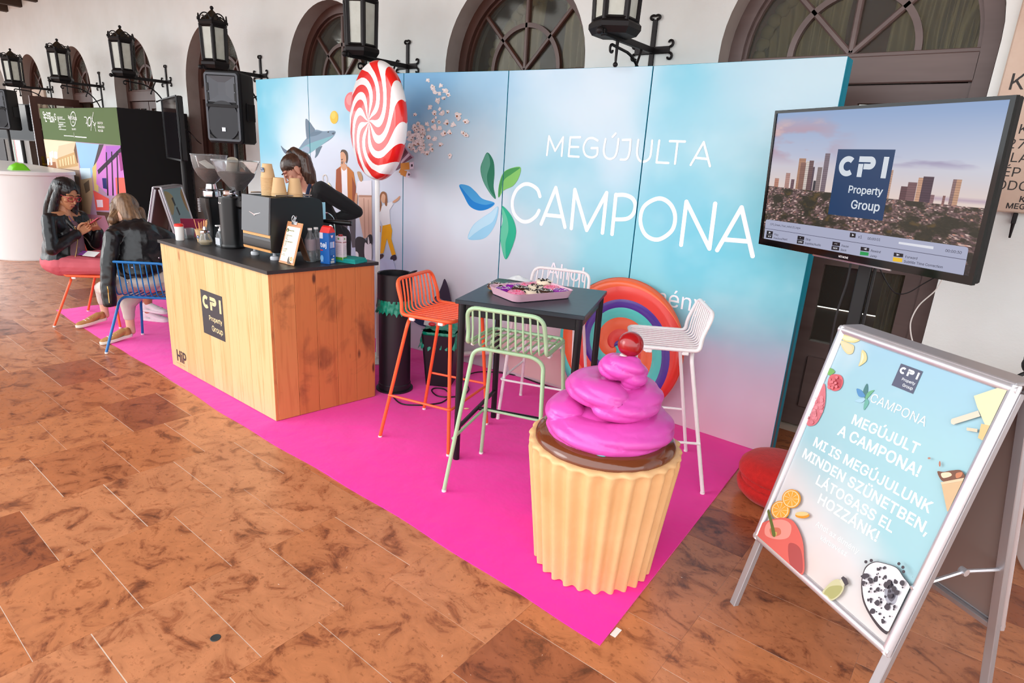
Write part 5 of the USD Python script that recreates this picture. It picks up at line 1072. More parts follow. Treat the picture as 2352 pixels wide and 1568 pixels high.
it = [(bar, (178, 182, 208)), (LineString([ts.uv(*c1(112, 1037)), ts.uv(*c1(1506, 1256))]).buffer(.0012), (96, 98, 122))]
dk = (44, 42, 62)
for s, x0, y0, x1, y1 in (('CPI_Green_Your_mind (1).mp4', 150, 1015, 358, 1044), ('Play', 178, 1086, 206, 1090), ('Previous/Next', 174, 1112, 268, 1122), ('Stop', 395, 1120, 430, 1124), ('Subtitle/Audio', 390, 1148, 500, 1162), ('Pause', 645, 1165, 693, 1171), ('Back', 640, 1193, 678, 1198), ('Rewind', 848, 1200, 914, 1210), ('Jump', 842, 1234, 888, 1240), ('Forward', 1086, 1242, 1168, 1254), ('Subtitle Time Correction', 1076, 1274, 1344, 1315), ('x1', 760, 1105, 785, 1108), ('00:00:01', 825, 1115, 912, 1126), ('00:00:30', 1364, 1200, 1476, 1216)):
    it.append((ptext(ts, s, c1(x0, y0), c1(x1, y1)), dk))
for x0, y0, x1, y1, col in ((130, 1054, 170, 1080, (24, 22, 30)), (126, 1080, 166, 1104, (24, 22, 30)), (344, 1090, 388, 1116, (24, 22, 30)), (340, 1117, 384, 1144, (24, 22, 30)), (586, 1130, 636, 1158, (24, 22, 30)), (580, 1160, 630, 1188, (24, 22, 30)), (782, 1166, 838, 1194, (24, 22, 30)), (778, 1198, 834, 1224, (30, 160, 84)), (1012, 1206, 1074, 1234, (24, 22, 30)), (1006, 1238, 1068, 1268, (248, 200, 40)), (708, 1068, 745, 1100, (24, 22, 30)), (1046, 1132, 1284, 1175, (236, 238, 248))):
    k = .157*(x1-x0)
    if x1-x0 > 100: q = [ts.uv(*c1(*p)) for p in ((x0, y0), (x1, y1-10), (x1-2, y1+6), (x0-2, y0+12))]
    else: q = [ts.uv(*c1(*p)) for p in ((x0, y0), (x1, y0+k), (x1-3, y1+k*.3), (x0-3, y1-k*.4))]
    it.append((Polygon(q).buffer(.0008), col))
wt = (236, 236, 246)
for tri in (((722, 1075), (735, 1086), (720, 1092)), ((145, 1060), (158, 1068), (143, 1074)), ((822, 1174), (800, 1180), (820, 1188)), ((1030, 1213), (1052, 1222), (1030, 1228)), ((138, 1092), (146, 1087), (145, 1098)), ((152, 1088), (161, 1094), (151, 1099))): it.append((Polygon([ts.uv(*c1(*p)) for p in tri]), wt))
for x, y in ((362, 1102), (604, 1143), (615, 1145)): it.append((Point(*ts.uv(*c1(x, y))).buffer(.002), wt))
it.append((ptext(ts, 'LANG', c1(348, 1134), c1(376, 1138), True), wt)); it.append((ptext(ts, 'BACK', c1(590, 1178), c1(620, 1182), True), wt))
ts.put('control_bar', it)
PX, PY = -.475, 3.395
part(tv, 'pole', cat(bx(PX-.028, PY-.02, .012, PX+.028, PY+.02, 1.95, .004), bx(PX+.034, PY+.0, .012, PX+.046, PY+.03, 1.95, .002)), blk_m)
part(tv, 'mount', cat(bx(PX-.15, PY-.06, 1.5, PX+.15, PY-.02, 1.8, .004), cyl((PX, PY-.02, 1.65), TC-tnn*.05, .03, 10)), blk_m)
part(tv, 'floor_stand', cat(bx(PX-.03, PY+.0, 0, PX+.03, PY+.5, .03, .004), bx(PX-.02, PY-.03, .0, PX+.45, PY+.03, .03, .004)), blk_m)
def wire(label, pts, Y, r, m): return solo('hanging_cable', tube(spl([onp(x, y, (0, Y, 0), (0, 1, 0)) for x, y in pts], 8), r, 6), m, label, 'cable')
wire('black cable hanging beside the black pole of the television', [(1955, 600), (1945, 650), (1922, 720), (1908, 790), (1898, 860), (1896, 940)], 3.36, .005, cab)
wire('thin black cable drooping under the television', [(2020, 615), (2038, 650), (2058, 673), (2085, 672), (2120, 652), (2160, 630)], 3.45, .003, cab)
wire('thin white cable hanging below the right half of the television', [(2170, 630), (2150, 665), (2112, 700), (2093, 735), (2092, 765), (2100, 800), (2106, 850)], 3.7, .0035, mat('white_cable', (226, 222, 216), .5))

# ================================================================== poster stands
alu = mat('brushed_aluminium', (214, 214, 220), .3, .6); alu_d = mat('grey_aluminium', (178, 176, 180), .42, .55); backing = mat('grey_backing', (150, 134, 128), .7)
poster_m = cdmat('poster_print', .35)
SA, ST_, SWd, SHt = -.602, .23, .619, .879
def poster_stand(label, loc, yaw, full):
    t = thing('poster_stand', label, 'poster stand', loc, yaw)
    ztop = 1.15; dep = ztop*math.tan(ST_)
    ax = []
    for s in (1, -1):                           # front then rear leaf; local y grows to the rear
        X = V(s, 0, 0); Y = V(0, s*math.sin(ST_), math.cos(ST_)); o = V(0, 0 if s > 0 else 2*dep+.075, 0); N = np.cross(X, Y); ax.append((o, X, Y, N))
        yb = .722/math.cos(ST_)-SHt/2; yt = yb+SHt; w = SWd/2
        L = lambda m: basis(m, o, X, Y, N)
        for k, (a, b, c_, d_) in enumerate(((-w, yb, -w+.026, yt), (w-.026, yb, w, yt), (-w, yt-.026, w, yt), (-w, yb, w, yb+.026))):
            ln = np.array([[(a+b*0+c_)/2, 0, 0]])
            if k < 2: pts = [((a+c_)/2, yb+.002, 0), ((a+c_)/2, yt-.002, 0)]
            else: pts = [(-w+.002, (b+d_)/2, 0), (w-.002, (b+d_)/2, 0)]
            half = tube(pts, .0150, 12); half.vertices[:, 2] = half.vertices[:, 2]*.75
            part(t, 'frame_rail', L(half), alu)
        part(t, 'backing_board', L(bx(-w+.01, yb+.01, -.008, w-.01, yt-.01, -.004)), backing, smooth=False)
        for sx in (-1, 1): part(t, 'leg', L(bx(sx*(w-.014)-.014, .0, -.034, sx*(w-.014)+.014, yt-.02, -.012, .002)), alu_d, smooth=False)
        part(t, 'cross_bar', L(bx(-w+.02, yb+.0, -.03, w-.02, yb+.022, -.014, .002)), alu_d, smooth=False)
    part(t, 'hinge_cap', cat(bx(-SWd/2+.01, dep-.006, ztop-.006, SWd/2-.01, dep+.081, ztop+.006, .004)), alu_d, smooth=False)
    part(t, 'stay', cat(tube([(SWd/2-.02, dep*.40, .52), (SWd/2-.02, dep+.037, .545), (SWd/2-.02, dep*1.60+.075, .52)], .006, 6), cyl((SWd/2-.03, dep+.037, .545), (SWd/2-.01, dep+.037, .545), .012, 10)), alu)
    return t, ax, yb, yt
foot = V(-.271, 2.018)
n2 = V(math.sin(SA), -math.cos(SA))
pl_, ax, yb, yt = poster_stand('aluminium poster stand with a sky blue CAMPONA poster at the right foreground', (foot[0], foot[1], 0), SA, True)
# the poster, measured in the place's own axes and written into the stand's
o, X, Y, N = ax[0]; cz, sz_ = math.cos(SA), math.sin(SA); RZ = np.array([[cz, -sz_, 0], [sz_, cz, 0], [0, 0, 1]])
class LSheet(Sheet):
    def uv(s, px, py):
        p = onp(px, py, RZ@s.o+V(foot[0], foot[1], 0), RZ@s.N)-(RZ@s.o+V(foot[0], foot[1], 0)); return np.array([p@(RZ@s.X), p@(RZ@s.Y)])
ps = LSheet(pl_, o-N*.002, X, Y, poster_m, .0002)
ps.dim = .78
w = SWd/2-.02
def psky(u, v):
    z = (v-yb)/(yt-yb); q = meshkit.fbm(np.stack([u*4, v*4.5, 0*u], 1)+4, 4, 6)
    c = mix3((250, 224, 214), (240, 238, 240), np.clip(z/.2, 0, 1)); c = mix3(c, (176, 226, 236), np.clip((z-.22+.25*(u/.6))/.2, 0, 1)); c = mix3(c, (168, 216, 240), np.clip((z-.7)/.3, 0, 1))
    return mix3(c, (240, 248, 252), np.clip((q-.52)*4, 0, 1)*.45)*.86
m, u, v = grid(lambda u, v: np.stack([-w+2*w*u, yb+.018+(yt-yb-.036)*v, 0*u+.0003], 1), 50, 70)
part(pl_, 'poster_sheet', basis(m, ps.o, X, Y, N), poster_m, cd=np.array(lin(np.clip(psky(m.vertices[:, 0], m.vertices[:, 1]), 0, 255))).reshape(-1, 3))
clip_r = sbox(-w+.004, yb+.02, w-.004, yt-.02)
def c2(x, y): return (1640+x/1.85, 720+y/1.85)
def c8(x, y): return (1720+x/3.213, 1080+y/3.213)
def sp2(pts, f=c2): return Polygon(spl([ps.uv(*f(*p)) for p in pts], 6, True)).buffer(0).intersection(clip_r)
def pp2(pts, f=c2): return Polygon([ps.uv(*f(*p)) for p in pts]).buffer(0).intersection(clip_r)
WT = (252, 252, 253); it = []
for s, a, b in (('MEGÚJULT', (583, 466), (862, 598)), ('A CAMPONA!', (523, 512), (866, 694)), ('MI IS MEGÚJULUNK', (420, 560), (914, 848)), ('MINDEN SZÜNETBEN,', (374, 608), (904, 940)), ('LÁTOGASS EL', (432, 722), (756, 932)), ('HOZZÁNK!', (440, 802), (690, 970))): it.append((ptext(ps, s, c2(*a), c2(*b), True), WT))
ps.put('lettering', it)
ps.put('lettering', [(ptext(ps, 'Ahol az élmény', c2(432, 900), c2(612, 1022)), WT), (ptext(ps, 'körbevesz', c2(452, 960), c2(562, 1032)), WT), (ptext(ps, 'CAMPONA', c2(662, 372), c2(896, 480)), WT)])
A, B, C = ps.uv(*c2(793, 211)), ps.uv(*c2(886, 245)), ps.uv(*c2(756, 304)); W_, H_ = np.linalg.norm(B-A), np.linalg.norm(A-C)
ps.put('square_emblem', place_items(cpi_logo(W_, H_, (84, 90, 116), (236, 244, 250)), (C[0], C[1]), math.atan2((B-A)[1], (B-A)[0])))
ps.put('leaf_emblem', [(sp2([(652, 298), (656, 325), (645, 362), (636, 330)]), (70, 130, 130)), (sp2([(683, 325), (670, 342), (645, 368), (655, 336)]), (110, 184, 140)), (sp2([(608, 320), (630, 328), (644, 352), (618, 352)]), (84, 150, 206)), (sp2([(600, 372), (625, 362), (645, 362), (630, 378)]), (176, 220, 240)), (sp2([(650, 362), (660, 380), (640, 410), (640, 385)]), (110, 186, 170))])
ps.put('printed_lemon', [(sp2([(545, 84), (590, 90), (630, 105), (600, 124), (560, 118), (543, 102)]), (250, 222, 150)), (sp2([(548, 96), (590, 100), (620, 108), (590, 116), (560, 112)]), (252, 240, 196)), (sp2([(541, 115), (580, 128), (598, 140), (592, 168), (570, 172), (548, 146)]), (244, 220, 164)), (sp2([(544, 122), (578, 132), (590, 146), (584, 162), (568, 162), (552, 142)]), (236, 224, 182)), (sp2([(632, 156), (650, 172), (650, 202), (618, 224), (626, 196)]), (250, 222, 158)), (sp2([(634, 166), (640, 186), (632, 206), (624, 218), (630, 190)]), (254, 240, 204))])
berry = [(sp2([(500, 262), (540, 262), (552, 290), (538, 322), (508, 328), (486, 302)]), (226, 104, 112)), (sp2([(522, 280), (546, 282), (540, 316), (526, 310)]), (196, 74, 88)), (sp2([(484, 238), (498, 232), (512, 240), (516, 250), (498, 262), (486, 258)]), (120, 186, 96)), (sp2([(474, 300), (476, 380), (456, 440), (430, 474), (398, 470), (420, 400), (448, 330)]), (224, 126, 136))]
rb = np.random.default_rng(2)
for _ in range(34):
    y = rb.uniform(330, 465); x = rb.uniform(410, 472)-(y-330)*.12
    berry.append((sp2(ell(x, y, 8, 8, 7)), tuple(np.array((236, 146, 156))+rb.uniform(-16, 10))))
for _ in range(14): berry.append((sp2(ell(rb.uniform(496, 530), rb.uniform(270, 318), 6, 6, 7)), tuple(np.array((234, 122, 132))+rb.uniform(-14, 10))))
ps.put('printed_berries', berry)
ps.put('printed_ice_lolly', [(pp2([(1016, 458), (1024, 448), (1132, 414), (1142, 438), (1030, 472), (1018, 470)]), (248, 222, 200)), (sp2([(1024, 448), (1016, 458), (1020, 470), (1032, 472)]), (248, 222, 200)), (pp2([(1114, 352), (1215, 318), (1260, 330), (1190, 480), (1166, 484), (1128, 398)]), (250, 238, 190)), (pp2([(1084, 486), (1130, 492), (1128, 506), (1084, 498)]), (250, 214, 184)), (pp2([(1146, 470), (1184, 478), (1160, 545), (1132, 530)]), (246, 202, 138))])
ps.put('printed_coffee_cup', [(pp2([(976, 722), (1080, 704), (1090, 760), (1010, 850), (1000, 838)]), (222, 188, 144)), (sp2([(960, 672), (985, 674), (1020, 668), (1060, 668), (1078, 700), (1050, 712), (990, 716), (970, 700)]), (120, 72, 46)), (sp2([(976, 680), (1010, 676), (1020, 690), (985, 700)]), (246, 226, 190)), (sp2([(1040, 680), (1066, 676), (1060, 694), (1040, 700)]), (206, 128, 86)), (sp2(ell(970, 640, 4, 12)), (190, 120, 96)), (sp2(ell(925, 616, 6, 4)), (190, 130, 110)), (pp2([(974, 718), (1080, 698), (1082, 710), (978, 728)]), (236, 208, 170))])
org = lambda cx, cy, r, f=c2: [(sp2(ell(cx, cy, r, r, 18), f), (240, 160, 44)), (sp2(ell(cx-1, cy, r*.88, r*.9, 18), f), (252, 226, 180)), (sp2(ell(cx-1, cy, r*.78, r*.8, 18), f), (248, 176, 66))]+[(sp2([(cx, cy), (cx+r*.7*math.cos(a), cy+r*.7*math.sin(a)), (cx+r*.7*math.cos(a+.1), cy+r*.7*math.sin(a+.1))], f), (252, 220, 160)) for a in np.arange(0, 6.2, .7)]
ps.put('printed_oranges', org(292, 836, 40)+org(340, 788, 40)+[(sp2(ell(388, 858, 30, 13)), (240, 160, 52)), (sp2(ell(386, 852, 28, 9)), (252, 214, 150))])
apple_c = lambda u, v: [tuple(mix3((252, 176, 164), (206, 74, 70), np.array(t))) for t in np.clip((-(v-(yb+.24))*3.2+.15), 0, 1)]
ps.put('printed_apple', [(sp2([(232, 884), (300, 868), (350, 884), (385, 950), (395, 1020), (388, 1110), (300, 1060), (188, 950), (204, 905)]), (232, 110, 102)), (sp2([(240, 890), (300, 876), (340, 900), (330, 950), (280, 960), (230, 940)]), (250, 160, 148)), (sp2([(330, 980), (380, 1000), (388, 1100), (340, 1080)]), (186, 84, 84)), (sp2([(250, 915), (290, 912), (296, 938), (262, 948)]), (216, 120, 96)), (sp2([(262, 930), (280, 930), (276, 946), (264, 946)]), (214, 180, 100)), (sp2([(238, 836), (248, 840), (262, 885), (275, 942), (262, 945), (252, 895)]), (104, 118, 60))])
ps.put('printed_bottle', [(sp2([(566, 900), (610, 845), (650, 812), (690, 806), (722, 838), (724, 880), (690, 930), (634, 962), (600, 930)], c8), (214, 212, 168)), (sp2([(580, 905), (620, 860), (690, 850), (716, 866), (690, 915), (636, 950), (605, 925)], c8), (182, 182, 120)), (pp2([(694, 815), (718, 800), (738, 842), (716, 860)], c8), (222, 220, 190)), (pp2([(706, 795), (722, 782), (748, 800), (762, 838), (738, 854)], c8), (70, 66, 74))])
dn = [(sp2([(868, 760), (895, 705), (960, 675), (1040, 690), (1120, 720), (1170, 790), (1215, 850), (1215, 900), (1140, 1060), (1070, 1200), (1010, 1190), (930, 1090), (870, 970), (855, 850)], c8), (62, 54, 60)), (sp2([(872, 770), (900, 712), (960, 680), (1040, 694), (1118, 724), (1166, 790), (1212, 850), (1210, 900), (1140, 1050), (1070, 1180), (1010, 1160), (930, 1060), (880, 960), (864, 850)], c8), (244, 244, 250)), (sp2([(1040, 860), (1100, 850), (1130, 900), (1110, 980), (1060, 990), (1030, 930)], c8), (176, 178, 190)), (sp2([(1060, 880), (1100, 880), (1112, 930), (1080, 970), (1050, 930)], c8), (110, 108, 120))]
rd = np.random.default_rng(9); DNP = Polygon([(880, 780), (960, 700), (1110, 730), (1190, 850), (1190, 890), (1060, 1150), (940, 1050), (880, 900)])
while len(dn) < 74:
    x, y = rd.uniform(860, 1210), rd.uniform(690, 1190)
    if not DNP.contains(Point(x, y)): continue
    r = rd.uniform(5, 22)*(1 if rd.random() < .6 else .5); dn.append((sp2([(x+r*rd.uniform(.6, 1.2)*math.cos(a), y+r*rd.uniform(.6, 1.3)*math.sin(a)) for a in np.arange(0, 6.2, 1.05)], c8), (66, 62, 72)))
for x, y in ((905, 678), (945, 668), (1150, 692), (1180, 718), (1185, 750), (1262, 795)): dn.append((sp2(ell(x, y, 12, 12, 7), c8), (66, 62, 72)))
ps.put('printed_doughnut', [d for d in dn if not d[0].is_empty])

q = fl(368, 428, 1.16); a2 = 2.40; n3 = V(math.sin(a2), -math.cos(a2)); dep = 1.15*math.tan(ST_)
r3 = V(math.cos(a2), math.sin(a2)); cc = V(q[0], q[1])+r3*(SWd/2)+n3*dep
ps2, ax2, _, _ = poster_stand('white framed poster stand with a pale teal poster beside the black booth', (cc[0], cc[1], 0), a2, False)
for k in (0, 1):
    o, X, Y, N = ax2[k]; s2 = Sheet(ps2, o-N*.002, X, Y, poster_m, .0004)
    s2.put('poster_sheet', [(sbox(-w, yb+.02, w, yt-.02), (150, 186, 190)), (Polygon(spl([(-.25, yt-.05), (-.05, yt-.12), (-.2, yt-.3), (-w, yt-.25)], 6, True)), (186, 176, 130)), (Polygon([(.05, yb+.03), (.22, yb+.03), (.12, yb+.3)]), (214, 226, 226)), (Polygon(spl([(.2, yt-.1), (w, yt-.06), (w, yt-.3), (.22, yt-.26)], 6, True)), (180, 150, 104)), (Polygon([(-.11, yt-.13), (-.06, yt-.12), (-.05, yt-.21), (-.09, yt-.22)]), (64, 76, 80)), (Polygon([(-.07, yt-.24), (-.03, yt-.23), (-.01, yt-.32), (-.05, yt-.33)]), (64, 76, 80)), (Polygon([(-.12, yt-.4), (-.1, yt-.4), (.02, yt-.62), (.0, yt-.62)]), (206, 222, 222)), (sbox(-w, yb+.02, w, yb+.09), (20, 120, 180))])

# ================================================================== loudspeakers, second television, booth, white counters
spk_gr = mat('speaker_grille', (52, 54, 58), .55, .3, bump=(700, .3, .0008)); spk_f = mat('speaker_front', (78, 80, 86), .4, .2); cover = mat('black_cover', (16, 16, 20), .7)
def loudspeaker(label, loc, yaw):
    t = thing('loudspeaker', label, 'loudspeaker', loc, yaw)
    w, d, h = .40, .38, .70                     # front faces local -y
    sh = lambda k, e: rrect(w-e, d-e, .05)
    pl2 = Polygon([(-w/2, -d/2), (w/2, -d/2), (w/2*.72, d/2), (-w/2*.72, d/2)]).buffer(-.03).buffer(.03, 5)
    part(t, 'cabinet', loft([(pl2.buffer(-.02), -h/2), (pl2, -h/2+.025), (pl2, h/2-.025), (pl2.buffer(-.02), h/2)]), cover, smooth=50)
    F = lambda m: basis(m, (0, -d/2, 0), (1, 0, 0), (0, 0, 1), (0, -1, 0))
    rim = sbox(-w/2+.02, -h/2+.02, w/2-.02, h/2-.02).buffer(-.03).buffer(.03, 6)
    part(t, 'front_rim', F(ext(rim.difference(rim.buffer(-.022)), .014)), spk_f)
    horn = lambda k: sbox(-.15+.09*k, .06+.05*k, .15-.09*k, .29-.05*k)
    hr = loft([(rrect(.29, .24, .02), .012), (rrect(.14, .15, .02), -.02+.034), (rrect(.06, .10, .02), .004)])
    hp = [tm(np.array([(-.15, .05, .012), (.15, .05, .012), (.15, .30, .012), (-.15, .30, .012), (-.04, .12, .002), (.04, .12, .002), (.04, .24, .002), (-.04, .24, .002)]), [[0, 1, 5], [0, 5, 4], [1, 2, 6], [1, 6, 5], [2, 3, 7], [2, 7, 6], [3, 0, 4], [3, 4, 7], [4, 5, 6], [4, 6, 7]])]
    part(t, 'horn', F(cat(hp)), spk_f, smooth=False)
    for sx in (-1, 1):
        for z in (.19, .10): part(t, 'port', F(bx(sx*.148-.012, z-.035, .009, sx*.148+.012, z+.04, .016, .004)), blk_m)
    part(t, 'woofer_grille', F(cat(ext(Point(0, -.10).buffer(.165, 12).union(sbox(-.165, -.22, .165, -.10)).union(Point(0, -.16).buffer(.165, 12)), .012))), spk_gr)
    part(t, 'strap', F(bx(-.17, .0, .012, .17, .03, .018, .002)), cover); part(t, 'badge', F(bx(-.02, -.235, .012, .02, -.195, .018, .002)), alu)
    for s in (-1, 1): part(t, 'corner_port', F(ext(Polygon([(s*.17, -.31), (s*.17, -.25), (s*.10, -.31)]), .012)), blk_m)
    part(t, 'side_pocket', bx(w/2*.9-.01, -.06, -.12, w/2*.94+.004, .10, .06, .01), cover)
    part(t, 'pole', cyl((0, 0, -h/2), (0, 0, -loc[2]+.02), .022, 14), blk_m)
    part(t, 'tripod', cat([cyl((0, 0, -loc[2]+.45), (.42*math.cos(a), .42*math.sin(a), -loc[2]+.015), .012, 8) for a in (.5, 2.6, 4.7)]), blk_m)
    return t
SPY = math.atan2(.54, .84)
s1 = loudspeaker('big black loudspeaker on a pole at the left end of the backdrop', (-6.62, 3.48, 2.0), SPY)
q = hit(10, 250, 1, 3.42); dup(s1, 'loudspeaker', 'far black loudspeaker cut by the left edge of the picture', 'loudspeaker', (q[0], q[1], 2.0), .75)
def side_tv(label, c, n, w, h):
    t = thing('television', label, 'television', (c[0], c[1], 0)); r = V(-n[1], n[0], 0)*1.; r = V(n[1], -n[0], 0)*-1; X, Y, N = r, V(0, 0, 1), V(n[0], n[1], 0); o = V(0, 0, c[2]); L = lambda m: basis(m, o, X, Y, N)
    part(t, 'bezel', L(cat(ext(sbox(-w/2, -h/2, w/2, h/2).difference(sbox(-w/2+.015, -h/2+.02, w/2-.015, h/2-.015)), .012))), blk, smooth=False)
    part(t, 'screen', L(bx(-w/2+.01, -h/2+.01, -.004, w/2-.01, h/2-.01, .003)), mat('dark_screen', (22, 20, 24), .06), smooth=False)
    part(t, 'back_shell', L(bx(-w/2+.003, -h/2+.003, -.06, w/2-.003, h/2-.003, -.003, .01)), blk_m)
    part(t, 'pole', cat(cyl(V(0, 0, 0)-N*.09, V(0, 0, c[2])-N*.09, .03, 12), bx(-.3, -.02, 0, .3, .02, .02), bx(-.02, .0, 0, .02, .4, .02)), blk_m)
    return t
q = hit(394, 296, 0, -7.9); q2 = q; side_tv('second black television seen almost edge on between booth and loudspeaker', (q[0], q[1], q[2]), V(-.26, -.966), 1.1, .70)
q = hit(32, 280, 1, 3.62); side_tv('far black television on a pole at the left edge behind the white counter', (q[0], q[1], q[2]), V(.35, -.94), 1.0, .66)
q2 = V(q2[0]+.02, q2[1]+.12, q2[2]); solo('hanging_cable', tube(spl([q2, hit(432, 300, 1, 3.9), hit(452, 322, 1, 4.0), hit(462, 330, 1, 4.09)], 8), .006, 6), cab, 'black cable looping from the second television to the wall', 'cable')
# booth
BY0, BY1 = 3.18, 4.03; BX0, BX1 = hit(90, 247, 1, BY0)[0], hit(268, 248, 1, BY0)[0]; BHt = (hit(90, 247, 1, BY0)[2]+hit(268, 248, 1, BY0)[2])/2
bt = thing('booth', 'black booth with a green printed front advertising a bar, behind the seated women', 'booth', (0, 0, 0))
part(bt, 'body', bx(BX0, BY0, 0, BX1, BY1, BHt, .004), mat('booth_black', (13, 12, 16), .8), smooth=False)
bs = Sheet(bt, (BX0, BY0, 0), V(1, 0, 0), V(0, 0, 1), cdmat('print_matt', .75, specular_ior_level=.15), .001)
def b2_(x, y): return (60+x/9.222, 230+y/9.222)
Wb = BX1-BX0
zg = bs.uv(*b2_(1960, 950))[1]; zg = (zg+bs.uv(*b2_(370, 825))[1])/2
bs.put('printed_panel', [(sbox(0, zg, Wb, BHt-.004), (92, 112, 72))])
bu = lambda pts: [bs.uv(*b2_(*p)) for p in pts]
wtp = (236, 238, 232); it = []
for i, (ch, dx, dy) in enumerate(zip('SESSIONS', (370, 412, 442, 478, 512, 540, 572, 612), (380, 455, 392, 402, 462, 462, 470, 420))):
    it.append((ptext(bs, ch, b2_(dx, dy), b2_(dx+34, dy+2), True), wtp))
for y, x0 in ((398, 680), (470, 690), (545, 700), (618, 705)): it.append((LineString(bu([(x0, y), (x0+145, y+8)])).buffer(.004), wtp))
for s, a, b in (('RESTAURANT', (668, 385), (780, 388)), ('&', (680, 450), (700, 452)), ('HOTEL', (696, 592), (752, 596)), ('ROOFTOP', (1522, 505), (1632, 512)), ('RENDEZVÉNY-', (1528, 585), (1680, 598)), ('HELYSZÍN', (1536, 665), (1640, 674)), ('Hard Rock', (900, 400), (1085, 425)), ('HOTEL', (985, 480), (1035, 484)), ('BUDAPEST', (978, 632), (1066, 636)), ('|', (1024, 776), (1028, 778))): it.append((ptext(bs, s, b2_(*a), b2_(*b), True), wtp))
it += [(Polygon(bu(q)), wtp) for q in (((806, 742), (1015, 756), (1018, 772), (808, 760)), ((1040, 760), (1290, 782), (1290, 804), (1042, 784)), ((688, 498), (795, 500), (796, 522), (690, 520)))]; el_ = [bs.uv(*b2_(1003+58*math.cos(a), 398+150*math.sin(a))) for a in np.linspace(0, 2*PI, 40)]; it.append((LineString(el_).buffer(.007), wtp))
for pts in (((1238, 358), (1280, 360), (1300, 400), (1290, 460), (1320, 560)), ((1275, 490), (1300, 480)), ((1385, 640), (1395, 500), (1430, 260)), ((1380, 345), (1420, 450), (1460, 500), (1485, 655)), ((1440, 520), (1460, 540), (1490, 470))): it.append((LineString(bu(pts)).buffer(.006), wtp))
it.append((LineString([bs.uv(*b2_(1350+32*math.cos(a), 455+90*math.sin(a))) for a in np.linspace(0, 2*PI, 30)]).buffer(.009), wtp))
bs.put('lettering', [(g if isinstance(g, trimesh.Trimesh) else g, c) for g, c in it])
def b1_(x, y): return (x/4.126, 180+y/4.126)
bq_ = lambda pts: Polygon([bs.uv(*b1_(*p)) for p in pts]).buffer(0).intersection(sbox(0, .3, Wb, zg))
xs = bs.uv(*b1_(722, 605))[0]
# left photograph: a lit hall; right photograph: a street with purple shop fronts
bs.put('printed_photo', [(sbox(0, .3, xs, zg), (226, 196, 164)), (bq_([(415, 580), (712, 605), (560, 640), (540, 760), (450, 740)]), (238, 216, 186)), (bq_([(540, 760), (730, 690), (745, 830), (560, 860)]), (206, 166, 118)), (bq_([(540, 850), (760, 870), (790, 1300), (470, 1000), (440, 880)]), (150, 128, 116)), (bq_([(445, 800), (530, 790), (545, 880), (450, 880)]), (176, 118, 86)), (bq_([(620, 900), (750, 930), (770, 1200), (640, 1050)]), (112, 108, 110)), (bq_([(705, 680), (722, 605), (745, 800), (735, 800)]), (120, 88, 68))]+
  [(bq_([(x, y), (x+18, y-4), (x+22, y+60), (x+4, y+64)]), (250, 246, 236)) for x, y in ((470, 700), (490, 690), (515, 695), (450, 760), (480, 760), (530, 700))]+[(bq_([(x, 775-(x-560)*.35), (x+14, 772-(x-560)*.35), (x+22, 835-(x-560)*.2), (x+8, 838-(x-560)*.2)]), (232, 204, 158)) for x in range(565, 720, 26)])
bs.put('printed_photo', [(sbox(xs, .3, Wb, zg), (178, 148, 176)), (bq_([(722, 605), (945, 625), (900, 800), (870, 960), (790, 960)]), (156, 196, 232)), (bq_([(760, 850), (860, 850), (870, 960), (780, 960)]), (206, 226, 236)), (bq_([(945, 625), (990, 625), (900, 860), (885, 860)]), (88, 78, 84)), (bq_([(880, 850), (930, 780), (940, 1080), (900, 1060)]), (214, 190, 120)), (bq_([(990, 640), (1170, 640), (1200, 1110), (1040, 1110), (920, 1000), (920, 800)]), (206, 130, 206)), (bq_([(1010, 640), (1160, 640), (1165, 700), (1000, 790)]), (176, 110, 200)), (bq_([(930, 870), (1165, 640), (1165, 690), (940, 910)]), (62, 54, 66)), (bq_([(1100, 940), (1200, 940), (1200, 1100), (1110, 1100)]), (226, 110, 96)), (bq_([(1130, 710), (1180, 690), (1190, 860), (1150, 880)]), (160, 76, 140))]+
  [(bq_([(x, 700+(x-1000)*-.1), (x+10, 700+(x-1000)*-.1), (x+26, 1110), (x+12, 1110)]), (56, 46, 60)) for x in (1010, 1060, 1110)]+[(bq_([(975, 945), (1015, 945), (1020, 1050), (985, 1040)]), (44, 52, 110)), (bq_([(770, 960), (880, 940), (890, 1080), (860, 1300), (800, 1300)]), (196, 174, 140)), (bq_([(800, 1000), (850, 960), (860, 1060), (820, 1090)]), (120, 104, 86)), (bq_([(890, 1060), (1040, 1140), (1040, 1250), (920, 1250)]), (226, 92, 84)), (bq_([(920, 1150), (980, 1150), (985, 1220), (930, 1220)]), (232, 214, 228)), (bq_([(920, 1260), (1060, 1270), (1040, 1400), (930, 1300)]), (96, 70, 60)), (bq_([(760, 1280), (1000, 1300), (1100, 1560), (800, 1560)]), (176, 120, 140))])
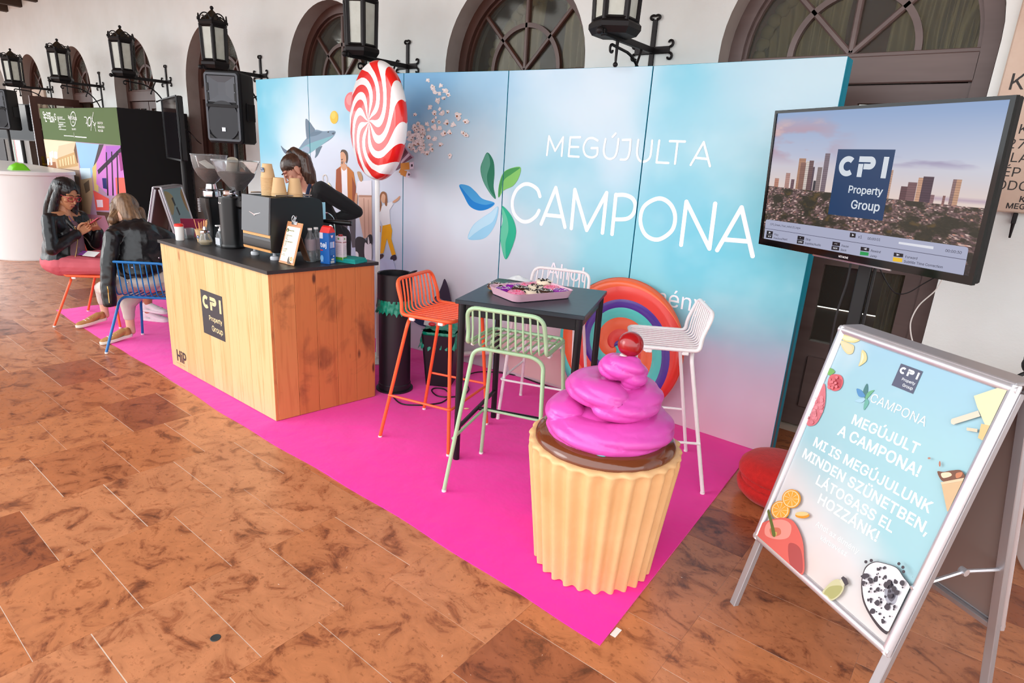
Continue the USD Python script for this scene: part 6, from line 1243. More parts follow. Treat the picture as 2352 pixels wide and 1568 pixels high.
# open dark door leaf with glass at the left
hx, hy, fx, fy = -13.17, 4.11, -13.15, 3.39
dl = math.hypot(fx-hx, fy-hy); Xd = V((hx-fx)/dl, (hy-fy)/dl, 0); od = V(fx, fy, 0)
dr = thing('door_7', None, None, (0, 0, 0), kind='structure'); D = lambda m: basis(m, od, Xd, V(0, 0, 1))
fm = sbox(0, .02, dl, 2.22).difference(sbox(.10, .7, dl-.10, 2.10))
part(dr, 'door_leaf', D(mv(ext(fm, .045), (0, 0, -.02))), wood_dk, smooth=False); part(dr, 'door_pane', D(bx(.09, .69, .0, dl-.09, 2.11, .005)), pane_m, smooth=False)
part(dr, 'muntin', D(bx(dl/2-.012, .7, -.01, dl/2+.012, 2.11, .015)), wood_dk, smooth=False); part(dr, 'lock_plate', D(cat(bx(.035, .95, .026, .075, 1.25, .032), cyl((.055, 1.12, .03), (.055, 1.12, .08), .008, 8), cyl((.055, 1.12, .075), (.16, 1.12, .075), .008, 8))), mat('brass', (206, 162, 60), .25, 1.0)); part(dr, 'edge_plate', D(bx(-.004, .1, -.008, .001, 2.1, .012)), alu)
# white rounded counters
gloss_w = mat('white_gloss', (236, 232, 230), .3)
def pill(x0, x1, y, r): return LineString([(x0, y), (x1, y)]).buffer(r, 24)
wc1 = thing('reception_counter', 'rounded white counter at the left edge behind the woman with glasses', 'counter', (0, 0, 0)); pq_ = pill(-13.2, -10.42, 2.52, .55)
part(wc1, 'body', loft([(pq_.buffer(-.03), 0), (pq_.buffer(-.02), .02), (pq_.buffer(-.02), 1.10)]), gloss_w, smooth=40); part(wc1, 'counter_top', loft([(pq_.buffer(-.01), 1.10), (pq_, 1.105), (pq_, 1.142), (pq_.buffer(-.006), 1.148)]), gloss_w, smooth=40)
wc2 = thing('reception_counter', 'rounded white counter cut by the right edge behind the poster stand', 'counter', (0, 0, 0)); pq_ = pill(.93, 2.3, 3.52, .56)
part(wc2, 'body', loft([(pq_.buffer(-.03), 0), (pq_.buffer(-.02), .02), (pq_.buffer(-.02), .84)]), gloss_w, smooth=40); part(wc2, 'counter_top', loft([(pq_.buffer(-.01), .84), (pq_, .845), (pq_, .868), (pq_.buffer(-.006), .872)]), gloss_w, smooth=40)
lime = mat('lime_green', (120, 206, 30), .5)
q = fl(25, 391, 1.148); lm, u, v = grid(lambda u, v: np.stack([(u-.5)*.24, (v-.5)*.2, .12*np.maximum(np.sin(u*PI)*np.sin(v*PI), 0)**.5*(1-.3*meshkit.noise(np.stack([u*4, v*4, 0*u], 1), 3))], 1), 20, 16)
solo('lime_cushion', mv(lm, (q[0]-.15, q[1]+.12, 1.148)), lime, 'small lime green soft lump on the white counter at the left edge', 'cushion', smooth=60)
rb_ = thing('roll_up_banner', 'white roll-up banner with a red and green stripe behind the left white counter', 'banner', (0, 0, 0)); q = hit(44, 365, 1, 3.8)
part(rb_, 'banner_sheet', bx(q[0]-.28, q[1]-.004, .05, q[0]+.28, q[1]+.004, 1.62), plast_w, smooth=False); part(rb_, 'base', bx(q[0]-.3, q[1]-.08, 0, q[0]+.3, q[1]+.08, .06, .01), alu)
part(rb_, 'red_stripe', bx(q[0]-.14, q[1]-.006, .05, q[0]-.10, q[1]-.0042, 1.62), jr, smooth=False); part(rb_, 'green_stripe', bx(q[0]-.22, q[1]-.006, .05, q[0]-.18, q[1]-.0042, 1.62), mat('flag_green', (40, 120, 70), .5), smooth=False)
kb = thing('dark_banner', 'dark grey free-standing banner at the very left edge below the loudspeaker', 'banner', (0, 0, 0)); q = hit(8, 350, 1, 3.75)
part(kb, 'banner_sheet', bx(q[0]-.5, q[1]-.01, .03, q[0]+.22, q[1]+.01, 1.75), mat('banner_dark', (48, 48, 52), .6), smooth=False); part(kb, 'base', bx(q[0]-.5, q[1]-.1, 0, q[0]+.22, q[1]+.1, .04, .01), blk_m)
# bag on the right counter
q = fl(2345, 868, .872); bgk = thing('black_bag', 'black bag lying on the white counter at the right edge', 'bag', (q[0]+.14, q[1]+.05, .872))
bb = fuse([mell((0, 0, .10), (.15, .12, .10)), mell((.05, 0, .17), (.12, .1, .08)), mell((-.05, -.02, .06), (.10, .1, .06))], .02, 6); wrinkle(bb, .02, 8, 3); bb.vertices[:, 2] = np.maximum(bb.vertices[:, 2], .001)
part(bgk, 'bag_body', bb, mat('bag_fabric', (14, 15, 16), .6), smooth=60); part(bgk, 'strap', tube(spl([(-.12, -.1, .05), (-.15, -.13, .03), (-.16, -.1, .004), (-.1, -.16, .004)], 8), .008, 6), mat('bag_fabric', (14, 15, 16), .6))
# ================================================================== people
leather = mat('black_leather', (15, 15, 18), .30, noise=(14, (24, 24, 28), 3, (1, 1, 1)), bump=(28, .28, .006)); gold = mat('zip_gold', (214, 178, 110), .25, 1.0)
skin_a = mat('skin_tan', (196, 136, 100), .45, subsurface_weight=.06, subsurface_scale=.01); skin_b = mat('skin_fair', (226, 176, 150), .45, subsurface_weight=.06, subsurface_scale=.01); skin_c = mat('skin_medium', (206, 146, 122), .45, subsurface_weight=.06, subsurface_scale=.01)
def hair_mat(name, a, b, rough=.32): return mat(name, a, rough, noise=(30, b, 3, (1, 1, .06)), specular_ior_level=.6)
eye_w, eye_d, lip_m = mat('eye_white', (232, 226, 222), .25), mat('eye_dark', (26, 18, 16), .15), mat('lip', (172, 92, 84), .4)
def axes(fwd, up):
    f = np.asarray(fwd, float); f /= np.linalg.norm(f); u = np.asarray(up, float); u = u-f*(u@f); u /= np.linalg.norm(u); return np.cross(f, u), f, u   # right, forward, up
class Head:
    def __init__(s, c, fwd, up, k=1.): s.c = np.asarray(c, float); s.R, s.F, s.U = axes(fwd, up); s.k = k; s.M = np.stack([s.R, s.F, s.U], 1)
    def p(s, x, y, z): return s.c+s.k*(s.M@V(x, y, z))
    def e(s, x, y, z, a, b, c): return mell(s.p(x, y, z), V(a, b, c)*s.k, s.M, 24)
    def skin(s):
        H = m3.Manifold.batch_hull; e = s.e
        m = [e(0, -.015, .035, .074, .094, .083), H([e(0, .03, .0, .062, .055, .062), e(0, .045, -.055, .050, .042, .03), e(0, .066, -.092, .020, .018, .018)]), H([e(-.045, .01, -.06, .018, .02, .02), e(.045, .01, -.06, .018, .02, .02), e(0, .066, -.092, .020, .018, .016)]),
             H([e(0, .086, .016, .008, .008, .008), e(0, .108, -.030, .010, .010, .008)]), e(.012, .098, -.034, .009, .009, .007), e(-.012, .098, -.034, .009, .009, .007), e(0, .086, -.060, .021, .012, .007), e(0, .083, -.069, .018, .012, .007), e(.042, .062, -.022, .022, .018, .018), e(-.042, .062, -.022, .022, .018, .018), H([e(-.05, .07, .033, .012, .01, .008), e(.05, .07, .033, .012, .01, .008), e(0, .082, .033, .014, .008, .009)])]
        for sx in (-1, 1): m.append(H([e(sx*.076, -.012, .004, .008, .020, .020), e(sx*.073, -.004, -.030, .006, .011, .012)]))
        r = m3.Manifold.batch_boolean(m, m3.OpType.Add)
        for sx in (-1, 1): r = r-e(sx*.031, .094, .010, .016, .012, .009)
        return r
    def face(s, par, brow=(40, 28, 24), eyes=True, skin=None):
        for sx in (-1, 1):
            part(par, 'eyebrow', tube(spl([s.p(sx*.014, .093, .030), s.p(sx*.032, .090, .037), s.p(sx*.050, .076, .031)], 5), .0028*s.k, 6), mat('brow_%d_%d' % brow[:2], brow, .6))
            if eyes:
                part(par, 'eye', man(s.e(sx*.031, .076, .010, .0125, .0125, .0125)), eye_w, smooth=True); part(par, 'iris', man(s.e(sx*.031, .0865, .008, .006, .003, .006)), eye_d, smooth=True)
            zl = 0. if eyes else -.012
            if not eyes: part(par, 'closed_lid', man(s.e(sx*.031, .0775, .010, .0150, .0130, .0125)), skin, smooth=True)
            part(par, 'lash_line', tube(spl([s.p(sx*.016, .0885, .010+zl*.6), s.p(sx*.031, .0915, .0165+zl), s.p(sx*.047, .079, .010+zl*.5)], 5), .0022*s.k, 6), eye_d)
        part(par, 'lips', man(m3.Manifold.batch_boolean([s.e(0, .0905, -.0605, .021, .008, .0045), s.e(0, .0885, -.068, .018, .008, .005)], m3.OpType.Add)), lip_m, smooth=True)
def hand(w, d, n, side, k=1., curl=.5, spread=.10):
    """palm from the wrist along d, palm facing n; four bent fingers and a thumb from the palm's side"""
    d = V(*d)/np.linalg.norm(d); n = V(*n); n = n-d*(n@d); n /= np.linalg.norm(n); x = np.cross(d, n)*side
    w = np.asarray(w, float); P = lambda a, b, c: w+k*(x*a+d*b+n*c); out = [m3.Manifold.batch_hull([mball(P(a, b, 0), r*k) for a, b, r in ((-.026, .078, .011), (.028, .082, .012), (-.022, .015, .014), (.020, .012, .015))])]
    for i, (a, L) in enumerate(((.030, .068), (.010, .078), (-.010, .072), (-.028, .056))):
        p = P(a, .080, 0); pts = [(p, .0098*k)]; an = curl*.35
        for seg in (.42, .32, .26):
            an += curl*.75; dd = d*math.cos(an)+n*math.sin(an)+x*(a*spread*3); p = p+dd*(L*seg*k); pts.append((p, (.0092-.0012*len(pts)*.5)*k))
        out.append(chain(*pts))
    out.append(chain((P(.026, .02, .004), .013*k), (P(.046, .045, .016), .0105*k), (P(.048, .072, .030), .0095*k), (P(.036, .090, .040), .008*k)))
    return out
def shoe(t, heel, toe, up, upper, sole_m, lace=True, rise=.055):
    heel, toe = V(*heel), V(*toe); F = toe-heel; L = np.linalg.norm(F); F /= L; U = V(*up)-F*(V(*up)@F); U /= np.linalg.norm(U); X = np.cross(F, U)
    o = np.array([(-.030, .02), (-.033, .08*L/.26), (-.040, .62*L), (-.036, .82*L), (-.018, .97*L), (.010, L), (.034, .90*L), (.042, .72*L), (.038, .45*L), (.031, .1*L), (.022, .005), (-.018, .0)])
    sole = Polygon(spl(o, 5, True)); put = lambda m: basis(m, heel, X, F, U)
    part(t, 'sole', put(loft([(sole.buffer(-.003), 0), (sole, .003), (sole, .022), (sole.buffer(-.002), .024)])), sole_m, smooth=40)
    b = [m3.Manifold.batch_hull([mell((0, .035, .036), (.029, .034, .03), n=16), mell((0, .035, .036+rise*.6), (.026, .032, .018), n=16)]), m3.Manifold.batch_hull([mell((0, .06, .045+rise*.3), (.028, .03, .03), n=16), mell((.002, .55*L, .034), (.036, .04, .030), n=16)]), m3.Manifold.batch_hull([mell((.002, .55*L, .032), (.037, .04, .026), n=16), mell((.006, L-.045, .026), (.034, .038, .020), n=16)])]
    u = m3.Manifold.batch_boolean(b, m3.OpType.Add)^m3.Manifold.cube([.2, .5, .2]).translate([-.1, -.1, .012])
    u = u-mell((0, .045, .040+rise*.6+.022), (.020, .026, .016), n=16)
    m = u.refine_to_length(.012); mm = man(m); mm.merge_vertices(); trimesh.smoothing.filter_taubin(mm, lamb=.5, nu=.53, iterations=5)
    part(t, 'shoe', put(mm), upper, smooth=True)
    if lace: part(t, 'laces', put(cat([tube(spl([(-.022, .36*L+.030*i, .066-.006*i), (0, .37*L+.030*i, .074-.0065*i), (.022, .36*L+.030*i, .066-.006*i)], 4), .0028, 5) for i in range(4)])), sole_m)
def strands(m, c, amp=.004, fr=26, along=(0, 0, 1)):
    v = np.asarray(m.vertices); q = v-c; a = np.arctan2(q[:, 1], q[:, 0]); s = np.sin(a*fr+q[:, 2]*6)+.6*np.sin(a*fr*2.3+1+q[:, 2]*9); m.vertices = v+m.vertex_normals*(s*amp*.6)[:, None]; return m
def Wp(p0):
    n = V(p0[0], p0[1], 0); n /= np.linalg.norm(n); return lambda x, y, s=0.: onp(x, y, V(p0[0], p0[1], 0)-n*s, n), n
def local(parts_fn, base): return None

# ---------------------------------------------------------- woman with glasses on the orange chair
B1 = V(-6.35, 1.945, 0); W, vn = Wp(B1); F1, R1 = V(.69, .72, 0), V(.72, -.69, 0); toC = -vn
p1 = thing('person', 'woman with long black hair, red glasses and black leather jacket looking at a phone', 'person', (0, 0, 0))
hd = Head(W(152, 447, .03)+V(0, 0, .0), F1*.62+toC*.42+V(0, 0, -.36), V(0, 0, 1)+F1*.18, 1.0)
pel, nk, ch = W(152, 606, .0), W(148, 494, 0), W(154, 530, 0)
pel[2] = max(pel[2], .545)
sR, sL = W(112, 503, .14), W(184, 500, -.14); eR, eL = W(120, 573, .24), W(222, 560, -.08); wR, wL = W(180, 534, .10), W(225, 530, -.03)
hR, hL = pel+R1*.09, pel-R1*.09
kR, kL = hR+F1*.40+V(0, 0, .0), hL+F1*.41+V(0, 0, .06)
fB = fl(338, 737); aB = V(fB[0], fB[1], .10)+F1*.02; aA = aB+V(.07, -.02, .10)
ph = W(214, 513, .03); phF = (F1*.5+V(0, 0, .75)); 
sk = [hd.skin(), chain((hd.p(0, -.025, -.07), .050), (nk+V(0, 0, .03), .050), (nk, .056)), chain((nk, .055), (ch, .085), (pel, .11)), chain((sR, .045), (eR, .038), (wR, .027)), chain((sL, .045), (eL, .038), (wL, .027)), chain((sR, .05), (nk, .05), (sL, .05)), chain((hR, .08), (kR, .058), (aB+V(0, 0, .16), .048), (aB, .034)), chain((hL, .08), (kL, .058), (aA+V(0, 0, .16), .048), (aA, .034))]
sk += hand(wR, ph-wR+V(0, 0, -.01), -vn*.2+V(0, 0, .5)+F1*.5, -1, .95, .75)+hand(wL, ph-wL+V(0, 0, -.02), vn*.2+V(0, 0, .5)-F1*.1, 1, .95, .75)
part(p1, 'body', fuse(sk, .009, 5), skin_a, smooth=True); hd.face(p1, (30, 22, 20), eyes=False, skin=skin_a)
# hair
hm = hair_mat('hair_black', (12, 11, 13), (30, 28, 32)); e = hd.e; HU = m3.Manifold.batch_hull
cap = e(0, -.026, .048, .092, .112, .094)-HU([e(0, .112, .03, .050, .07, .062), e(0, .115, .0, .060, .07, .075), e(0, .13, -.12, .062, .07, .05)])
cur = [cap, HU([e(0, -.075, .03, .085, .055, .07), e(0, -.10, -.14, .085, .045, .04)]), HU([e(0, -.10, -.14, .085, .045, .04), e(0, -.085, -.33, .08, .04, .03)])]
for sx in (-1, 1):
    for a, b in zip([(.070, .03, .07, .030), (.086, .030, -.04, .034), (.092, .040, -.16, .036), (.092, .075, -.30, .030)], [(.086, .030, -.04, .034), (.092, .040, -.16, .036), (.092, .075, -.30, .030), (.085, .085, -.38, .014)]):
        cur.append(HU([mball(hd.p(sx*a[0], a[1]-.03, a[2]), a[3]), mball(hd.p(sx*b[0], b[1]-.03, b[2]), b[3])]))
hm_ = fuse(cur, .010, 5); part(p1, 'hair', strands(hm_, hd.c, .0028, 30), hm, smooth=True)
gl = mat('red_glasses', (170, 26, 52), .25); rim_ = []
for sx in (-1, 1):
    rim_.append(tube(np.array([hd.p(sx*.034+.026*math.copysign(abs(math.cos(a))**.7, math.cos(a)), .104-.010*abs(math.cos(a)*(sx*math.cos(a) > 0)), .004+.020*math.copysign(abs(math.sin(a))**.7, math.sin(a))) for a in np.linspace(0, 2*PI, 25)[:-1]]), .0026, 6, True)); rim_.append(tube([hd.p(sx*.060, .093, .012), hd.p(sx*.078, .05, .014), hd.p(sx*.080, -.01, .006)], .0024, 6))
rim_.append(tube([hd.p(-.008, .105, .008), hd.p(0, .108, .011), hd.p(.008, .105, .008)], .0026, 6)); part(p1, 'glasses', cat(rim_), gl)
# jacket, open at the front
jk = [HU([mell(ch-F1*.03, (.10, .10, .10), n=18), mball(sR, .056), mball(sL, .054)]), HU([mell(ch-F1*.03, (.13, .13, .12), n=18), mell(pel+V(0, 0, .06)-F1*.02, (.155, .155, .10), n=18)]), chain((sR, .057), ((sR+eR)/2, .056), (eR, .052), ((eR+wR)/2, .049), (wR-(wR-eR)*.10, .044)), chain((sL, .064), (eL, .054), (wL-(wL-eL)*.08, .044)), HU([mell(pel-F1*.02+V(0, 0, .05), (.165, .165, .07), n=18), mball(pel+R1*.10+V(0, 0, .03), .075), mball(ch-F1*.04+V(0, 0, -.05), .11)]),
      chain((nk-F1*.055+V(0, 0, .02), .030), (nk+R1*.06+V(0, 0, .015), .026), (ch+R1*.06+F1*.09+V(0, 0, .03), .018)), chain((nk-F1*.055+V(0, 0, .02), .030), (nk-R1*.06+V(0, 0, .015), .026), (ch-R1*.06+F1*.09+V(0, 0, .03), .018))]
J = m3.Manifold.batch_boolean(jk, m3.OpType.Add)
gap = HU([mball(ch+F1*.20+V(0, 0, .03), .035), mball(pel+F1*.22+V(0, 0, .05), .075), mball(nk+F1*.10, .04), mball(pel+F1*.26+V(0, 0, -.04), .09)])
J = man((J-gap).refine_to_length(.012)); J.merge_vertices(); trimesh.smoothing.filter_taubin(J, lamb=.5, nu=.53, iterations=5); part(p1, 'jacket', wrinkle(J, .008, 13, 4), leather, smooth=True)
top = fuse([HU([mell(ch+F1*.03, (.085, .085, .10), n=18), mell(pel+F1*.05+V(0, 0, .05), (.115, .115, .08), n=18)]), HU([mell(ch+F1*.035+V(0, 0, .05), (.06, .05, .05), n=16), mell(ch+F1*.05, (.07, .07, .06), n=16)])], .014, 5)
part(p1, 'top', top, mat('mauve_top', (120, 88, 100), .8), smooth=True)
part(p1, 'jacket_zip', cat(tube(spl([ch+R1*.062+F1*.095+V(0, 0, .05), ch+R1*.075+F1*.115+V(0, 0, -.0), ch+R1*.09+F1*.125+V(0, 0, -.05), pel+R1*.115+F1*.145+V(0, 0, .08), pel+R1*.135+F1*.12+V(0, 0, -.01)], 6), .0032, 5)), gold)
part(p1, 'button', cat(sph(ch+R1*.072+F1*.112+V(0, 0, .048), .006, 1), sph(ch-R1*.05+F1*.12+V(0, 0, .05), .006, 1)), chrome)
pk = mat('pink_trousers', (204, 92, 104), .75, bump=(60, .2, .003))
tr1 = [HU([mell(pel-F1*.03+V(0, 0, .01), (.165, .165, .105), n=18), mell(pel+F1*.10, (.15, .15, .095), n=18), mball(hR, .098), mball(hL, .098)]), chain((hR+F1*.05, .092), (kR, .072)), chain((kR, .074), (aB+V(0, 0, .20), .060), (aB+V(0, 0, .13), .055)), chain((hL+F1*.05, .094), (kL, .074)), chain((kL, .074), (aA+V(0, 0, .20), .060), (aA+V(0, 0, .13), .055))]
part(p1, 'trousers', wrinkle(fuse(tr1, .014, 6), .010, 11, 2), pk, smooth=True)
wsh = mat('white_sneaker', (238, 234, 236), .45)
dB = V(.83, .55, 0); shoe(p1, V(*(aB[:2]-dB[:2]*.06), .008), V(*(aB[:2]+dB[:2]*.20), .008), (0, 0, 1), wsh, wsh); shoe(p1, aA-dB*.06+V(0, 0, -.085), aA+dB*.19+V(0, 0, -.10), (0, 0, 1), wsh, wsh)
px_ = axes(F1*.75+V(0, 0, .5), V(0, 0, 1)-F1*.5)
phn = thing('smartphone', 'pink smartphone held by the woman with glasses', 'phone', (0, 0, 0)); part(phn, 'case', basis(cbx((0, 0, 0), (.074, .15, .009), .004), ph+V(0, 0, .012), R1*.9-vn*.0, np.cross(np.cross(R1, F1*.8+V(0, 0, .55)), R1)/np.linalg.norm(np.cross(np.cross(R1, F1*.8+V(0, 0, .55)), R1))), mat('phone_pink', (226, 96, 112), .3)); 
part(phn, 'camera_island', basis(cbx((.016, .052, -.006), (.03, .032, .004), .002), ph+V(0, 0, .012), R1*.9, np.cross(np.cross(R1, F1*.8+V(0, 0, .55)), R1)/np.linalg.norm(np.cross(np.cross(R1, F1*.8+V(0, 0, .55)), R1))), blk)
bdg = thing('name_badge', 'white and purple event badge lying on the lap of the woman with glasses', 'badge', (0, 0, 0)); bp = pel+F1*.20+R1*.06+V(0, 0, .105); bX = F1*.9+R1*.35; bX /= np.linalg.norm(bX); bY = np.cross(V(0, 0, 1)+R1*.6, bX); bY /= np.linalg.norm(bY)
part(bdg, 'card', basis(bx(0, -.035, 0, .13, .035, .002), bp, bX, bY), plast_w, smooth=False); part(bdg, 'purple_card', basis(bx(-.10, -.03, 0, -.002, .03, .002), bp, bX, bY), mat('badge_purple', (150, 66, 170), .4), smooth=False); part(bdg, 'lanyard', tube(spl([bp, bp-F1*.05+V(0, 0, .02), ch+F1*.11+V(0, 0, -.06), ch+F1*.10, nk+F1*.05+R1*.03], 6), .004, 5), mat('lanyard_purple', (110, 84, 130), .6))

# ---------------------------------------------------------- woman bent forward on the blue chair, from behind
B2 = V(-5.26, 1.995, 0); W, vn = Wp(B2); F2, R2 = V(-.667, .744, 0), V(.744, .667, 0)
p2 = thing('person', 'woman with long light brown hair bent forward in a draped black leather jacket', 'person', (0, 0, 0))
pel = W(345, 655, -.05); pel[2] = .55; ub = W(322, 535, -.10); nk = W(300, 512, -.14); sL, sR = W(268, 538, -.06), W(382, 548, -.10)
hd = Head(W(288, 487, -.22), F2*.7-R2*.15+V(0, 0, -.75), V(0, 0, .7)+F2*.7, 1.0)
aL, aR = V(*fl(236, 740)[:2], .115), V(*fl(303, 775)[:2], .10); aL[:2] += V(-.01, .03); hL, hR = pel-R2*.10, pel+R2*.09
kL, kR = W(246, 618, -.02), pel+F2*.28-R2*.10+V(0, 0, -.02); kL[2] = .50
sk = [hd.skin(), chain((hd.p(0, -.03, -.07), .050), (nk, .055)), chain((nk, .055), (ub, .09), (pel, .11)), chain((hL, .07), (kL, .045), (aL+V(0, 0, .2), .040), (aL, .032), (aL+V(.02, 0, -.05), .028)), chain((hR, .07), (kR, .045), (aR+V(0, 0, .2), .042), (aR, .033), (aR+V(.02, 0, -.04), .028)), chain((sL, .05), (nk, .05), (sR, .05)), chain((sL, .045), (sL+F2*.18+V(0, 0, -.2), .036), (sL+F2*.38+R2*.1+V(0, 0, -.22), .026)), chain((sR, .045), (sR+F2*.18+V(0, 0, -.2), .036), (sR+F2*.38-R2*.1+V(0, 0, -.22), .026))]
sk += hand(sL+F2*.38+R2*.1+V(0, 0, -.22), F2, (0, 0, -1), 1)+hand(sR+F2*.38-R2*.1+V(0, 0, -.22), F2, (0, 0, -1), -1)
part(p2, 'body', fuse(sk, .010, 5), skin_b, smooth=True); hd.face(p2, (96, 70, 50))
e = hd.e; hb = hair_mat('hair_brown', (82, 58, 40), (150, 116, 84), .4)
cap = [e(0, -.026, .044, .090, .110, .094)]
lw = [W(262, 500, -.14), W(256, 520, -.12)]
for a, b in ((-.085, .0), (-.05, .03), (.0, .04), (.05, .03), (.085, .0)):
    st_ = hd.p(a, b+.03, .06); en = hd.p(a*1.1, b+.07, .02)+V(0, 0, -.20); mid = (st_+en)/2+(hd.U*.02-vn*.02)
    cap += [HU([mball(st_, .032), mball(mid, .034)]), HU([mball(mid, .034), mball(en, .018)])]
cap += [HU([mball(hd.p(0, -.07, .04), .075), mball(nk+V(0, 0, .045)-F2*.01, .060)]), HU([mball(hd.p(-.05, -.05, .0), .05), mball(nk-R2*.06+V(0, 0, .01), .04)]), HU([mball(hd.p(.05, -.05, .0), .05), mball(nk+R2*.06+V(0, 0, .03), .035)]), HU([mball(hd.p(-.03, .0, .08), .05), mball(W(258, 505, -.10), .035)]), HU([mball(hd.p(-.06, -.05, .05), .04), mball(lw[0], .034)]), HU([mball(lw[0], .034), mball(lw[1]+V(0, 0, -.03), .018)]), HU([mball(hd.p(-.03, .02, .10), .04), mball(lw[0]+vn*.06, .03)]), HU([mball(lw[0]+vn*.06, .032), mball(lw[1]+vn*.06+V(0, 0, -.04), .018)])]
part(p2, 'hair', strands(fuse(cap, .010, 5), hd.c, .0028, 34), hb, smooth=True)
cu = W(252, 695, .10); sh0 = sL+V(0, 0, -.0)
sl0, sl1, sl2 = W(256, 545, .02), W(250, 610, .07), W(248, 660, .09)
jk = [HU([mball(sL, .075), mball(sR, .07), mell(ub, (.11, .11, .10), n=18), mball(nk-V(0, 0, .01)-F2*.02, .055)]), HU([mell(ub, (.14, .14, .10), n=18), mell(pel+V(0, 0, .08)-R2*.05, (.19, .19, .06), n=18), mball(sR+V(0, 0, -.08), .075), mball(sL+V(0, 0, -.1), .07)]), HU([mell(pel+V(0, 0, .08)-R2*.05, (.17, .17, .06), n=18), mell(pel+V(0, 0, .0)-R2*.14, (.08, .12, .06), n=16)]),
      chain((sL+V(0, 0, -.01), .070), (sl0, .062), (sl1, .056), (sl2, .050), (cu, .050)), chain((sR, .07), (sR+V(0, 0, -.14)+F2*.05, .06), (sR+V(0, 0, -.26)+F2*.13, .055)), HU([mball(nk-F2*.03+V(0, 0, .0), .05), mball(nk-R2*.06, .045), mball(nk+R2*.08, .045)])]
J = man((m3.Manifold.batch_boolean(jk, m3.OpType.Add)-m3.Manifold.cube([.3, .3, .3], True).translate(list(cu+V(0, 0, -.178)))).refine_to_length(.012)); J.merge_vertices(); trimesh.smoothing.filter_taubin(J, lamb=.5, nu=.53, iterations=5)
part(p2, 'jacket', wrinkle(J, .014, 10, 8), leather, smooth=True)
part(p2, 'sleeve_zip', cat(tube([sl2-vn*.050+V(0, 0, .02), cu-vn*.051+V(0, 0, .01)], .004, 5), mv(bx(-.005, -.003, -.03, .005, .003, 0), sl2-vn*.056)), gold)
part(p2, 'jacket_stud', cat([sph(q, .007, 1) for q in (W(304, 614, .20), W(365, 592, .15), W(294, 648, .2))]), chrome)
bj = mat('beige_jeans', (206, 192, 184), .8, bump=(90, .2, .002))
tr2 = [mell(pel+V(0, 0, -.005), (.165, .165, .085), n=18), chain((hL, .095), (kL, .074), (aL+V(0, 0, .2), .056), (aL+V(0, 0, .13), .050), (aL+V(0, 0, .08), .046)), chain((hR, .095), (kR, .076), (aR+V(0, 0, .2), .058), (aR+V(0, 0, .13), .050), (aR+V(0, 0, .09), .048))]
part(p2, 'trousers', wrinkle(fuse(tr2, .014, 6), .009, 11, 5), bj, smooth=True)
part(p2, 'white_shirt_hem', fuse([mell(pel+V(0, 0, .05)-R2*.11+F2*.02, (.09, .10, .04), n=16)], .016, 2), plast_w, smooth=True)
tan = mat('tan_suede', (190, 140, 86), .8, noise=(30, (174, 124, 72), 3, (1, 1, 1))); solem = mat('rubber_white', (236, 228, 216), .5)
tL, tR = fl(172, 757), fl(279, 783); hlL, hlR = V(*fl(256, 741)[:2], .035), V(*fl(331, 772)[:2], .045)
def shoe_at(t, heel, toe, ank, L): d = V(*(toe-heel)); d /= np.linalg.norm(d); shoe(t, heel, heel+d*L, (0, 0, 1), tan, solem)
shoe_at(p2, V(aL[0], aL[1], .030)+V(.045, -.012, 0), V(tL[0], tL[1], .010), aL, .27); shoe_at(p2, V(aR[0], aR[1], .028)+V(.045, -.012, 0), V(tR[0], tR[1], .018), aR, .25)
# laptop on a small table beyond her
cafe = thing('cafe_table', 'small round café table with a black foot half hidden behind the timber counter', 'table', (-5.62, 2.62, 0)); part(cafe, 'tabletop', lathe([(0, .715), (.33, .715), (.335, .725), (.33, .735), (0, .735)], 40), mat('cafe_top', (60, 60, 64), .4)); part(cafe, 'column', cyl((0, 0, .02), (0, 0, .715), .028, 16), tb_m); part(cafe, 'foot', lathe([(0, .006), (.22, .006), (.22, .02), (.04, .035), (0, .035)], 36), tb_m)
lap = thing('laptop', 'open laptop with a maroon lid beyond the bent woman', 'laptop', (-5.60, 2.60, .735)); lx = V(.55, .83, 0); part(lap, 'keyboard_base', basis(bx(-.18, -.25, 0, .18, 0, .015, .003), (0, 0, 0), lx, V(-lx[1], lx[0], 0)), alu, smooth=False); part(lap, 'lid', basis(bx(-.18, 0, -.004, .18, .25, .004, .003), (0, 0, .016), lx, V(-lx[1], lx[0], 0)*-.30*-1*0+V(lx[1], -lx[0], 0)*.25+V(0, 0, .968)), mat('maroon_lid', (140, 40, 70), .35), smooth=False)

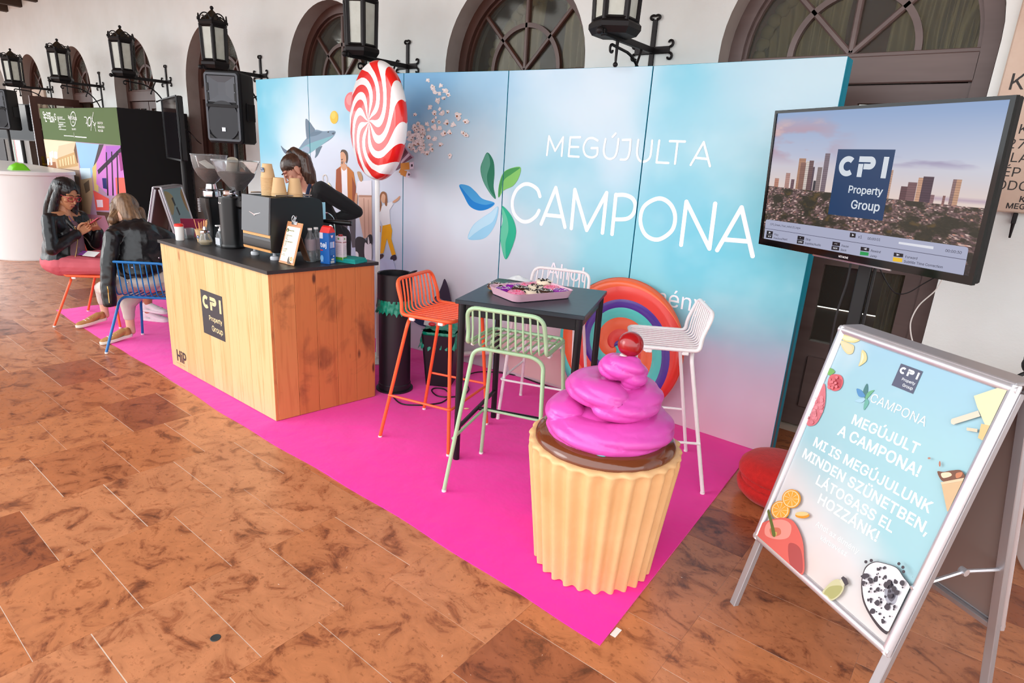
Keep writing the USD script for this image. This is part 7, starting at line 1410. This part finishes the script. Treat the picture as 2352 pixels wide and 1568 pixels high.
# ---------------------------------------------------------- barista behind the counter
B3 = V(-4.45, 2.98, 0); W, vn = Wp(B3); R3 = V(-vn[1], vn[0], 0); R3 = R3 if R3@CR > 0 else -R3
p3 = thing('person', 'barista with a dark ponytail in a black cardigan bending over the coffee machine', 'person', (0, 0, 0))
hd = Head(W(676, 392, .02), -R3*.74-vn*.22+V(0, 0, -.62), V(0, 0, .78)-R3*.62, 1.0)
nk, ch = W(710, 436, 0), W(722, 482, .0); pel = V(B3[0]+.12, B3[1]+.03, .96); sN, sF = W(738, 436, .13), W(704, 448, -.18); eN, wN = W(820, 486, .10), W(752, 509, .02); eF, wF = W(690, 520, -.22), W(640, 500, -.12)
lg = [(pel+R3*s*.09, V(*(pel+R3*s*.10)[:2], .50), V(*(pel+R3*s*.10)[:2], .09)) for s in (-1, 1)]
sk = [hd.skin(), chain((hd.p(0, -.03, -.07), .052), (nk, .058)), chain((nk, .055), (ch, .10), (pel, .12)), chain((sN, .045), (eN, .038), (wN, .027)), chain((sF, .045), (eF, .038), (wF, .027)), chain((sN, .05), (nk, .05), (sF, .05))]+[chain((a, .085), (b, .06), (c, .04)) for a, b, c in lg]+hand(wN, -R3*.8+vn*.5+V(0, 0, -.1), (0, 0, -1), 1, 1, .9)+hand(wF, -R3*.9+V(0, 0, -.2), (0, 0, -1), -1, 1, .8)
part(p3, 'body', fuse(sk, .009, 5), skin_c, smooth=True); hd.face(p3, (60, 40, 32), eyes=False, skin=skin_c)
e = hd.e; hk = hair_mat('hair_dark_brown', (44, 28, 22), (84, 58, 44), .3)
cap = (e(0, -.022, .046, .080, .100, .084)-HU([e(0, .12, -.01, .075, .075, .055), e(.0, .10, -.10, .09, .09, .06), e(0, .02, -.115, .10, .06, .06)]))
pt = [hd.p(0, -.06, .115), hd.p(0, -.10, .11), W(698, 366, .02), W(707, 396, .03), W(713, 416, .03), W(728, 426, .04)]
pr_ = [.030, .036, .056, .060, .046, .012]
tail = chain(*[(p, r) for p, r in zip(pt, pr_)])
part(p3, 'hair', strands(fuse([cap, e(0, -.055, .09, .045, .05, .04)], .009, 4), hd.c, .002, 40), hk, smooth=True)
tl_ = fuse([tail], .010, 6); part(p3, 'ponytail', strands(tl_, pt[2], .003, 18), hk, smooth=True); part(p3, 'hair_tie', tube(np.array([hd.p(.028*math.cos(a), -.072+.0*a, .112+.028*math.sin(a)) for a in np.linspace(0, 2*PI, 17)[:-1]]), .008, 6, True), blk_m)
knit = mat('black_knit', (14, 14, 17), .85, bump=(220, .3, .002), sheen_weight=.08)
jk = [HU([mball(sN, .068), mball(nk+R3*.03+V(0, 0, -.03), .055), mell(ch+R3*.03, (.12, .12, .12), n=18)]), HU([mball(sF, .06), mell(ch+R3*.03, (.12, .12, .12), n=18)]), HU([mell(ch+R3*.02, (.135, .135, .12), n=18), mell(pel, (.165, .165, .10), n=18)]), chain((sN, .070), ((sN+eN)/2, .064), (eN, .050), ((eN+wN)/2, .046), (wN-(wN-eN)*.12, .040)), chain((sF, .062), (eF, .05), (wF-(wF-eF)*.1, .04))]
J = m3.Manifold.batch_boolean(jk, m3.OpType.Add)-HU([mball(W(694, 462, .10), .055), mball(W(690, 500, .10), .07), mball(W(702, 432, .06), .035)])
J = man(J.refine_to_length(.012)); J.merge_vertices(); trimesh.smoothing.filter_taubin(J, lamb=.5, nu=.53, iterations=5); part(p3, 'cardigan', wrinkle(J, .008, 11, 6), knit, smooth=True)
part(p3, 'white_t_shirt', fuse([HU([mell(ch-R3*.035+V(0, 0, .02), (.095, .115, .11), n=18), mball(nk+V(0, 0, -.045), .062)]), mell(ch-R3*.03+V(0, 0, -.1), (.11, .12, .12), n=18)], .014, 4), plast_w, smooth=True)
den = mat('denim_navy', (34, 48, 78), .8, bump=(200, .3, .001))
part(p3, 'apron_strap', tube(spl([W(712, 424, .10), W(707, 440, .135), W(703, 465, .145), W(701, 490, .15), W(700, 520, .16)], 6), .016, 4), den, smooth=40)
part(p3, 'apron', fuse([HU([mell(ch-R3*.05+V(0, 0, -.12), (.10, .13, .04), n=16), mell(pel-R3*.06+V(0, 0, -.1), (.13, .16, .10), n=16)])], .02, 3), den, smooth=True)
part(p3, 'trousers', fuse([mell(pel, (.15, .15, .11), n=18)]+[chain((a, .10), (b, .078), (c, .062)) for a, b, c in lg], .02, 4), mat('trousers_dark', (30, 30, 36), .8), smooth=True)
for a, b, c in lg: shoe(p3, V(c[0], c[1], .0)+R3*.05, V(c[0], c[1], 0)-R3*.21, (0, 0, 1), blk_m, blk_m, False)
